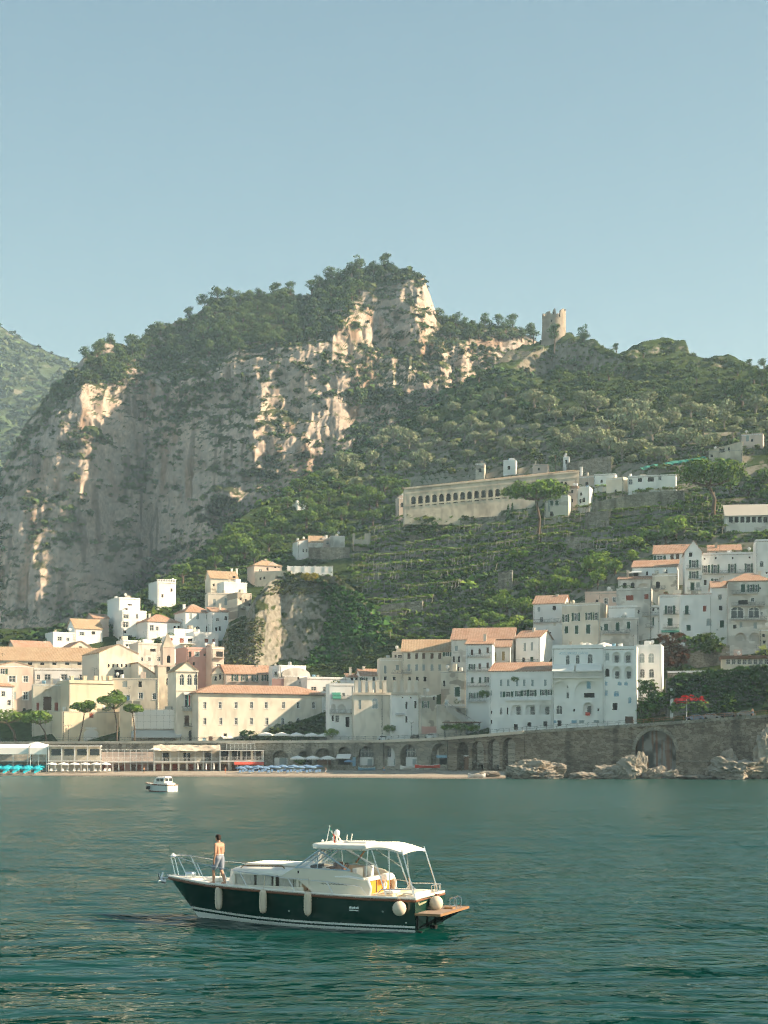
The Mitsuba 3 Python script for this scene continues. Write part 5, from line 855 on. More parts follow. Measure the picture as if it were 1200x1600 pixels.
# ---------------------------------------------------------------- rock outcrop under the pink villa (its own cliff sheet)
ox = np.arange(338, 640, 0.8)
otop = rowf([(338, 1045), (348, 1000), (358, 975), (385, 962), (398, 935), (420, 908), (450, 897), (490, 897), (525, 900), (560, 925), (600, 965), (640, 1015)])
obot = np.full(len(ox), 1082.0)
oY = np.interp(ox, [338, 400, 440, 520, 640], [462, 462, 470, 462, 452])
OP = []
for t in np.linspace(0, 1, 150):
    Yr = oY + 26 * t ** 1.3; OP.append(np.stack([xof(ox, Yr), Yr, zof(obot, oY) * (1 - t) + zof(otop(ox), oY + 26) * t], -1))
for t in np.linspace(0, 1, 24)[1:]: OP.append(OP[149] + np.stack([0 * ox, 0 * ox + 75 * t, 0 * ox - 2 * t], -1))
OP = np.array(OP); x, y, z = OP[..., 0], OP[..., 1], OP[..., 2]; m_ = np.zeros(x.shape); m_[:150] = smooth01(0, .1, np.linspace(0, 1, 150))[:, None]; m_[140:150] *= .5
OP[..., 1] += (nz(x / 22, z / 30, octaves=3, seed=61) * 20 + nz(x / 6, z / 14, octaves=4, seed=62) * 7 + nz(x / 2.2, z / 2.5, octaves=2, seed=63) * 2) * m_
OP[..., 2] += nz(x / 6, y / 6, octaves=3, seed=64) * 2.5 * (np.arange(173) > 140)[:, None]
dif('outcrop_rock', terrain_colour((0.055, 0.070, 0.030), (0.27, 0.255, 0.215), (0.36, 0.325, 0.26), 0.36, 0.70, 0.45))
put('rock_outcrop', grid_mesh(OP), 'outcrop_rock', smooth=True); lab('rock_outcrop', 'pale rock outcrop with hanging greenery between the two halves of the town', kind='structure')
OUT = Sheet(OP)
def front_land(px, py):
    """the nearest of the land sheets at this pixel"""
    c = [p for p in (OUT.hit(px, py) if 340 < px < 638 else None, HILL.hit(px, py)) if p is not None]
    if not c: c = [p for p in (MOUNT.hit(px, py),) if p is not None]
    return min(c, key=lambda p: p[1]) if c else None

# ---------------------------------------------------------------- foliage
def crown_mesh(lobes, n, leaf, seed, base, var=.3, flat=0.0, inner=.25):
    """many small leaf-clump faces spread over and inside lobes (cx, cy, cz, rx, ry, rz)"""
    r = np.random.default_rng(seed); L = np.array(lobes, float)
    a = (L[:, 3] * L[:, 4] * L[:, 5]) ** .667; which = r.choice(len(L), n, p=a / a.sum()); lb = L[which]
    d = r.normal(size=(n, 3)); d[:, 2] += .18; d /= np.linalg.norm(d, axis=1, keepdims=True)
    rad = 1 - inner * r.random(n) ** 1.5 + .10 * r.normal(size=n)
    p = lb[:, :3] + d * lb[:, 3:] * rad[:, None]
    nn = d / lb[:, 3:]; nn /= np.linalg.norm(nn, axis=1, keepdims=True); nn = nn * .9 + r.normal(size=(n, 3)) * .38; nn[:, 2] += flat
    nn /= np.linalg.norm(nn, axis=1, keepdims=True)
    u = np.cross(nn, r.normal(size=(n, 3))); u /= np.linalg.norm(u, axis=1, keepdims=True); w = np.cross(nn, u)
    s = (leaf * (.6 + .9 * r.random(n)))[:, None]
    v = np.stack([p + u * s, p - u * s * .5 + w * s * .8, p - u * s * .6 - w * s * .75], 1).reshape(-1, 3)
    lv = r.uniform(1 - var, 1 + var, len(L))[which] * r.uniform(.7, 1.35, n)
    col = np.repeat(np.array(base)[None] * lv[:, None] * r.uniform(.92, 1.08, (n, 3)), 3, axis=0)
    return v, np.arange(3 * n).reshape(-1, 3), col
def lobes_round(r, k, sx=1.0, sz=.8):
    o = [(0, 0, .0, .62 * sx, .62 * sx, .62 * sz)]
    for _ in range(k):
        a, e = r.uniform(0, 2 * np.pi), r.uniform(-.25, 1.0); q = r.uniform(.42, .68); s = r.uniform(.26, .46)
        o.append((math.cos(a) * q * math.cos(e) * sx, math.sin(a) * q * math.cos(e) * sx, math.sin(e) * q * sz, s * sx, s * sx, s * sz * .9))
    return o
def lobes_pine(r, k):
    o = []
    for _ in range(k):
        a, q, h = r.uniform(0, 2 * np.pi), r.uniform(.1, .75), r.uniform(-.5, .75); q *= 1 - .55 * max(h, 0); s = r.uniform(.28, .44)
        o.append((math.cos(a) * q, math.sin(a) * q, h, s * 1.1, s * 1.1, s * .6))
    return o + [(0, 0, .1, .45, .45, .5)]
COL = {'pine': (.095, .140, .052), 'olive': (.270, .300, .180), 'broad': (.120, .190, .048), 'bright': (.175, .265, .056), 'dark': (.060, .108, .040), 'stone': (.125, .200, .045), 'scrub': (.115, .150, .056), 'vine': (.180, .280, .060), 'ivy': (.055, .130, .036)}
PROTO = {}
for kind, n, leaf, kk in (('pine', 700, .085, 9), ('olive', 650, .085, 9), ('broad', 650, .085, 9), ('bright', 600, .085, 8)):
    PROTO[kind] = []
    for i in range(4):
        r = np.random.default_rng(900 + i * 7 + len(kind)); lb = lobes_pine(r, kk) if kind == 'pine' else lobes_round(r, kk)
        PROTO[kind].append(crown_mesh(lb, n, leaf, 300 + i, COL[kind]))
PLYC = {k: [mikit.ply(M(v, f), 'leaf', color=c) for v, f, c in p] for k, p in PROTO.items()}
plain('bark', (0.14, 0.10, 0.07), .9); plain('grey_bark', (0.22, 0.19, 0.15), .9)
TRK = mikit.ply(cat([tube([[0, 0, -.15], [.03, .02, .35], [-.02, 0, .7], [.02, .01, 1.0]], [.055, .042, .03, .015], 6), tube([[.02, .02, .5], [.22, .05, .8]], [.025, .01], 5), tube([[0, 0, .45], [-.2, -.1, .8]], [.025, .01], 5), tube([[0, 0, .55], [.0, .22, .82]], [.022, .01], 5)]))
ZONES = {'olive_tree': [(640, 'grey green olive tree left of the arcaded convent, below the cliff'), (760, 'grey green olive tree above the left half of the arcaded convent'), (880, 'grey green olive tree above the right half of the arcaded convent'), (1010, 'grey green olive tree above the white terrace houses right of the convent'), (9999, 'grey green olive tree above the largest umbrella pine')],
         'broadleaf_tree': [(330, 'green tree behind the white cube house topmost at left'), (420, 'green tree in the wood behind the long cream villa'), (500, 'green tree in the wood above the rambling farmhouse'), (9999, 'green tree in the wood between farmhouse and arcaded convent')],
         'garden_tree': [(790, 'bright green tree behind the long red roof of the centre'), (880, 'bright green tree behind the white gabled house'), (950, 'bright green tree behind the dusty pink house'), (9999, 'bright green tree left of the topmost red roof')],
         'ridge_pine': [(230, 'dark pine on the rounded left buttress of the mountain'), (318, 'dark pine on the left shoulder of the mountain ridge'), (400, 'tall dark pine at the left end of the ridge wood'), (484, 'tall dark pine in the middle of the ridge wood'), (540, 'dark pine on the left flank of the summit block'), (660, 'dark pine on the top of the wooded summit block'), (9999, 'bushy tree on the saddle between summit and watchtower')],
         'upper_tree': [(960, 'dark tree in the scrub right below the watchtower'), (9999, 'dark tree in the scrub at the right end of the ridge')], 'slope_pine': [(640, 'tall dark pine in the shaded wood under the cliff, left'), (740, 'tall dark pine in the shaded wood under the saddle'), (9999, 'tall dark pine in the shaded wood just left of the watchtower crag')], 'crag_pine': [(1000, 'tall dark pine on the slope right below the watchtower'), (1100, 'tall dark pine below the rocky knob of the ridge'), (9999, 'tall dark pine below the right end of the ridge')], 'slope_tree': [(9999, 'green tree beside the largest umbrella pine')]}
def tree(name, kind, label, group, p, rad, h, lift, cat_='tree', bark='bark', sz=1.0):
    """p: foot; rad: crown radius; h: total height; lift: height of the crown's middle"""
    q_ = 600 + p[0] * F / p[1]; label = next(t for x, t in ZONES[name] if q_ < x); group = label.split(' ', 1)[1].replace('tree', 'trees').replace('pine ', 'pines ')
    k = thing(name, label, cat_, group); a = random.uniform(0, 360)
    reuse(k + '__crown', random.choice(PLYC[kind]), T().translate([p[0], p[1], p[2] + lift]).rotate([0, 0, 1], a).scale([rad, rad, rad * sz]))
    reuse(k + '__trunk', TRK, T().translate(list(map(float, p))).rotate([0, 0, 1], a).scale([h, h, lift]), bark)
def poisson(poly, gap, rnd, tries=1, jitter=1.0, ygap=None):
    """points of the polygon at least gap apart"""
    P = Polygon(poly); x0, y0, x1, y1 = P.bounds; n = int((x1 - x0) * (y1 - y0) / gap ** 2 * 6); pts = []; cell = {}
    import shapely
    c = rnd.uniform([x0, y0], [x1, y1], (n, 2)); c = c[shapely.contains_xy(P, c[:, 0], c[:, 1])]; yg = ygap or gap
    for q in c:
        i, j = int(q[0] / gap), int(q[1] / yg)
        if any(((a[0] - q[0]) / gap) ** 2 + ((a[1] - q[1]) / yg) ** 2 < 1 for di in (-1, 0, 1) for dj in (-1, 0, 1) for a in cell.get((i + di, j + dj), ())): continue
        cell.setdefault((i, j), []).append(q); pts.append(q)
    return np.array(sorted(pts, key=lambda q: (q[1], q[0])))
def stuff(name, label, pts3, rad, base, n=60, leaf=.22, sz=.75, tint=.25, seed=0, lobes=4):
    """one mesh of leafy clumps standing at pts3"""
    r = np.random.default_rng(seed + 5); pr = [crown_mesh(lobes_round(np.random.default_rng(seed + 70 + i), lobes), n, leaf, seed + i, base) for i in range(4)]
    V, Fc, C, o = [], [], [], 0
    rad = np.broadcast_to(rad, (len(pts3),)) * np.exp(r.normal(size=len(pts3)) * .38)
    for p, q in zip(pts3, rad):
        v, f, c = pr[r.integers(4)]; a = r.uniform(0, 6.28); R = np.array([[math.cos(a), -math.sin(a), 0], [math.sin(a), math.cos(a), 0], [0, 0, sz]])
        V.append((v @ R.T) * q + p); Fc.append(f + o); C.append(c * r.uniform(1 - tint, 1 + tint) * [r.uniform(.9, 1.15), 1, r.uniform(.85, 1.1)]); o += len(v)
    put(name, M(np.vstack(V), np.vstack(Fc)), 'leaf', color=np.clip(np.vstack(C), 0, 1)); lab(name, label, kind='stuff', cat=None)
def place(poly, gap, seed, fn=front_land, keep=None, ygap=None):
    o = []
    for q in poisson(poly, gap, np.random.default_rng(seed), ygap=ygap):
        p = fn(*q)
        if p is not None and (keep is None or keep(q, p)): o.append((q, np.array(p)))
    return o
BUILT = [(h.X0, h.Y) for h in ()]

# ridge pines on the mountain
for poly, gap, sd, lb, gr in [([(205, 545), (235, 505), (300, 488), (318, 470), (325, 490), (300, 560), (215, 565)], 14, 1, 'dark pine on the left shoulder of the mountain ridge', 'pines on the left shoulder of the ridge'),
                              ([(318, 468), (400, 455), (470, 452), (500, 480), (532, 515), (505, 530), (420, 545), (330, 560), (300, 560)], 12.5, 2, 'tall dark pine in the ridge wood left of the summit', 'pines in the ridge wood left of the summit'),
                              ([(484, 455), (500, 432), (590, 412), (645, 420), (640, 432), (600, 440), (560, 470), (525, 500), (495, 480)], 12.5, 3, 'dark pine on the wooded summit block', 'pines on the wooded summit block'),
                              ([(125, 560), (165, 530), (205, 535), (222, 570), (190, 600), (135, 605)], 13, 4, 'pine on the rounded left buttress of the mountain', 'pines on the left buttress'),
                              ([(682, 500), (760, 503), (822, 512), (830, 530), (790, 540), (700, 530)], 12, 5, 'bushy tree on the saddle right of the summit', 'trees on the saddle right of the summit')]:
    for q, p in place(poly, gap, sd, MOUNT.hit):
        h_ = random.uniform(8, 12.5); tree('ridge_pine', 'pine', lb, gr, p - [0, 0, 1.5], h_ * .50, h_ * .95, h_ * .60, sz=1.05)
# scrub on the ledges and gullies of the mountain
def veg(q, p): return True
mr = np.random.default_rng(77); pts = []
nrm = np.gradient(MP, axis=0), np.gradient(MP, axis=1); nv = np.cross(nrm[1], nrm[0]); nv /= np.linalg.norm(nv, axis=-1, keepdims=True) + 1e-9; up = np.abs(nv[..., 2])
gully = np.exp(-((MOUNT.px - np.interp(MOUNT.py, [600, 660, 760, 900], [315, 270, 205, 180])) / np.interp(MOUNT.py, [600, 900], [38, 22])) ** 2) * (MOUNT.py > 590) * (MOUNT.py < 860)
band = np.exp(-((MOUNT.py - np.interp(MOUNT.px, [280, 400, 520, 640, 800], [600, 585, 570, 640, 585])) / 16) ** 2) * .8
left = np.exp(-(((MOUNT.px - 140) / 45) ** 2 + ((MOUNT.py - 690) / 36) ** 2)) + np.exp(-(((MOUNT.px - 560) / 50) ** 2 + ((MOUNT.py - 625) / 22) ** 2))
pat = nz(MP[..., 0] / 28, MP[..., 1] / 28, MP[..., 2] / 22, octaves=3, seed=71) * 2.2
prob = np.clip((up - .28) * 1.5 + pat * 1.0 - .02 + gully * 1.1 + band + left * .9, 0, 1) ** 1.5 * (MP[..., 2] > 60)
prob[tt > 2.05] = 0; prob[:, (mx < -25) | (mx > 850)] = 0
area = np.linalg.norm(np.cross(nrm[0], nrm[1]), axis=-1); w = (prob * area).ravel(); idx = mr.choice(w.size, 7000, p=w / w.sum())
stuff('cliff_scrub', 'dark scrub and bushes clinging to the ledges of the mountain', MP.reshape(-1, 3)[idx] - [0, 0, .3], mr.uniform(1.0, 3.6, 7000), (.085, .120, .048), n=40, leaf=.27, seed=11)
fr = np.random.default_rng(5); fpts = FP.reshape(-1, 3)[fr.choice(FP[..., 0].size, 5000)]
stuff('far_wood', 'wood on the distant hill', fpts, fr.uniform(3, 9, 5000), (.080, .115, .055), n=16, leaf=.5, seed=12)

# hillside woods
zones = [
 ('olive_tree', 'olive', [(512, 752), (560, 700), (640, 665), (700, 640), (770, 625), (840, 640), (930, 640)] + [(1000, 635), (1190, 650), (1205, 690), (1140, 690), (1050, 725), (960, 735), (900, 712), (760, 715), (640, 742), (560, 775)], 18, 'grey green olive tree on the slope above the arcaded convent', 'olive trees above the arcaded convent', (4.2, 5.6), 'grey_bark'),
 ('broadleaf_tree', 'broad', [(230, 940), (280, 900), (340, 862), (400, 815), (470, 765), (520, 748), (560, 780), (630, 760), (628, 800), (560, 838), (450, 846), (400, 880), (330, 893), (280, 915)], 14.5, 'green tree in the wood below the cliff, left of the convent', 'trees in the wood left of the convent', (3.4, 5.0), 'bark'),
 ('garden_tree', 'bright', [(700, 985), (760, 955), (830, 930), (880, 905), (960, 880), (1000, 850), (1060, 840), (1020, 860), (985, 890), (930, 925), (830, 942), (830, 985), (760, 1000)], 15, 'bright green tree in the gardens between terraces and right hand houses', 'garden trees left of the right hand houses', (2.6, 3.8), 'bark'),
 ('slope_tree', 'broad', [(1140, 760), (1200, 740), (1200, 785), (1135, 785)], 15, 'green tree near the big right stone pine', 'trees near the right stone pine', (3.0, 4.2), 'bark'),
 ('slope_pine', 'pine', [(540, 650), (640, 605), (700, 590), (830, 600), (820, 640), (700, 650), (560, 705)], 25, '', '', (4.2, 6.2), 'bark'),
 ('crag_pine', 'pine', [(905, 585), (1060, 575), (1185, 600), (1185, 642), (920, 640)], 27, '', '', (3.8, 6.2), 'bark'),
 ('upper_tree', 'pine', [(850, 560), (930, 555), (1050, 560), (1190, 590), (1190, 640), (1000, 630), (860, 635)], 24, 'dark tree in the scrub under the watchtower ridge', 'trees under the watchtower ridge', (3.2, 5.0), 'bark')]
for nm, kd, poly, gap, lb, gr, (r0, r1), bk in zones:
    for q, p in place(poly, gap, hash_ := len(nm) * 13 + len(poly)):
        r_ = random.uniform(r0, r1) * random.choice([.62, .8, 1, 1, 1.15, 1.35]); tree(nm, kd, lb, gr, p - [0, 0, .4], r_, r_ * 2, r_ * random.uniform(.75, 1.1), bark=bk, sz=random.uniform(.75, 1.15))
def many(name, label, polys, gap, rad, base, seed, n=46, leaf=.25, fn=front_land, lift=.3, ygap=None, sz=.75, keep=None):
    pts = np.array([p for poly in polys for q, p in place(poly, gap, seed + len(poly), fn, keep, ygap)])
    stuff(name, label, pts + [0, 0, lift], rad, base, n=n, leaf=leaf, seed=seed, sz=sz)
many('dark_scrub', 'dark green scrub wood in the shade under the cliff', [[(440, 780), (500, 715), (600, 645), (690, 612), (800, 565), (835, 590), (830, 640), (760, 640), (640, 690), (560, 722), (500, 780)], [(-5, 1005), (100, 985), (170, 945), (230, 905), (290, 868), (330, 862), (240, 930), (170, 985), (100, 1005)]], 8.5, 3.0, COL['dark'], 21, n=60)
many('upper_scrub', 'mixed scrub on the slope below the watchtower ridge', [[(832, 540), (905, 532), (960, 552), (1045, 535), (1120, 562), (1205, 580), (1205, 655), (1000, 645), (830, 645)], [(760, 640), (830, 590), (850, 640), (1000, 640), (1205, 650), (1205, 700), (1050, 735), (900, 720), (640, 745), (560, 780), (510, 755), (620, 690)]], 8.0, 2.3, COL['scrub'], 22, n=50)
many('slope_undergrowth', 'green undergrowth on the lower slopes', [[(150, 985), (200, 900), (280, 842), (400, 752), (480, 705), (480, 850), (420, 890), (330, 905), (325, 985), (240, 1010)], [(470, 860), (470, 720), (550, 680), (640, 655), (640, 800), (560, 850), (440, 860), (330, 900), (250, 950)], [(620, 1000), (600, 900), (700, 860), (900, 850), (1060, 835), (1000, 870), (900, 930), (830, 990), (700, 1005)], [(1060, 770), (1205, 740), (1205, 845), (1060, 845)]], 7.5, 1.9, COL['broad'], 23, n=44)
many('town_shrubs', 'shrubs and hedges between the houses of the left slope', [[(190, 1010), (230, 950), (285, 915), (330, 905), (325, 985), (290, 960), (235, 1010)], [(395, 935), (450, 895), (530, 895), (560, 925), (520, 905), (440, 915)], [(200, 1010), (330, 985), (345, 1020), (260, 1060), (200, 1050)], [(470, 1050), (620, 995), (705, 975), (720, 1000), (640, 1040), (560, 1062), (480, 1072)], [(-5, 990), (90, 982), (120, 1000), (60, 1012), (-5, 1012)], [(300, 1160), (520, 1120), (520, 1165), (300, 1168)]], 6.5, 1.5, (.070, .105, .034), 24, n=44)

# vine terraces: leaf canopies on rows of leaning chestnut poles
VZ = [(548, 895), (565, 845), (640, 812), (760, 830), (850, 800), (915, 775), (1050, 770), (1125, 790), (1130, 835), (1010, 845), (890, 860), (770, 885), (640, 955), (605, 1000), (590, 960)]
def flat_(q, p):
    return abs(hill_z(p[0], p[1] + .8) - hill_z(p[0], p[1] - .8)) < 1.3
vp = place(VZ, 8.5, 31, keep=None, ygap=6); nv_ = np.array([p for q, p in vp])
stuff('terrace_vines', 'vines and lemon foliage on the terrace pergolas', nv_ + [0, 0, 1.3], RNG.uniform(.9, 1.9, len(nv_)), COL['vine'], n=34, leaf=.30, seed=31, sz=.6)
V, Fv, o = [], [], 0
r = np.random.default_rng(8); PV = Polygon(VZ).buffer(6); canopy = []
import shapely
for X in np.arange(-12, 150, 1.0):                          # the front edge of every terrace carries a pergola on leaning poles
    Yv = np.arange(foot_Y(X) + 20, 640, .35); zv = foot_z(X) + SL * (Yv - foot_Y(X)); tv = np.floor((zv + nz(X / 45 + 0 * Yv, Yv / 45, octaves=3, seed=5) * 7) / 5.2)
    for i in np.nonzero(np.diff(tv) > 0)[0]:
        Ye = Yv[i + 1] + .4; z = float(hill_z(X, Ye)); px, py = 600 + X * F / Ye, HOR - (z - EYE) * F / Ye
        if not PV.contains(Point(px, py)): continue
        gap = nz(X / 14, Ye / 9, octaves=2, seed=17)
        if gap > .24: continue
        for _ in range(4): canopy.append([X + r.uniform(-.6, .6), Ye + r.uniform(-.3, 5.5), z + 2.5 + r.uniform(-.25, .45)])
        if int(X) % 2 == 0 or r.random() < .25:
            q = np.array([X, Ye, z]); bm = beam(q - [0, 0, .4], q + [r.uniform(.0, .8), r.uniform(-.2, .2), r.uniform(2.3, 3.3)], .085, 4); V.append(bm.vertices); Fv.append(bm.faces + o); o += len(bm.vertices)
        if r.random() < .5: bm = beam([X - 1, Ye, z + 2.35], [X + 1.2, Ye, z + 2.4], .06, 4); V.append(bm.vertices); Fv.append(bm.faces + o); o += len(bm.vertices)
canopy = np.array(canopy); stuff('pergola_vines', 'bands of vine leaves on the terrace pergolas', canopy, .95, (.195, .295, .064), n=26, leaf=.34, seed=33, sz=.42)
plain('chestnut_pole', (0.46, 0.41, 0.33), .9)
put('pergola_poles', M(np.vstack(V), np.vstack(Fv)), 'chestnut_pole'); lab('pergola_poles', 'pale chestnut poles of the terrace pergolas', kind='stuff')
# ivy on the outcrop, and on the wall right of the hotel
many('outcrop_ivy', 'dark ivy curtain hanging down the rock outcrop', [[(492, 905), (560, 925), (612, 975), (634, 1050), (560, 1078), (480, 1075), (470, 1045), (505, 1000), (520, 950)], [(396, 1075), (425, 1040), (470, 1045), (480, 1078)]], 4.0, 1.6, COL['ivy'], 41, n=40, leaf=.3, fn=OUT.hit, lift=0)
many('outcrop_grass', 'pale hanging grasses on the left pillar of the outcrop', [[(352, 990), (380, 965), (412, 970), (402, 1055), (380, 1060), (356, 1050)], [(412, 930), (455, 895), (530, 897), (520, 925), (440, 930)]], 3.4, 1.0, (.150, .165, .075), 42, n=30, leaf=.3, fn=OUT.hit, lift=0)
def on_plane(h):
    def fn(px, py):
        lx, lz, k = h.local(px, py); return np.array([h.X0 + lx * h.c + .3 * h.n, h.Y + lx * h.n - .3 * h.c, h.z0 + lz])
    return fn
many('wall_ivy', 'ivy and creeper covering the terrace wall on the right', [[(1046, 1062), (1090, 1052), (1205, 1040), (1225, 1110), (1140, 1112), (1125, 1085), (1100, 1090), (1068, 1090), (1050, 1090)]], 4.0, 1.1, (.050, .098, .024), 43, n=44, leaf=.28, fn=on_plane(IVYW), lift=0)
many('ivy_hedge', 'clipped green hedge above the parked cars', [[(1106, 1092), (1140, 1088), (1142, 1112), (1108, 1112)]], 4.0, 1.0, (.060, .115, .026), 44, n=44, leaf=.26, fn=lambda px, py: on_plane(IVYW)(px, py) - [0, 2.2, 0], lift=0)
GH = HR['long_parapet_house']
many('flowering_bank', 'reddish and green shrubs on the bank right of the hotel roof', [[(1034, 998), (1060, 990), (1075, 1000), (1072, 1035), (1040, 1042)]], 4.6, 1.4, (.135, .070, .040), 45, n=44, leaf=.27, fn=on_plane(GRW), lift=0)
many('green_bank', 'bright green shrubs at the foot of the right hand houses', [[(1070, 998), (1115, 990), (1130, 1000), (1128, 1018), (1080, 1020)], [(1036, 1046), (1090, 1044), (1100, 1050), (1040, 1062)]], 4.6, 1.3, (.085, .135, .034), 46, n=44, leaf=.27, fn=on_plane(GRW), lift=0)
many('climbing_creeper', 'bright creeper climbing the ruined gate house beside the hotel', [[(1001, 1065), (1020, 1062), (1026, 1080), (1040, 1092), (1046, 1100), (1020, 1112), (1012, 1135), (1000, 1130)]], 4.2, 1.0, (.085, .150, .034), 47, n=44, leaf=.27, fn=lambda px, py: at(px, py, 358), lift=0)
many('red_bougainvillea', 'bright red flowers on the canopy above the blue grey car', [[(1060, 1090), (1072, 1087), (1099, 1090), (1103, 1098), (1090, 1095), (1062, 1099)]], 2.6, .42, (.60, .035, .035), 48, n=30, leaf=.3, fn=lambda px, py: at(px + random.uniform(-1, 1), py + random.uniform(-1, 1.5), 347 + random.uniform(-1.2, 1.2)), lift=0)
many('canopy_greenery', 'green leaves below and behind the red flowers', [[(1050, 1098), (1104, 1098), (1106, 1112), (1046, 1114)]], 4.0, .9, (.085, .150, .036), 49, n=40, leaf=.28, fn=lambda px, py: at(px, py, 352), lift=0)
k = thing('flower_canopy', 'thin post and frame carrying the red flowers by the coast road', 'pergola'); a = at(1073, 1093, 347); put(k + '__post', beam([a[0], 347, road_z(a[0])], a, .08, 6), 'white_paint'); put(k + '__frame', box(xof(1059, 347), xof(1101, 347), 346, 348, a[2] - .5, a[2] - .4), 'iron')
for px, py, Y, r_, lb in [(609, 1140, 393, 2.1, 'dark conical bush before the crenellated building'), (518, 1146, 402, 2.6, 'bright bush at the right end of the cafe parasols'), (757, 1085, 372, 1.8, 'climbing plant beside the tall balcony house'), (470, 1190, 397, 2.0, 'vine bush climbing between the quay arches'), (1112, 1146, 341, 1.0, 'little green bush on the coast road wall'), (720, 1136, 378, 2.4, 'green creeper on the arbour shelter'), (740, 1138, 376, 2.2, 'second creeper at the right end of the arbour shelter'), (700, 1137, 379, 2.0, 'creeper at the left end of the arbour shelter'), (805, 1062, 368, 1.3, 'potted plants on the terrace beside the slanted red roof')]:
    k = thing('bush', lb, 'bush'); v, f, c = PROTO['broad' if r_ < 2.5 else 'bright'][int(px) % 4]; put(k, M(v * [r_, r_, r_ * .9] + at(px, py, Y), f), 'leaf', color=c)
k = thing('yellow_bush', 'yellow flowering bush on the rock below the white garden terrace', 'bush'); v, f, c = PROTO['broad'][1]; put(k, M(v * [3.6, 3.2, 2.3] + at(484, 902, 478), f), 'leaf', color=np.tile([[.33, .28, .045]], (len(v), 1)) * RNG.uniform(.7, 1.2, (len(v), 1)))
k = thing('clipped_hedge', 'long clipped dark hedge above the white garden terrace', 'hedge'); hp = slope_Y(500, 885)
v, f, c = crown_mesh([(x, 0, 0, 1.6, 1.0, 1.3) for x in np.linspace(0, 10, 12)], 900, .3, 5, (.040, .070, .026)); put(k, M(v + at(478, 879, hp), f), 'leaf', color=c)
k = thing('green_net', 'turquoise green shade net stretched above the white terrace house', 'net'); gx, gy = np.meshgrid(np.linspace(0, 1, 40), np.linspace(0, 1, 8)); Yn = slope_Y(1050, 735)
A_, B_ = at(1003, 731, Yn), at(1106, 713, Yn - 4); put(k, grid_mesh(np.stack([A_[0] + (B_[0] - A_[0]) * gx, Yn - 4 * gx + 7 * gy, A_[2] + (B_[2] - A_[2]) * gx + 1.5 * gy + nz(gx * 9, gy * 3, octaves=3, seed=4) * 2.0 - .9 * np.abs(np.sin(gx * 30)) * (1 - gy)], -1)), 'canvas_green')

# ---------------------------------------------------------------- stone pines, palm, cypresses
def umbrella_pine(label, px, py_foot, Y, cx, cy, rx, rz, group=None, n=2400, leaf=.36, lobes=16, seed=0, flat=.8):
    """cx, cy: crown centre in the photo; rx, rz: half width and half height (px)"""
    s_ = Y / F; k = thing('stone_pine', label, 'pine tree', group); c = at(cx, cy, Y); foot = at(px, py_foot, Y); RX, RZ = rx * s_ * 1.14, rz * s_ * 1.2; r = np.random.default_rng(seed + 60)
    lb = [(0, 0, -RZ * .05, RX * .70, RX * .70, RZ * .50)]
    for i in range(lobes):
        a, q = r.uniform(0, 6.28), r.uniform(.35, .82) * RX; s2 = r.uniform(.22, .36) * RX; lb.append((math.cos(a) * q, math.sin(a) * q, RZ * (.42 - .8 * (q / RX) ** 2) + r.uniform(-.12, .2) * RZ, s2, s2, min(s2 * .62, RZ * .45)))
    v, f, cc = crown_mesh(lb, n, leaf, seed, COL['stone'], .3, .25); put(k + '__crown', M(v + c, f), 'leaf', color=cc)
    mid = foot * .55 + c * .45 + [RX * .06, 0, 0]; top = c + [0, 0, -RZ * .55]; w0 = max(.22, RX * .055)
    put(k + '__trunk', tube([foot - [0, 0, 1], foot * .75 + mid * .25 + [-.12 * RX * .3, 0, 0], mid, top], [w0 * 1.25, w0, w0 * .8, w0 * .65], 8), 'bark', smooth=True)
    for i in range(9):
        a = i * 6.28 / 9 + r.uniform(-.3, .3); e = c + [math.cos(a) * RX * .66, math.sin(a) * RX * .66, -RZ * .12]; put(key_of(k + '__limb'), tube([top - [0, 0, .1 * (i % 3)], top * .5 + e * .5 + [0, 0, -RZ * .12], e], [w0 * .5, w0 * .32, .06], 6), 'bark')
umbrella_pine('large umbrella pine standing before the arcaded convent', 843, 845, slope_Y(843, 845), 837, 768, 43, 19, seed=1, n=3400, leaf=.5)
umbrella_pine('largest umbrella pine on the right slope above the houses', 1117, 810, slope_Y(1117, 810), 1107, 742, 58, 25, seed=2, n=4200, leaf=.5)
QP = [('broad umbrella pine at the left edge on the waterfront', 27, 1162, 10, 1120, 36, 14, 3), ('second umbrella pine at the left edge, right of the broad one', 74, 1162, 62, 1122, 24, 13, 4), ('slim curved umbrella pine before the blank yellow building', 123, 1164, 132, 1104, 19, 13, 5),
      ('tall round headed pine right of the white doorway', 184, 1164, 178, 1094, 23, 19, 6), ('thin leaning pine before the scaffold sheeting', 211, 1163, 207, 1107, 16, 9, 7)]
for lb, px, pf, cx, cy, rx, rz, sd in QP: umbrella_pine(lb, px, pf, 407 + sd * .1, cx, cy, rx, rz, seed=sd, n=1500, leaf=.34, lobes=11)
def cypress(px, py0, py1, Y, w, label):
    a, b = at(px, py1, Y), at(px, py0, Y); H = b[2] - a[2]; k = thing('cypress', label, 'cypress tree'); lb = [(0, 0, t * H, w * (1.05 - t) ** .6, w * (1.05 - t) ** .6, H * .13) for t in np.linspace(.08, .97, 9)]
    v, f, c = crown_mesh(lb, 500, .3, int(px), COL['dark']); put(k + '__crown', M(v + a, f), 'leaf', color=c); put(k + '__trunk', beam(a - [0, 0, 1], a + [0, 0, H * .5], .2), 'bark')
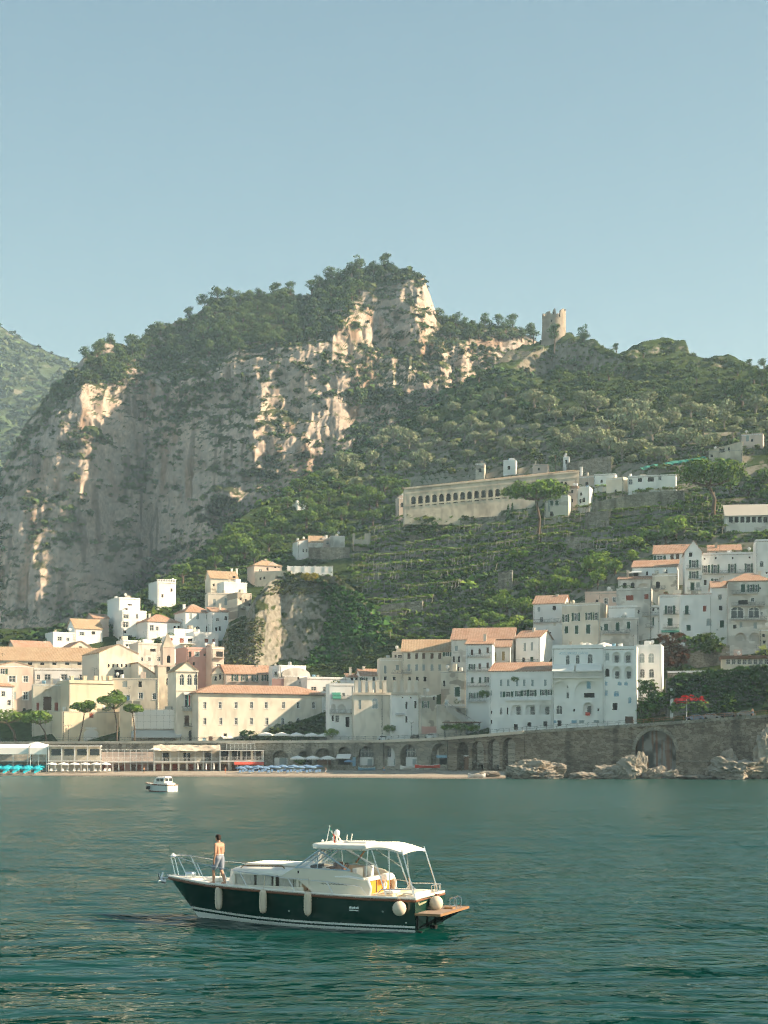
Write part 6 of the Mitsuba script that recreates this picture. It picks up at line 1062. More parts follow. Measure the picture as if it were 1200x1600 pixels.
Yc_ = slope_Y(797, 812); cypress(794, 790, 815, Yc_, .95, 'left of the two small cypresses before the convent'); cypress(800.5, 789, 815, Yc_, .95, 'right of the two small cypresses before the convent'); Yk = slope_Y(872, 735); cypress(868, 688, 735, Yk, 3.6, 'big dark cypress like tree behind the convent')
k = thing('palm_tree', 'tall palm beside the right end of the convent', 'palm tree'); Yp = slope_Y(878, 800) - 3; a, c = at(878, 805, Yp), at(877, 762, Yp); put(k + '__trunk', tube([a, a * .5 + c * .5 + [.3, 0, 0], c], [.45, .35, .3], 7), 'grey_bark')
for i in range(22):
    t = i * 2.4; e = random.uniform(-.2, 1.1); L = 3.8; pts = [c + np.array([math.cos(t) * math.cos(e) * L * s, math.sin(t) * math.cos(e) * L * s, math.sin(e) * L * s - 2.6 * s * s]) for s in np.linspace(0, 1, 6)]
    sd_ = np.array([-math.sin(t), math.cos(t), 0]); w_ = [.1, .5, .65, .6, .4, .05]; P = np.stack([[p + sd_ * q - [0, 0, .35 * q] for p, q in zip(pts, w_)], pts, [p - sd_ * q - [0, 0, .35 * q] for p, q in zip(pts, w_)]]); m = grid_mesh(P); put(key_of(k + '__frond'), m, 'leaf', color=np.tile([[.075, .10, .045]], (len(m.vertices), 1)))
k = thing('convent_tree', 'round dark tree against the convent wall', 'tree'); Yt = slope_Y(703, 812) - 4; v, f, c = PROTO['broad'][2]; put(k + '__crown', M(v * [4.2, 4.2, 4.2] + at(705, 799, Yt), f), 'leaf', color=c * .9); put(k + '__trunk', beam(at(705, 815, Yt), at(705, 800, Yt), .25), 'bark')
for px, py, w, hh, lb in [(911, 523, 12, 18, 'umbrella shaped pine alone on the ridge right of the watchtower'), (962, 543, 8, 8, 'small lone pine further right on the ridge'), (866, 520, 15, 17, 'dense pine in front of the watchtower'), (833, 518, 9, 10, 'pine just left of the watchtower'), (1170, 568, 9, 8, 'pine on the far right skyline'), (1193, 565, 10, 10, 'pine at the right end of the skyline'), (1028, 540, 8, 9, 'small pine left of the rocky knob on the ridge')]:
    Y = slope_Y(px, 540) - (25 if px == 866 else 0); s_ = Y / F; k = thing('skyline_pine', lb, 'pine tree'); v, f, c = PROTO['pine'][int(px) % 4]; ce = at(px, py, Y)
    put(k + '__crown', M(v * [w * s_, w * s_, hh * s_ * .95] + ce, f), 'leaf', color=c); put(k + '__trunk', tube([ce + [0, 0, -hh * s_ * 1.9], ce + [.4, 0, -hh * s_ * .6], ce + [0, 0, hh * s_ * .5]], [.45, .35, .15], 6), 'bark')

# ---------------------------------------------------------------- watchtower
Yt = slope_Y(868, 528) - 6; s_ = Yt / F; c = at(865.5, 532, Yt); R_ = 18.5 * s_; H_ = 47 * s_; n = 72; a = np.arange(n) * 2 * np.pi / n
top = H_ - 1.6 * (np.sin(a * 9) > .3) - 3.0 * smooth01(.35, .8, nz(np.cos(a) * 2, np.sin(a) * 2, octaves=3, seed=5) + .5) - 3.5 * (np.abs(a - 4.9) < .18)
k = thing('watchtower', 'ruined round stone watchtower with broken battlements on the ridge', 'tower')
rows = []
for rr, zz in [(R_ * 1.12, -8 + 0 * a), (R_ * 1.04, 3 + 0 * a), (R_, 6 + 0 * a), (R_ * .985, H_ - 6 + 0 * a), (R_ * 1.0, H_ - 5.4 + 0 * a), (R_ * 1.0, top), (R_ * .80, top), (R_ * .80, H_ - 8 + 0 * a), (0.01, H_ - 8 + 0 * a)]: rows.append(np.stack([c[0] + rr * np.cos(a), c[1] + rr * np.sin(a), c[2] + zz], -1))
P = np.array(rows); P = np.concatenate([P, P[:, :1]], 1); put(k + '__wall', grid_mesh(P), 'tower_stone')
for b, zz in ((-1.9, H_ * .55), (-1.2, H_ * .72), (-1.7, H_ * .8)): x, y = c[0] + R_ * .99 * math.cos(b), c[1] + R_ * .99 * math.sin(b); put(key_of(k + '__opening'), box(x - .35, x + .35, y - .25, y + .4, c[2] + zz - .7, c[2] + zz + .7), 'dark_inside')

# ---------------------------------------------------------------- the arcaded convent and the houses around it
h = House('convent', 'long pale convent with a row of arched windows on a high blank wall', 632, 905, 765, 808, yaw=3, dep=8, sink=3, wall='pale_stone', roof='none', topr=735, rec=1.2, cat_='convent',
          wins=[(646 + 10.95 * i, 783.5 - .98 * i, 7.0, 16, 'da') for i in range(15)] + [(868, 759, 4, 8, 'da'), (878, 756, 4, 8, 'da'), (884, 757, 4, 8, 'da')])
x1 = h.W; 
Z = lambda px, py: h.local(px, py)[1]
for nm, d0, d1 in (('cornice', 9.5, 12), ('string_course', 17, 18.2), ('lower_course', 36.5, 37.5)):
    za, zb = Z(634, 764 + d0 - 10), Z(895, 737 + d0 * 1.05 - 10); t = .5 if nm == 'cornice' else .25
    h.part(nm, M([[x, y, z + dz] for x, z in ((0, za), (x1, zb)) for y in (-t, -.003) for dz in (-.3, .3)], [[0, 1, 3], [0, 3, 2], [4, 6, 7], [4, 7, 5], [0, 4, 5], [0, 5, 1], [2, 3, 7], [2, 7, 6], [0, 2, 6], [0, 6, 4], [1, 5, 7], [1, 7, 3]]), 'pale_stone')
h.part('roof', M([[0, -.4, h.H + .05], [x1, -.4, zof(735, h.Y + h.W * h.n) - h.z0 + .05], [x1, 12, zof(735, h.Y + h.W * h.n) - h.z0 + 2.5], [0, 12, h.H + 2.5]], [[0, 1, 2], [0, 2, 3]]), 'faded_tile')
for px in np.arange(640.5, 806, 10.95): xx, zz, q_ = h.local(px, 784 - .089 * (px - 646)); h.part('pilaster', box(xx - .3, xx + .3, -.16, -.003, zz - 2.6, zz + 3.6), 'pale_stone')
CV = [('convent_lodge', 'small cream lodge at the left end of the convent', 622, 633, 778, 808, 10, 6, 'blush_plaster', [(628, 789, 4, 7, 'd')]), ('convent_cell', 'tiny grey building on the slope directly above the convent arcade', 743, 757, 725, 748, -10, 5, 'old_plaster', [(750, 735, 4, 6, 'd')]),
      ('white_roof_house', 'small white house above the right half of the convent', 786, 806, 720, 742, -10, 6, 'white_plaster', [(795, 731, 4, 6, 'd')]), ('bell_gable', 'little white bell gable above the right end of the convent', 880, 889, 715, 735, -10, 3, 'white_plaster', [(885, 722, 3, 7, 'd')]),
      ('low_cream_house', 'low cream house beside the bell gable', 832, 856, 727, 745, -10, 5, 'blush_plaster', [(842, 733, 3, 4, 'd')]),
      ('pink_corner_house', 'pink and white house with red terrace right of the convent', 888, 902, 763, 802, -18, 7, 'blush_plaster', [(894, 768, 3, 5, 'd'), (894, 782, 3, 5, 'd')]), ('white_step_house', 'narrow white house right of the pink terrace house', 902, 921, 762, 798, -18, 7, 'white_plaster', [(908, 772, 3, 5, 'd'), (912, 781, 4, 7, 'd'), (907, 783, 3, 7, 'd')]),
      ('convent_wing', 'grey convent wing with green window below the palm', 851, 888, 776, 812, -20, 6, 'grey_plaster', [(862, 786, 5, 8, 'g'), (870, 786, 5, 8, 'g'), (858, 790, 3, 20, 'p'), (862, 803, 5, 8, 'da')]), ('lit_ruin', 'sunlit rough cream wall standing right of the step house', 947, 974, 748, 778, -34, 7, 'cream_plaster', [(962, 769, 3, 8, 'd')]),
      ('cream_upper_house', 'cream house with chimney above the pink terrace house', 905, 928, 745, 768, -20, 6, 'blush_plaster', [(917, 756, 4, 6, 'd')]), ('white_link_house', 'white flat link house left of the terrace house', 928, 962, 742, 768, -14, 6, 'white_plaster', [(940, 752, 3, 5, 'd')]),
      ('long_white_terrace_house', 'long white terrace house under the turquoise net', 981, 1056, 744, 775, -14, 6, 'white_plaster', [(985, 753, 7, 9, 'w'), (1000, 750, 6, 6, 'd'), (1017, 749, 9, 7, 'd'), (1031, 747, 5, 7, 'w'), (998, 766, 3, 6, 'd'), (979, 768, 4, 6, 'd')]), ('right_stone_house', 'cream and stone house at the right edge above the big pine', 1158, 1192, 679, 705, -18, 8, 'blush_plaster', [(1168, 685, 4, 9, 'p'), (1175, 688, 3, 4, 'd')]),
      ('stone_shed', 'long ruined stone shed running down left of the right edge house', 1108, 1160, 704, 725, -14, 6, 'pale_stone', [(1128, 704, 8, 6, 'd'), (1139, 702, 3, 6, 'd'), (1112, 712, 4, 4, 'd')])]
HC = {}
for nm, lb, a, b, t_, bs, yw, dp, wl, ws in CV:
    HC[nm] = House(nm, lb, a, b, t_, bs, yaw=yw, dep=dp, wall=wl, wins=ws, parapet=.4, topr=690 if nm == 'stone_shed' else None, tile='pale_stone')
HC['pink_corner_house'].block('roof_terrace_wall', 884, 903, 760, 763, -.2, 5, 'roof_tile'); HC['cream_upper_house'].chimney(905, 738, 2.5, .8); HC['convent_lodge'].block('pediment', 624, 631, 774, 778, .1, 4, 'blush_plaster')
for nm, lb, a, b, t_, bs, tr in [('terrace_wall', 'long stone terrace wall below the white houses right of the convent', 925, 1000, 784, 800, 770), ('upper_terrace_wall', 'high stone wall left of the largest umbrella pine', 1000, 1070, 768, 790, 766), ('bastion_wall', 'grey stone bastion wall at the head of the vine terraces', 914, 952, 800, 826, 797), ('lower_terrace_wall', 'long low stone wall below the convent wall', 640, 790, 812, 822, 806), ('terrace_end_wall', 'stone wall on the terraces left below the bastion', 885, 925, 838, 858, 840), ('vineyard_wall', 'short stone wall at the bottom of the vine terraces', 778, 800, 895, 915, 890), ('olive_wall', 'stone wall on the olive slope behind the big cypress', 885, 955, 722, 735, 712), ('slope_wall', 'long dry stone wall across the upper olive slope', 880, 950, 668, 680, 664), ('crest_wall', 'short dry stone wall low on the left end of the terraces', 595, 660, 945, 955, 938)]:
    House(nm, lb, a, b, t_, bs, yaw=-10, dep=2.5, wall='dry_stone', topr=tr, tile='dry_stone', cat_='wall', roof='none')
h = House('long_shed', 'long low shed with pale flat roof below the largest umbrella pine', 1134, 1230, 806, 822, yaw=-8, dep=8, wall='grey_plaster', roof='mono', ridge=789, tile='concrete', cat_='shed', wins=row(np.arange(1142, 1220, 9), 812, 6, 9, 'd'))
many('convent_shrubs', 'shrubs and small trees along the foot of the convent wall', [[(634, 806), (700, 806), (760, 812), (800, 812), (850, 822), (850, 836), (760, 832), (634, 836)]], 6.5, 2.6, (.120, .175, .055), 61, n=50, leaf=.25, fn=lambda px, py: at(px, py, slope_Y(720, 815) - 6), lift=-.5)
r = np.random.default_rng(91); sx_ = r.uniform(85, 330, 5200); syy = r.uniform(345, 880, 5200); px_ = 600 + sx_ * F / syy
ok = (px_ > 1200) & (syy > foot_Y(sx_) + 4) & (syy < np.interp(sx_, CRX, CRY) + 20); sp3 = np.stack([sx_, syy, hill_z(sx_, syy)], -1)[ok]
stuff('outer_scrub', 'scrub on the slope going on beyond the right edge', sp3 + [0, 0, .5], 2.6, COL['scrub'], n=40, leaf=.27, seed=92)
# ---------------------------------------------------------------- the motor cruiser (local x towards the bow, y to port, z up from the water line)
plain('hull_green', (0.006, 0.036, 0.027), 0.12, spec=.5); plain('hull_white', (0.62, 0.66, 0.63), 0.35); plain('gelcoat', (0.80, 0.77, 0.70), 0.3); plain('cream_gelcoat', (0.72, 0.67, 0.56), 0.35)
plain('varnish', (0.30, 0.17, 0.085), 0.3, spec=.5); plain('orange_wood', (0.62, 0.27, 0.04), 0.35); plain('rub_brown', (0.20, 0.09, 0.05), 0.5); plain('steel', (0.75, 0.76, 0.77), 0.22, 1.0); plain('fender_vinyl', (0.66, 0.57, 0.45), 0.6)
plain('canopy_cloth', (0.76, 0.72, 0.64), 0.85); plain('curtain', (0.52, 0.50, 0.45), 0.9); plain('beige_vinyl', (0.62, 0.52, 0.36), 0.6); plain('white_vinyl', (0.82, 0.82, 0.80), 0.5); plain('rubber', (0.015, 0.016, 0.016), 0.7); plain('teak', (0.25, 0.19, 0.15), 0.7); plain('blue_metal', (0.42, 0.52, 0.58), 0.35, .3)
plain('rope', (0.58, 0.50, 0.38), 0.9); plain('letter_white', (0.70, 0.78, 0.74), 0.6); plain('gold_paint', (0.72, 0.68, 0.42), 0.5)
BTW = T([[-.923, -.385, 0, 1.58], [.385, -.923, 0, 50.59], [0, 0, 1, 0], [0, 0, 0, 1]])
LH = 10.4
def sheer_z(s): return np.interp(s, [0, .2, .4, .6, .8, 1], [1.12, 1.13, 1.19, 1.26, 1.32, 1.45])
def stem_x(z): return 9.15 + 1.25 * np.clip((z + .0) / 1.45, -.35, 1.0) ** 1.0
def hull_pt(s, z, side):
    bs = np.interp(s, [0, .15, .35, .5, .65, .78, .88, .95, .985, 1], [1.42, 1.52, 1.58, 1.54, 1.38, 1.08, .70, .36, .15, 0.0])
    bw = np.interp(s, [0, .15, .35, .5, .65, .78, .88, .95, 1], [1.36, 1.43, 1.46, 1.36, 1.08, .70, .36, .14, 0.0])
    zs = sheer_z(s); t = np.clip(z / zs, 0, 1)
    y = np.where(z >= 0, bw + (bs - bw) * t ** 1.25, bw * np.clip(1 + z / .62, .02, 1) ** .6)
    return np.stack([s * stem_x(z) - .10 * (1 - t) * (1 - s) * 0, side * y, z], -1)
SS = np.concatenate([np.linspace(0, .9, 46), np.linspace(.9, 1, 16)[1:]])
def band(zlo, zhi, n, off=0.0):
    ms = []
    for side in (1, -1):
        lo, hi = zlo(SS), zhi(SS); P = np.stack([hull_pt(SS, lo + (hi - lo) * t, side) for t in np.linspace(0, 1, n)])
        P[..., 1] += side * off; m = grid_mesh(P if side > 0 else P[::-1]); ms.append(m)
    return cat(ms)
z_bot = lambda s: np.full_like(s, -.6); z_a = lambda s: .09 + .13 * s ** 3; z_b = lambda s: .155 + .15 * s ** 3; z_c = lambda s: .225 + .17 * s ** 3
def build_hull(key, tw, mats=('hull_white', 'hull_green', 'hull_white', 'hull_green'), transom='hull_green'):
    put(key + '__hull_bottom', band(z_bot, z_a, 8), mats[0], smooth=True, tw=tw); put(key + '__boot_top', band(z_a, z_b, 3), mats[1], smooth=True, tw=tw)
    put(key + '__stripe', band(z_b, z_c, 3, .012), mats[2], smooth=True, tw=tw); put(key + '__topsides', band(z_c, sheer_z, 14), mats[3], smooth=True, tw=tw)
    zz = np.linspace(-.6, 1.12, 14); P = np.stack([[hull_pt(np.array(0.0), z, sd) for sd in (-1, -.5, 0, .5, 1)] for z in zz]); P[..., 0] = -.003 - .05 * (1 - (P[..., 1] / 1.5) ** 2)
    put(key + '__transom', grid_mesh(P), transom, smooth=True, tw=tw)
BOAT = thing('motor_cruiser', 'dark green motor cruiser with cream cabin, canopy and fenders in the foreground', 'boat')
build_hull(BOAT, BTW)
def bp_(name, mesh, mat, smooth=False, parent=None): return put(key_of((parent or BOAT) + '__' + name), mesh, mat, smooth, tw=BTW)
sh = hull_pt(SS, sheer_z(SS), 1)
loop = np.vstack([sh, (sh * [1, -1, 1])[::-1]])
bp_('rub_rail', cat([tube((sh + [0, .015, -.045]) * [1, sd, 1], .042, 6) for sd in (1, -1)]), 'rub_brown', 40); bp_('toe_rail', cat([tube((sh + [0, -.03, .035]) * [1, sd, 1], .045, 6) for sd in (1, -1)] + [beam([0, -1.42, 1.15], [0, 1.42, 1.15], .05, 6)]), 'gelcoat', 40)
bp_('transom_rail', beam([-.02, -1.42, 1.07], [-.02, 1.42, 1.07], .04, 6), 'rub_brown')
# deck with the cockpit well left open
yf = np.linspace(-1, 1, 33); DS = np.linspace(0, 1, 105); D = np.stack([np.stack([s * (stem_x(1.4)) + 0 * yf, yf * hull_pt(np.array(s), sheer_z(s), 1)[1], sheer_z(s) + .03 * (1 - yf ** 2)], -1) for s in DS])
f = []; w = 33
for i in range(104):
    for j in range(32):
        c = (D[i, j] + D[i + 1, j + 1]) / 2
        if .30 < c[0] < 4.5 and abs(c[1]) < 1.06: continue
        a = i * w + j; f += [[a, a + w, a + w + 1], [a, a + w + 1, a + 1]]
bp_('deck', M(D.reshape(-1, 3), f), 'gelcoat', True)
bp_('cockpit_sole', box(.28, 4.5, -1.08, 1.08, .55, .60), 'beige_vinyl'); bp_('cockpit_lining', cat([box(.28, 4.5, s * 1.09 - .02, s * 1.09 + .02, .58, 1.17) for s in (-1, 1)] + [box(.24, .30, -1.07, 1.07, .58, 1.14)]), 'cream_gelcoat')
# cabin trunk
def loft(sec): return grid_mesh(np.array(sec))
def cab_half(x): return np.interp(x, [4.3, 5.5, 6.6, 7.2, 7.55], [1.07, 1.05, .95, .82, .66])
cx = np.linspace(4.3, 7.2, 24)
bp_('cabin_base', cat([grid_mesh(np.stack([np.stack([cx, s * (cab_half(cx) + .04), np.full_like(cx, z)], -1) for z in (1.15, 1.36)])) for s in (1, -1)] + [grid_mesh(np.stack([np.stack([cx, s * np.stack([cab_half(cx) + .04, cab_half(cx) - .06])[k], np.full_like(cx, 1.36)], -1) for k in (0, 1)])) for s in (1, -1)]), 'cream_gelcoat')
a = np.linspace(-1, 1, 15); fr = np.stack([np.stack([7.2 + .42 * (1 - a ** 2) ** .5 * q, a * cab_half(7.2) * 1.03, np.full_like(a, z)], -1) for z, q in ((1.15, 1.15), (1.45, 1.1), (1.75, .95), (1.86, .85))])
bp_('cabin_front', grid_mesh(fr), 'gelcoat', True)
wav = lambda x: .018 * np.sin(x * 62)
for s in (1, -1):
    for i, (xa, xb) in enumerate(((7.15, 6.35), (6.25, 5.62), (5.30, 4.75), (4.72, 4.42))):
        xx = np.linspace(xb, xa, 70); bp_('curtain', grid_mesh(np.stack([np.stack([xx, s * (cab_half(xx) - .06 + wav(xx)), np.full_like(xx, z)], -1) for z in (1.34, 1.74)])), 'curtain', True)
    xx = np.linspace(4.42, 7.18, 12); bp_('cabin_window', grid_mesh(np.stack([np.stack([xx, s * (cab_half(xx) + .005), np.full_like(xx, z)], -1) for z in (1.36, 1.74)])), 'thin_glass')
    bp_('window_post', cat([box(x - .03, x + .03, s * cab_half(x) - .03, s * cab_half(x) + .03, 1.34, 1.75) for x in (7.18, 5.46, 4.40)]), 'cream_gelcoat')
bp_('cabin_interior', box(4.5, 7.0, -.45, .45, 1.2, 1.7), 'dark_wood')
rx = np.linspace(4.25, 7.62, 40); sec = []
for x in rx:
    hw = np.interp(x, [4.25, 5.5, 6.6, 7.2, 7.5, 7.62], [1.12, 1.10, 1.0, .86, .55, .2]); e = np.clip((7.62 - x) / .7, 0, 1) ** .5; zt_ = 1.76 + .30 * e
    sec.append([[x, -hw, 1.73], [x, -hw - .02, 1.78], [x, -hw * .97, 1.76 + .17 * e], [x, -hw * .75, zt_ - .05 * e], [x, 0, zt_], [x, hw * .75, zt_ - .05 * e], [x, hw * .97, 1.76 + .17 * e], [x, hw + .02, 1.78], [x, hw, 1.73], [x, -hw, 1.73]])
bp_('cabin_roof', loft(sec), 'gelcoat', 50)
bp_('sun_pad', cat([trimesh.creation.box([2.0, 1.5, .08]).apply_translation([5.75, 0, 2.08])]), 'canopy_cloth'); bp_('roof_handrail', cat([tube([[6.9, s * .88, 1.95], [6.8, s * .9, 2.04], [5.2, s * .98, 2.08], [5.1, s * .98, 1.98]], .02) for s in (1, -1)]), 'varnish')
# superstructure sides, windscreen
side = Polygon([(5.25, 1.66), (4.95, 1.86), (4.62, 2.03), (3.9, 2.035), (2.6, 1.98), (2.15, 1.88), (1.85, 1.70), (1.74, 1.42), (1.78, 1.22), (1.90, 1.12), (3.9, 1.19), (4.47, 1.62)])
for s in (1, -1):
    bp_('superstructure_side', upright(side, s * 1.13 - .04, s * 1.13 + .04), 'cream_gelcoat'); bp_('side_edge', tube([[1.85, s * 1.13, 1.72], [1.73, s * 1.13, 1.42], [1.77, s * 1.13, 1.20], [1.88, s * 1.13, 1.12]], .05), 'white_vinyl')
    bp_('coaming_lip', tube([[3.05, s * 1.19, 1.78], [2.5, s * 1.20, 1.79], [1.95, s * 1.19, 1.72]], [.02, .05, .04], 8), 'white_vinyl'); bp_('side_lamp', box(4.45, 4.5, s * 1.17 - .02, s * 1.17 + .02, 1.86, 1.94), 'rubber')
    tri = np.array([[4.60, s * 1.12, 2.04], [3.77, s * .98, 2.66], [2.5, s * 1.12, 2.0]]); bp_('side_window', M(tri, [[0, 1, 2]]), 'thin_glass')
    bp_('window_frame', cat([tube([tri[0], tri[1]], .035), tube([tri[1], tri[2]], .03), tube([tri[0], tri[2]], .025)]), 'blue_metal'); bp_('frame_bar', tube([[3.80, s * 1.0, 2.55], [3.78, s * 1.08, 2.05]], .015), 'blue_metal')
bp_('windscreen', M([[4.60, 1.12, 2.04], [4.60, -1.12, 2.04], [3.77, -.98, 2.66], [3.77, .98, 2.66]], [[0, 1, 2], [0, 2, 3]]), 'thin_glass'); bp_('windscreen_frame', cat([tube([[4.6, y, 2.04], [3.77, y * .88, 2.66]], .025) for y in (-.4, .4)] + [tube([[3.77, -.98, 2.66], [3.77, .98, 2.66]], .03), tube([[4.6, -1.12, 2.04], [4.6, 1.12, 2.04]], .03)]), 'blue_metal')
bp_('front_bulkhead', cat([box(4.5, 4.6, -1.09, 1.09, .6, 2.0), box(3.75, 4.5, -1.0, 1.0, 1.90, 1.98)]), 'cream_gelcoat'); bp_('dashboard', cat([box(3.55, 3.9, -.9, .1, 1.5, 2.02), box(3.60, 3.75, -.7, -.2, 2.02, 2.16)]), 'dark_wood'); bp_('instrument', cat([trimesh.creation.cylinder(.13, .1, sections=16).apply_translation([4.0, .35, 2.1]), box(4.05, 4.3, .1, .55, 1.98, 2.1)]), 'rubber')
bp_('steering_wheel', trimesh.creation.torus(.2, .018, major_sections=20, minor_sections=6).apply_transform(trimesh.transformations.rotation_matrix(1.3, [0, 1, 0])).apply_translation([3.35, -.35, 1.95]), 'rubber')
def cushion(x0, x1, y0, y1, z0, z1, r=.05):
    c = m3.Manifold.batch_hull([m3.Manifold.sphere(r, 12).translate([x, y, z]) for x in (x0 + r, x1 - r) for y in (y0 + r, y1 - r) for z in (z0 + r, z1 - r)]); q = c.to_mesh(); return M(q.vert_properties[:, :3], q.tri_verts)
for y in (-.55, .45): bp_('helm_seat', cushion(2.42, 2.62, y - .28, y + .28, 1.66, 2.06), 'white_vinyl', 40); bp_('seat_base', cushion(2.3, 2.95, y - .3, y + .3, 1.30, 1.48), 'beige_vinyl', 40); bp_('seat_pedestal', beam([2.6, y, .6], [2.6, y, 1.32], .08, 8), 'steel')
bp_('bench_back', box(1.88, 1.97, -1.06, 1.04, .6, 1.66), 'orange_wood'); bp_('bench_cap', cushion(1.80, 2.10, -1.06, 1.04, 1.64, 1.76), 'white_vinyl', 40); bp_('door_frame', cat([box(1.86, 1.885, y - .02, y + .02, .6, 1.64) for y in (-1.0, -.62, .3, .95)]), 'dark_wood')
bp_('aft_bench', cushion(.95, 1.83, -1.0, 1.0, .62, 1.22, .06), 'beige_vinyl', 40); bp_('bench_pad', cat([cushion(1.0, 1.4, .2, .85, 1.22, 1.34), cushion(1.55, 1.8, -.5, .1, 1.60, 1.84)]), 'white_vinyl', 40); bp_('life_ring', trimesh.creation.torus(.12, .035, major_sections=20, minor_sections=8).apply_transform(trimesh.transformations.rotation_matrix(np.pi / 2, [0, 1, 0])).apply_translation([1.82, -.35, 1.42]), 'white_vinyl')
bp_('aft_locker', cushion(.32, .8, -1.0, .6, .62, 1.26, .06), 'cream_gelcoat', 40)
# hard top, cloth canopy and their poles
def slab_round(x0, x1, hw, z0, z1, r=.075):
    c = m3.Manifold.batch_hull([m3.Manifold.sphere(r, 16).translate([x, y, z]) for x, y in [(x0 + r, s * hw) for s in (-1, 1)] + [(x1 - .35, s * hw) for s in (-1, 1)] + [(x1 - r, s * hw * .72) for s in (-1, 1)] for z in (z0 + r, z1 - r)]); q = c.to_mesh(); return M(q.vert_properties[:, :3], q.tri_verts)
bp_('hard_top', slab_round(1.90, 4.12, 1.02, 2.70, 2.90), 'gelcoat', 40); bp_('roof_hatch', slab_round(2.2, 3.0, .4, 2.87, 2.96, .03), 'gelcoat', 40); bp_('roof_trim', tube([[4.0, .8, 2.87], [3.2, 1.04, 2.86], [2.0, 1.06, 2.84]], .018), 'varnish')
u_, v_ = np.meshgrid(np.linspace(0, 1, 24), np.linspace(-1, 1, 21), indexing='ij'); xx = 2.0 - 1.42 * u_; zz = 2.80 + .19 * np.sin(np.pi * np.clip(u_ * .95 + .08, 0, 1)) * (1 - .35 * v_ ** 2) - .07 * v_ ** 2 - .05 * u_; yy = v_ * (1.06 + .02 * u_)
cp = np.stack([xx, yy, zz], -1); ed = cp.copy(); bp_('canopy', cat([grid_mesh(cp), grid_mesh(np.stack([cp[:, -1], cp[:, -1] - [0, 0, .07]])), grid_mesh(np.stack([cp[:, 0], cp[:, 0] - [0, 0, .07]])), grid_mesh(np.stack([cp[-1], cp[-1] - [0.0, 0, .10]]))]), 'canopy_cloth', 40)
poles = []
for s in (1, -1): poles += [tube([[1.73, s * 1.06, 2.72], [1.18, s * 1.1, 1.20]], .022), tube([[.62, s * 1.06, 2.76], [.10, s * 1.12, 1.16]], .022), tube([[1.9, s * .98, 2.72], [1.95, s * 1.06, 1.72]], .018), tube([[1.2, s * .8, 2.85], [1.1, s * .95, 1.22]], .018), tube([[2.6, s * .95, 2.72], [1.45, s * 1.08, 1.98]], .012)]
[bp_('canopy_pole', q, 'steel') for q in poles]; bp_('wood_strut', tube([[2.75, -.95, 2.70], [3.25, -1.05, 2.1]], .03), 'varnish')
# mast, lamps and aerials on the hard top
bp_('signal_mast', cat([tube([[3.60, -.1, 2.9], [3.55, -.05, 3.12]], .025), tube([[3.45, .12, 2.9], [3.52, .03, 3.12]], .025), tube([[3.42, -.18, 2.9], [3.50, -.05, 3.12]], .025)]), 'gelcoat'); bp_('radar_dome', trimesh.creation.icosphere(subdivisions=2, radius=.11).apply_transform(np.diag([1, 1, 1.15, 1])).apply_translation([3.52, 0, 3.22]), 'white_vinyl', True)
bp_('aerial', cat([tube([[3.07, .2, 2.9], [3.03, .2, 3.18]], .018), tube([[2.90, .2, 2.9], [2.84, .2, 3.22]], .018), box(3.0, 3.14, .14, .26, 2.9, 2.97)]), 'gelcoat'); bp_('bow_lamp', trimesh.creation.icosphere(subdivisions=1, radius=.05).apply_translation([3.95, .3, 2.95]), 'white_vinyl')
k = thing('italian_flag', 'small green white and red flag on a pole on the boat roof', 'flag'); fp0, fp1 = np.array([3.80, .3, 2.9]), np.array([3.66, .3, 3.5]); put(k + '__pole', tube([fp0, fp1], .014), 'white_vinyl', tw=BTW)
for i, m in enumerate(('canvas_green', 'canvas_white', 'canvas_red')):
    t = np.linspace(0, 1, 8); rows = [np.stack([3.70 - .06 * i - .02 - .06 * j - .10 * t, .3 + .03 * np.sin(9 * t + i + j), 3.44 - .13 * i * .9 - .42 * t * (.8 + .1 * i)], -1) for j in (0, 1.0)]; put(key_of(k + '__stripe'), grid_mesh(np.array(rows)), m, tw=BTW)
# rails
def stan(x, y, z0, z1, lean=.3): return tube([[x - lean, y, z0], [x, y, z1]], .018)
rl = []
for s in (1, -1): rl += [stan(9.75, s * .45, 1.40, 2.22, .45), stan(10.25, s * .12, 1.48, 2.20, .2), stan(8.75, s * .80, 1.36, 2.05, .35), stan(6.75, s * 1.30, 1.28, 1.86, .35), stan(4.75, s * 1.45, 1.22, 1.70, .3), stan(3.25, s * 1.45, 1.2, 1.62, .25)]
rl += [tube([[9.75, .45, 2.22], [10.15, .3, 2.24], [10.38, 0, 2.22], [10.15, -.3, 2.24], [9.75, -.45, 2.22]], .022)]
[bp_('stanchion', q, 'steel') for q in rl[:-1]]; bp_('pulpit_rail', rl[-1], 'steel'); bp_('guard_wire', cat([tube([[9.75, s * .45, 2.22], [8.75, s * .80, 2.05], [6.75, s * 1.30, 1.86], [4.75, s * 1.45, 1.70], [3.25, s * 1.45, 1.62], [2.0, s * 1.42, 1.50], [1.75, s * 1.40, 1.2]], .012, 5) for s in (1, -1)]), 'steel')
bp_('bow_lamp_pad', trimesh.creation.icosphere(subdivisions=2, radius=.09).apply_translation([10.2, .05, 2.24]), 'white_vinyl', True)
bp_('stern_rail', cat([tube([[1.45, s * 1.38, 1.16], [1.25, s * 1.38, 1.42], [.5, s * 1.36, 1.44], [.15, s * 1.3, 1.44], [.08, s * 1.3, 1.16]], .018) for s in (1, -1)] + [tube([[.06, y, 1.14], [.06, y, 1.45], [.06, y - .35, 1.45], [.06, y - .35, 1.14]], .018) for y in (-.9, -.35)] + [tube([[1.75, -1.12, 1.55], [1.3, -1.14, 1.5], [.9, -1.14, 1.16]], .02)]), 'steel')
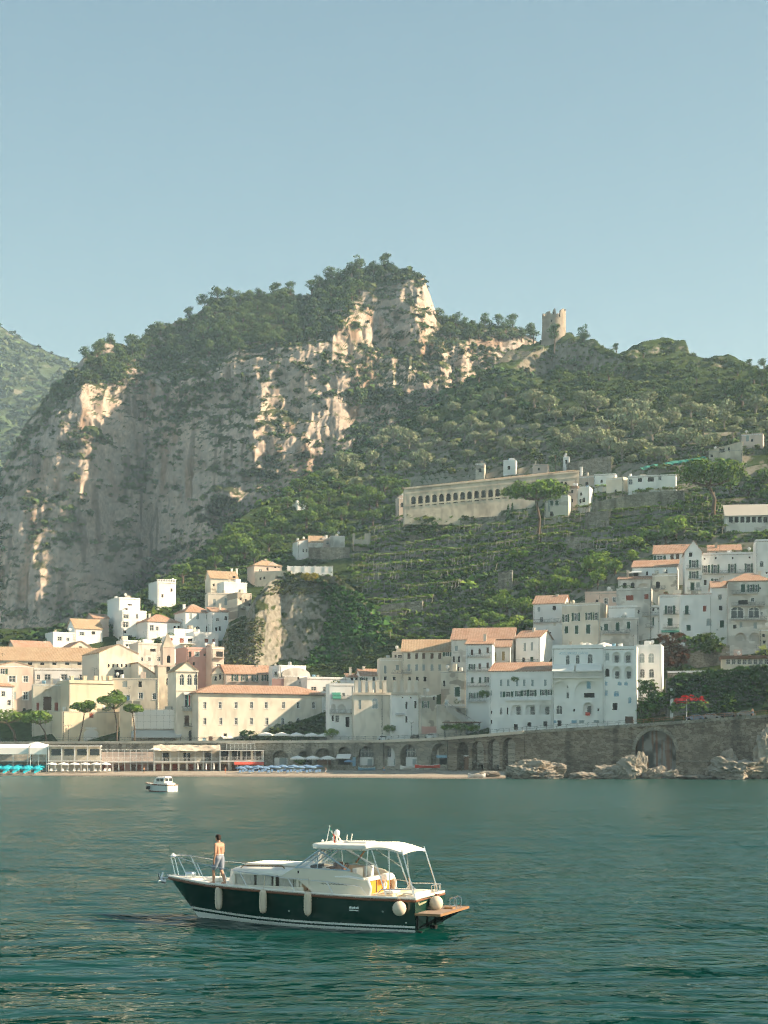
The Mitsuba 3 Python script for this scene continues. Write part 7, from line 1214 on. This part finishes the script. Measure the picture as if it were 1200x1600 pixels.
bp_('cleat', cat([box(x - .1, x + .1, y - .02, y + .02, z, z + .06) for x, y, z in ((.3, 1.2, 1.18), (.3, -1.2, 1.18), (9.2, .35, 1.45), (5.0, 1.38, 1.26))]), 'steel'); bp_('hatch', cushion(8.1, 8.7, -.3, .3, 1.33, 1.52, .08), 'gelcoat', 40); bp_('windlass', cat([cushion(9.3, 9.65, -.15, .15, 1.42, 1.66, .06), tube([[9.6, 0, 1.5], [10.5, 0, 1.5]], .025)]), 'steel'); bp_('deck_rope', trimesh.creation.torus(.16, .03, major_sections=20, minor_sections=6).apply_translation([.45, .75, 1.19]), 'rope')
bp_('anchor', cat([tube([[10.35, 0, 1.42], [10.75, 0, 1.38]], .03), tube([[10.75, -.16, 1.58], [10.78, -.05, 1.36], [10.62, .0, 1.25]], .035), tube([[10.75, .16, 1.58], [10.78, .05, 1.36], [10.62, 0, 1.25]], .035), tube([[10.7, -.22, 1.3], [10.58, 0, 1.22], [10.7, .22, 1.3]], .04)]), 'steel')
# bathing platform
for i in range(8): x0 = -.92 + i * .11; bp_('platform_plank', box(x0, x0 + .10, -1.35, 1.46, .63, .67), 'teak')
bp_('platform_edge', cat([box(-.96, -.925, -1.38, 1.49, .60, .68), box(-.96, -.03, 1.465, 1.50, .60, .68), box(-.96, -.03, -1.39, -1.355, .60, .68)]), 'varnish'); [bp_('platform_bracket', q, 'rubber') for q in ([tube([[-.85, y, .6], [-.06, y, .15]], .028) for y in (1.1, .4, -.4, -1.1)] + [tube([[-.05, y, .62], [-.06, y, .1]], .028) for y in (1.3, .4, -.4, -1.1)] + [tube([[-.85, y, .6], [-.06, y, .58]], .022) for y in (1.1, .4, -.4, -1.1)])]
bp_('boarding_ladder', cat([tube([[-.5, y, .66], [-.5, y, .98], [-.62, y, 1.04], [-.74, y, .98], [-.74, y, .66]], .02) for y in (-.65, -1.15)] + [beam([-.55, -.65, .72], [-.55, -1.15, .72], .02)]), 'steel'); bp_('ladder_tread', box(-.75, -.45, -.55, -.25, .67, .73), 'varnish'); bp_('stern_drive', cat([box(-.25, -.06, -.1, .1, -.3, .12), box(-.2, -.06, 1.2, 1.3, -.15, .05)]), 'rubber')
# name and plate on the hull: illegible at this size, kept as marks
yb_ = hull_pt(np.array(.21), np.array(.78), 1)[1] + .012
bp_('name_plate', cat([box(2.02 + i * .045, 2.02 + i * .045 + .036, yb_, yb_ + .01, .74, .82 - .015 * (i % 3)) for i in range(8)] + [box(2.02, 2.38, yb_, yb_ + .01, .665, .70)]), 'letter_white')
t = np.linspace(0, 1, 60); bp_('name_script', tube(np.stack([np.full_like(t, -.075), 1.25 - .75 * t, .93 + .05 * t + .045 * np.sin(t * 42) * (1 - .6 * t) + .05 * np.exp(-((t - .05) / .05) ** 2)], -1), .010, 4), 'gold_paint')
t = np.linspace(0, 1, 30); bp_('model_script', tube(np.stack([3.6 - 1.0 * t, np.full_like(t, 1.175), 1.52 + .018 * np.sin(t * 50)], -1), .008, 4), 'rubber'); bp_('skin_fitting', cat([trimesh.creation.icosphere(subdivisions=1, radius=.03).apply_translation([x, hull_pt(np.array(x / 9.9), np.array(z), 1)[1] + .01, z]) for x, z in ((1.15, .68), (.32, .33), (4.7, .55))]), 'letter_white')
# fenders hang from the boat: things of their own
def capsule(p, r, L):
    n = 14; t = np.linspace(-1, 1, 22); rr = r * (1 - np.abs(t) ** 5) ** .5; a = np.arange(n + 1) * 2 * np.pi / n
    P = np.stack([np.stack([p[0] + q * np.cos(a), p[1] + q * np.sin(a) , p[2] + L / 2 * tt_ + 0 * a], -1) for tt_, q in zip(t, rr)]); return grid_mesh(P)
for x, lb in ((7.66, 'long cream fender under the standing man, nearest the bow'), (5.66, 'long cream fender amidships below the curtained windows'), (3.86, 'long cream fender below the windscreen')):
    s = x / 9.95; y = hull_pt(np.array(s), np.array(1.0), 1)[1] + .15; k = thing('fender', lb, 'fender', 'fenders on the motor cruiser'); put(k + '__body', capsule([x, y, .86], .135, .86), 'fender_vinyl', True, tw=BTW); put(k + '__seam', tube([[x, y + .135, 1.2], [x + .02, y + .14, .9], [x, y + .135, .5]], .014), 'rope', tw=BTW); put(k + '__rope', tube([[x, y, 1.28], [x, y - .1, 1.42], [x + .05, y - .2, 1.75 if x < 8 else 1.5]], .014), 'rope', tw=BTW)
for (x, y, z, r, lb) in ((.47, 1.64, .83, .235, 'round cream fender on the port quarter'), (-.30, .15, .90, .235, 'round cream fender hanging over the transom')):
    k = thing('fender', lb, 'fender', 'fenders on the motor cruiser'); put(k + '__body', trimesh.creation.icosphere(subdivisions=3, radius=r).apply_transform(np.diag([1, 1, 1.08, 1])).apply_translation([x, y, z]), 'fender_vinyl', True, tw=BTW); put(k + '__eye', tube([[x, y, z + r], [x, y, z + r + .08]], .04), 'rub_brown', tw=BTW); put(k + '__rope', tube([[x, y, z + r + .05], [x + .1, y - .12, 1.2], [x + .2, y - .2, 1.3]], .014), 'rope', tw=BTW)

# ---------------------------------------------------------------- the man on the side deck
plain('skin', (0.52, 0.29, 0.19), 0.55); plain('hair', (0.035, 0.02, 0.014), 0.7); plain('shorts_cloth', (0.27, 0.30, 0.36), 0.9)
def chain(bones, edge=.025, it=12):
    ms = [m3.Manifold.batch_hull([m3.Manifold.sphere(ra, 20).translate(list(map(float, a))), m3.Manifold.sphere(rb, 20).translate(list(map(float, b)))]) for a, ra, b, rb in bones]
    u = m3.Manifold.batch_boolean(ms, m3.OpType.Add).refine_to_length(edge); q = u.to_mesh(); m = trimesh.Trimesh(q.vert_properties[:, :3], q.tri_verts, process=True); trimesh.smoothing.filter_taubin(m, iterations=it); return m
V3 = lambda *a: np.array(a, float)
# person frame: x forward, y left, z up, feet on z = 0
LS, RS, LHp, RHp = V3(-.01, .185, 1.43), V3(.03, -.185, 1.43), V3(0, .09, .93), V3(0, -.09, .93)
LE, LW = V3(-.06, .235, 1.15), V3(.0, .235, .92); RE, RW = V3(.06, -.245, 1.16), V3(.22, -.16, 1.0)
LK, LA = V3(.20, .10, .50), V3(.20, .10, .09); RK, RA = V3(.0, -.10, .50), V3(-.19, -.10, .10)
bones = [(V3(0, .06, .98), .115, V3(0, -.06, .98), .115), (V3(0, .07, .95), .11, V3(-.01, .075, 1.15), .095), (V3(0, -.07, .95), .11, V3(-.01, -.075, 1.15), .095), (V3(-.01, .075, 1.15), .095, V3(0, .11, 1.36), .105), (V3(-.01, -.075, 1.15), .095, V3(0, -.11, 1.36), .105), (V3(0, .11, 1.36), .10, V3(0, -.11, 1.36), .10),
         (V3(0, .05, 1.43), .075, LS, .062), (V3(0, -.05, 1.43), .075, RS, .062), (V3(0, 0, 1.42), .07, V3(.03, 0, 1.55), .056), (LS, .060, LE, .043), (LE, .043, LW, .030), (RS, .060, RE, .043), (RE, .043, RW, .030),
         (LHp, .10, LK, .062), (LK, .060, V3(.185, .10, .32), .058), (V3(.185, .10, .32), .058, LA, .038), (RHp, .10, RK, .062), (RK, .060, V3(-.10, -.10, .33), .058), (V3(-.10, -.10, .33), .058, RA, .038),
         (LA - [.02, 0, .03], .042, LA + [.15, .01, -.055], .030), (LA + [.15, .01, -.055], .03, LA + [.19, .012, -.06], .024), (RA - [.02, 0, .03], .042, RA + [.15, -.01, -.06], .030), (RA + [.15, -.01, -.06], .03, RA + [.19, -.012, -.066], .024)]
for W_, sgn, dv in ((LW, 1, V3(.05, -.01, -.17)), (RW, -1, V3(.12, .05, -.10))):
    bones.append((W_, .030, W_ + dv * .55, .034))
    d = dv / np.linalg.norm(dv); ac = np.cross(d, [0, 1, 0]); ac /= np.linalg.norm(ac)
    for i, L_ in enumerate((.070, .080, .076, .060)): o = W_ + dv * .5 + ac * (.028 - .0185 * i); e = o + d * (.035 + L_ * .6); bones += [(o, .011, e, .0095), (e, .0095, e + d * L_ * .5 + V3(0, -.012 * sgn, 0), .008)]
    tb = W_ + dv * .2 + ac * .03; bones.append((tb, .013, tb + d * .05 + ac * .025, .010))
hd = V3(.055, .01, 1.665)
bones += [(hd + [-.015, 0, .035], .088, hd + [.02, 0, .03], .085), (hd + [.0, 0, .03], .085, hd + [.045, .0, -.06], .058), (hd + [.09, .008, -.005], .016, hd + [.108, .008, -.028], .017), (hd + [.05, 0, -.085], .035, hd + [.075, .0, -.09], .025), (hd + [0, .085, 0], .018, hd + [-.008, .092, -.03], .014), (hd + [0, -.085, 0], .018, hd + [-.008, -.092, -.03], .014)]
f_ = V3(-.72, .69, 0); f_ /= np.linalg.norm(f_); ft = np.array(BTW.matrix) @ np.array([7.83, .80, 0, 1.0])
PT = T([[f_[0], -f_[1], 0, ft[0]], [f_[1], f_[0], 0, ft[1]], [0, 0, 1, 1.325], [0, 0, 0, 1]])
MAN = thing('person', 'bare chested man in grey blue swim shorts walking towards the bow of the boat', 'person')
put(MAN + '__body', chain(bones, .018, 10), 'skin', True, tw=PT)
put(MAN + '__shorts', chain([(V3(0, .065, 1.00), .122, V3(0, -.065, 1.00), .122), (V3(0, .08, .95), .128, V3(.12, .105, .66), .105), (V3(.12, .105, .66), .105, V3(.165, .105, .60), .098), (V3(0, -.08, .95), .128, V3(.0, -.105, .64), .102), (V3(.0, -.105, .64), .102, V3(-.0, -.105, .585), .098)], .02, 6), 'shorts_cloth', True, tw=PT)
put(MAN + '__hair', chain([(hd + [-.028, 0, .052], .090, hd + [.008, 0, .060], .085), (hd + [-.045, .02, .0], .070, hd + [-.045, -.02, .0], .070), (hd + [-.045, 0, -.01], .065, hd + [-.03, 0, -.05], .05), (hd + [.0, .05, .05], .05, hd + [.045, .02, .085], .035)], .02, 4), 'hair', True, tw=PT)
put(MAN + '__waistband', trimesh.creation.torus(.128, .012, major_sections=24, minor_sections=6).apply_transform(np.diag([.95, 1.35, 1, 1])).apply_translation([0, 0, 1.07]), 'white_vinyl', tw=PT)

# a few bathers and passers-by far off, the same figure in other places
def passer(px, Y, z, rot, label, shorts):
    k = thing('person', label, 'person'); tw = T().translate([xof(px, Y), Y, z]).rotate([0, 0, 1], rot)
    for nm, m in (('body', 'skin'), ('shorts', shorts), ('hair', 'hair')): reuse(k + '__' + nm, {q: v for q, v in scene[MAN + '__' + nm].items() if q != 'to_world'}, tw, m)
passer(509, 372, .55, 200, 'bather in pale trunks standing at the right end of the blue sunbeds', 'canvas_white'); passer(352, 376, .6, 40, 'bather in red trunks at the left end of the blue parasols', 'canvas_red'); passer(600, 372, .75, 120, 'bather in blue trunks alone on the sunlit pebbles before a boathouse arch', 'canvas_blue')
passer(225, 381, .5, 300, 'bather in dark trunks below the lattice terrace', 'iron'); passer(713, 378.5, 9.75, 10, 'passer-by in white shorts at the railing left of the hotel', 'canvas_white'); passer(1176, 338, 14.5, 80, 'passer-by in blue shorts by the wall right of the parked cars', 'canvas_blue')
# ---------------------------------------------------------------- the small white boat nearer the beach
Ys = 226.0; c = at(262, 1237.5, Ys); hx_, hy_ = -.80, .60
STW = T([[hx_ * .56, -hy_ * .80, 0, c[0] + .95], [hy_ * .56, hx_ * .80, 0, Ys - 1.2], [0, 0, .92, 0], [0, 0, 0, 1]])
SB = thing('small_motor_boat', 'small white cabin motor boat with brown gunwale anchored off the beach', 'boat'); build_hull(SB, STW, ('rub_brown', 'hull_white', 'hull_white', 'hull_white'), 'hull_white')
def sp_(n, m, mat, s=False): return put(key_of(SB + '__' + n), m, mat, s, tw=STW)
sp_('gunwale', cat([tube((sh + [0, .02, -.02]) * [1, sd, 1], .10, 6) for sd in (1, -1)] + [beam([0, -1.42, 1.1], [0, 1.42, 1.1], .1, 6)]), 'rub_brown'); sp_('deck', M(D.reshape(-1, 3), [[i * w + j, (i + 1) * w + j, (i + 1) * w + j + 1] for i in range(104) for j in range(32)] + [[i * w + j, (i + 1) * w + j + 1, i * w + j + 1] for i in range(104) for j in range(32)]), 'gelcoat', True)
cab = [[[x, sd * q, z] for sd, q, z in ((-1, hw, 1.1), (-1, hw, 1.75), (-1, hw * .9, 2.35), (-.6, hw * .9, 2.5), (.6, hw * .9, 2.5), (1, hw * .9, 2.35), (1, hw, 1.75), (1, hw, 1.1))] for x, hw in ((1.6, 1.05), (4.9, 1.05), (6.2, .9))]
cab = np.array(cab); cab[2, 2:6, 0] -= 1.0; sp_('cabin', cat([grid_mesh(cab), M(np.vstack([cab[0], [[1.6, 0, 1.7]]]), [[i, (i + 1) % 8, 8] for i in range(8)]), M(np.vstack([cab[2], [[6.0, 0, 1.7]]]), [[i, (i + 1) % 8, 8] for i in range(8)])]), 'gelcoat')
for y in (-.52, .52): sp_('rear_window', box(1.52, 1.58, y - .38, y + .38, 1.75, 2.25), 'window_glass'); 
for s in (1, -1):
    for x in (2.2, 3.6): sp_('side_window', box(x, x + 1.1, s * 1.03 - .06, s * 1.03 + .06, 1.72, 2.2), 'window_glass')
sp_('coaming', cushion(.5, 1.6, -1.1, 1.1, 1.1, 1.45, .08), 'gelcoat', 40); sp_('roof_rail', tube([[1.8, -.9, 2.52], [1.8, .9, 2.52]], .04), 'steel')
for x, lb in ((9.0, 'dark round fender at the bow of the small white boat'), (7.6, 'second dark round fender on the side of the small white boat')):
    k = thing('dark_fender', lb, 'fender'); y = hull_pt(np.array(x / 9.95), np.array(.8), 1)[1] + .22; put(k, trimesh.creation.icosphere(subdivisions=2, radius=.3).apply_translation([x, y, .62]), 'rubber', True, tw=STW)
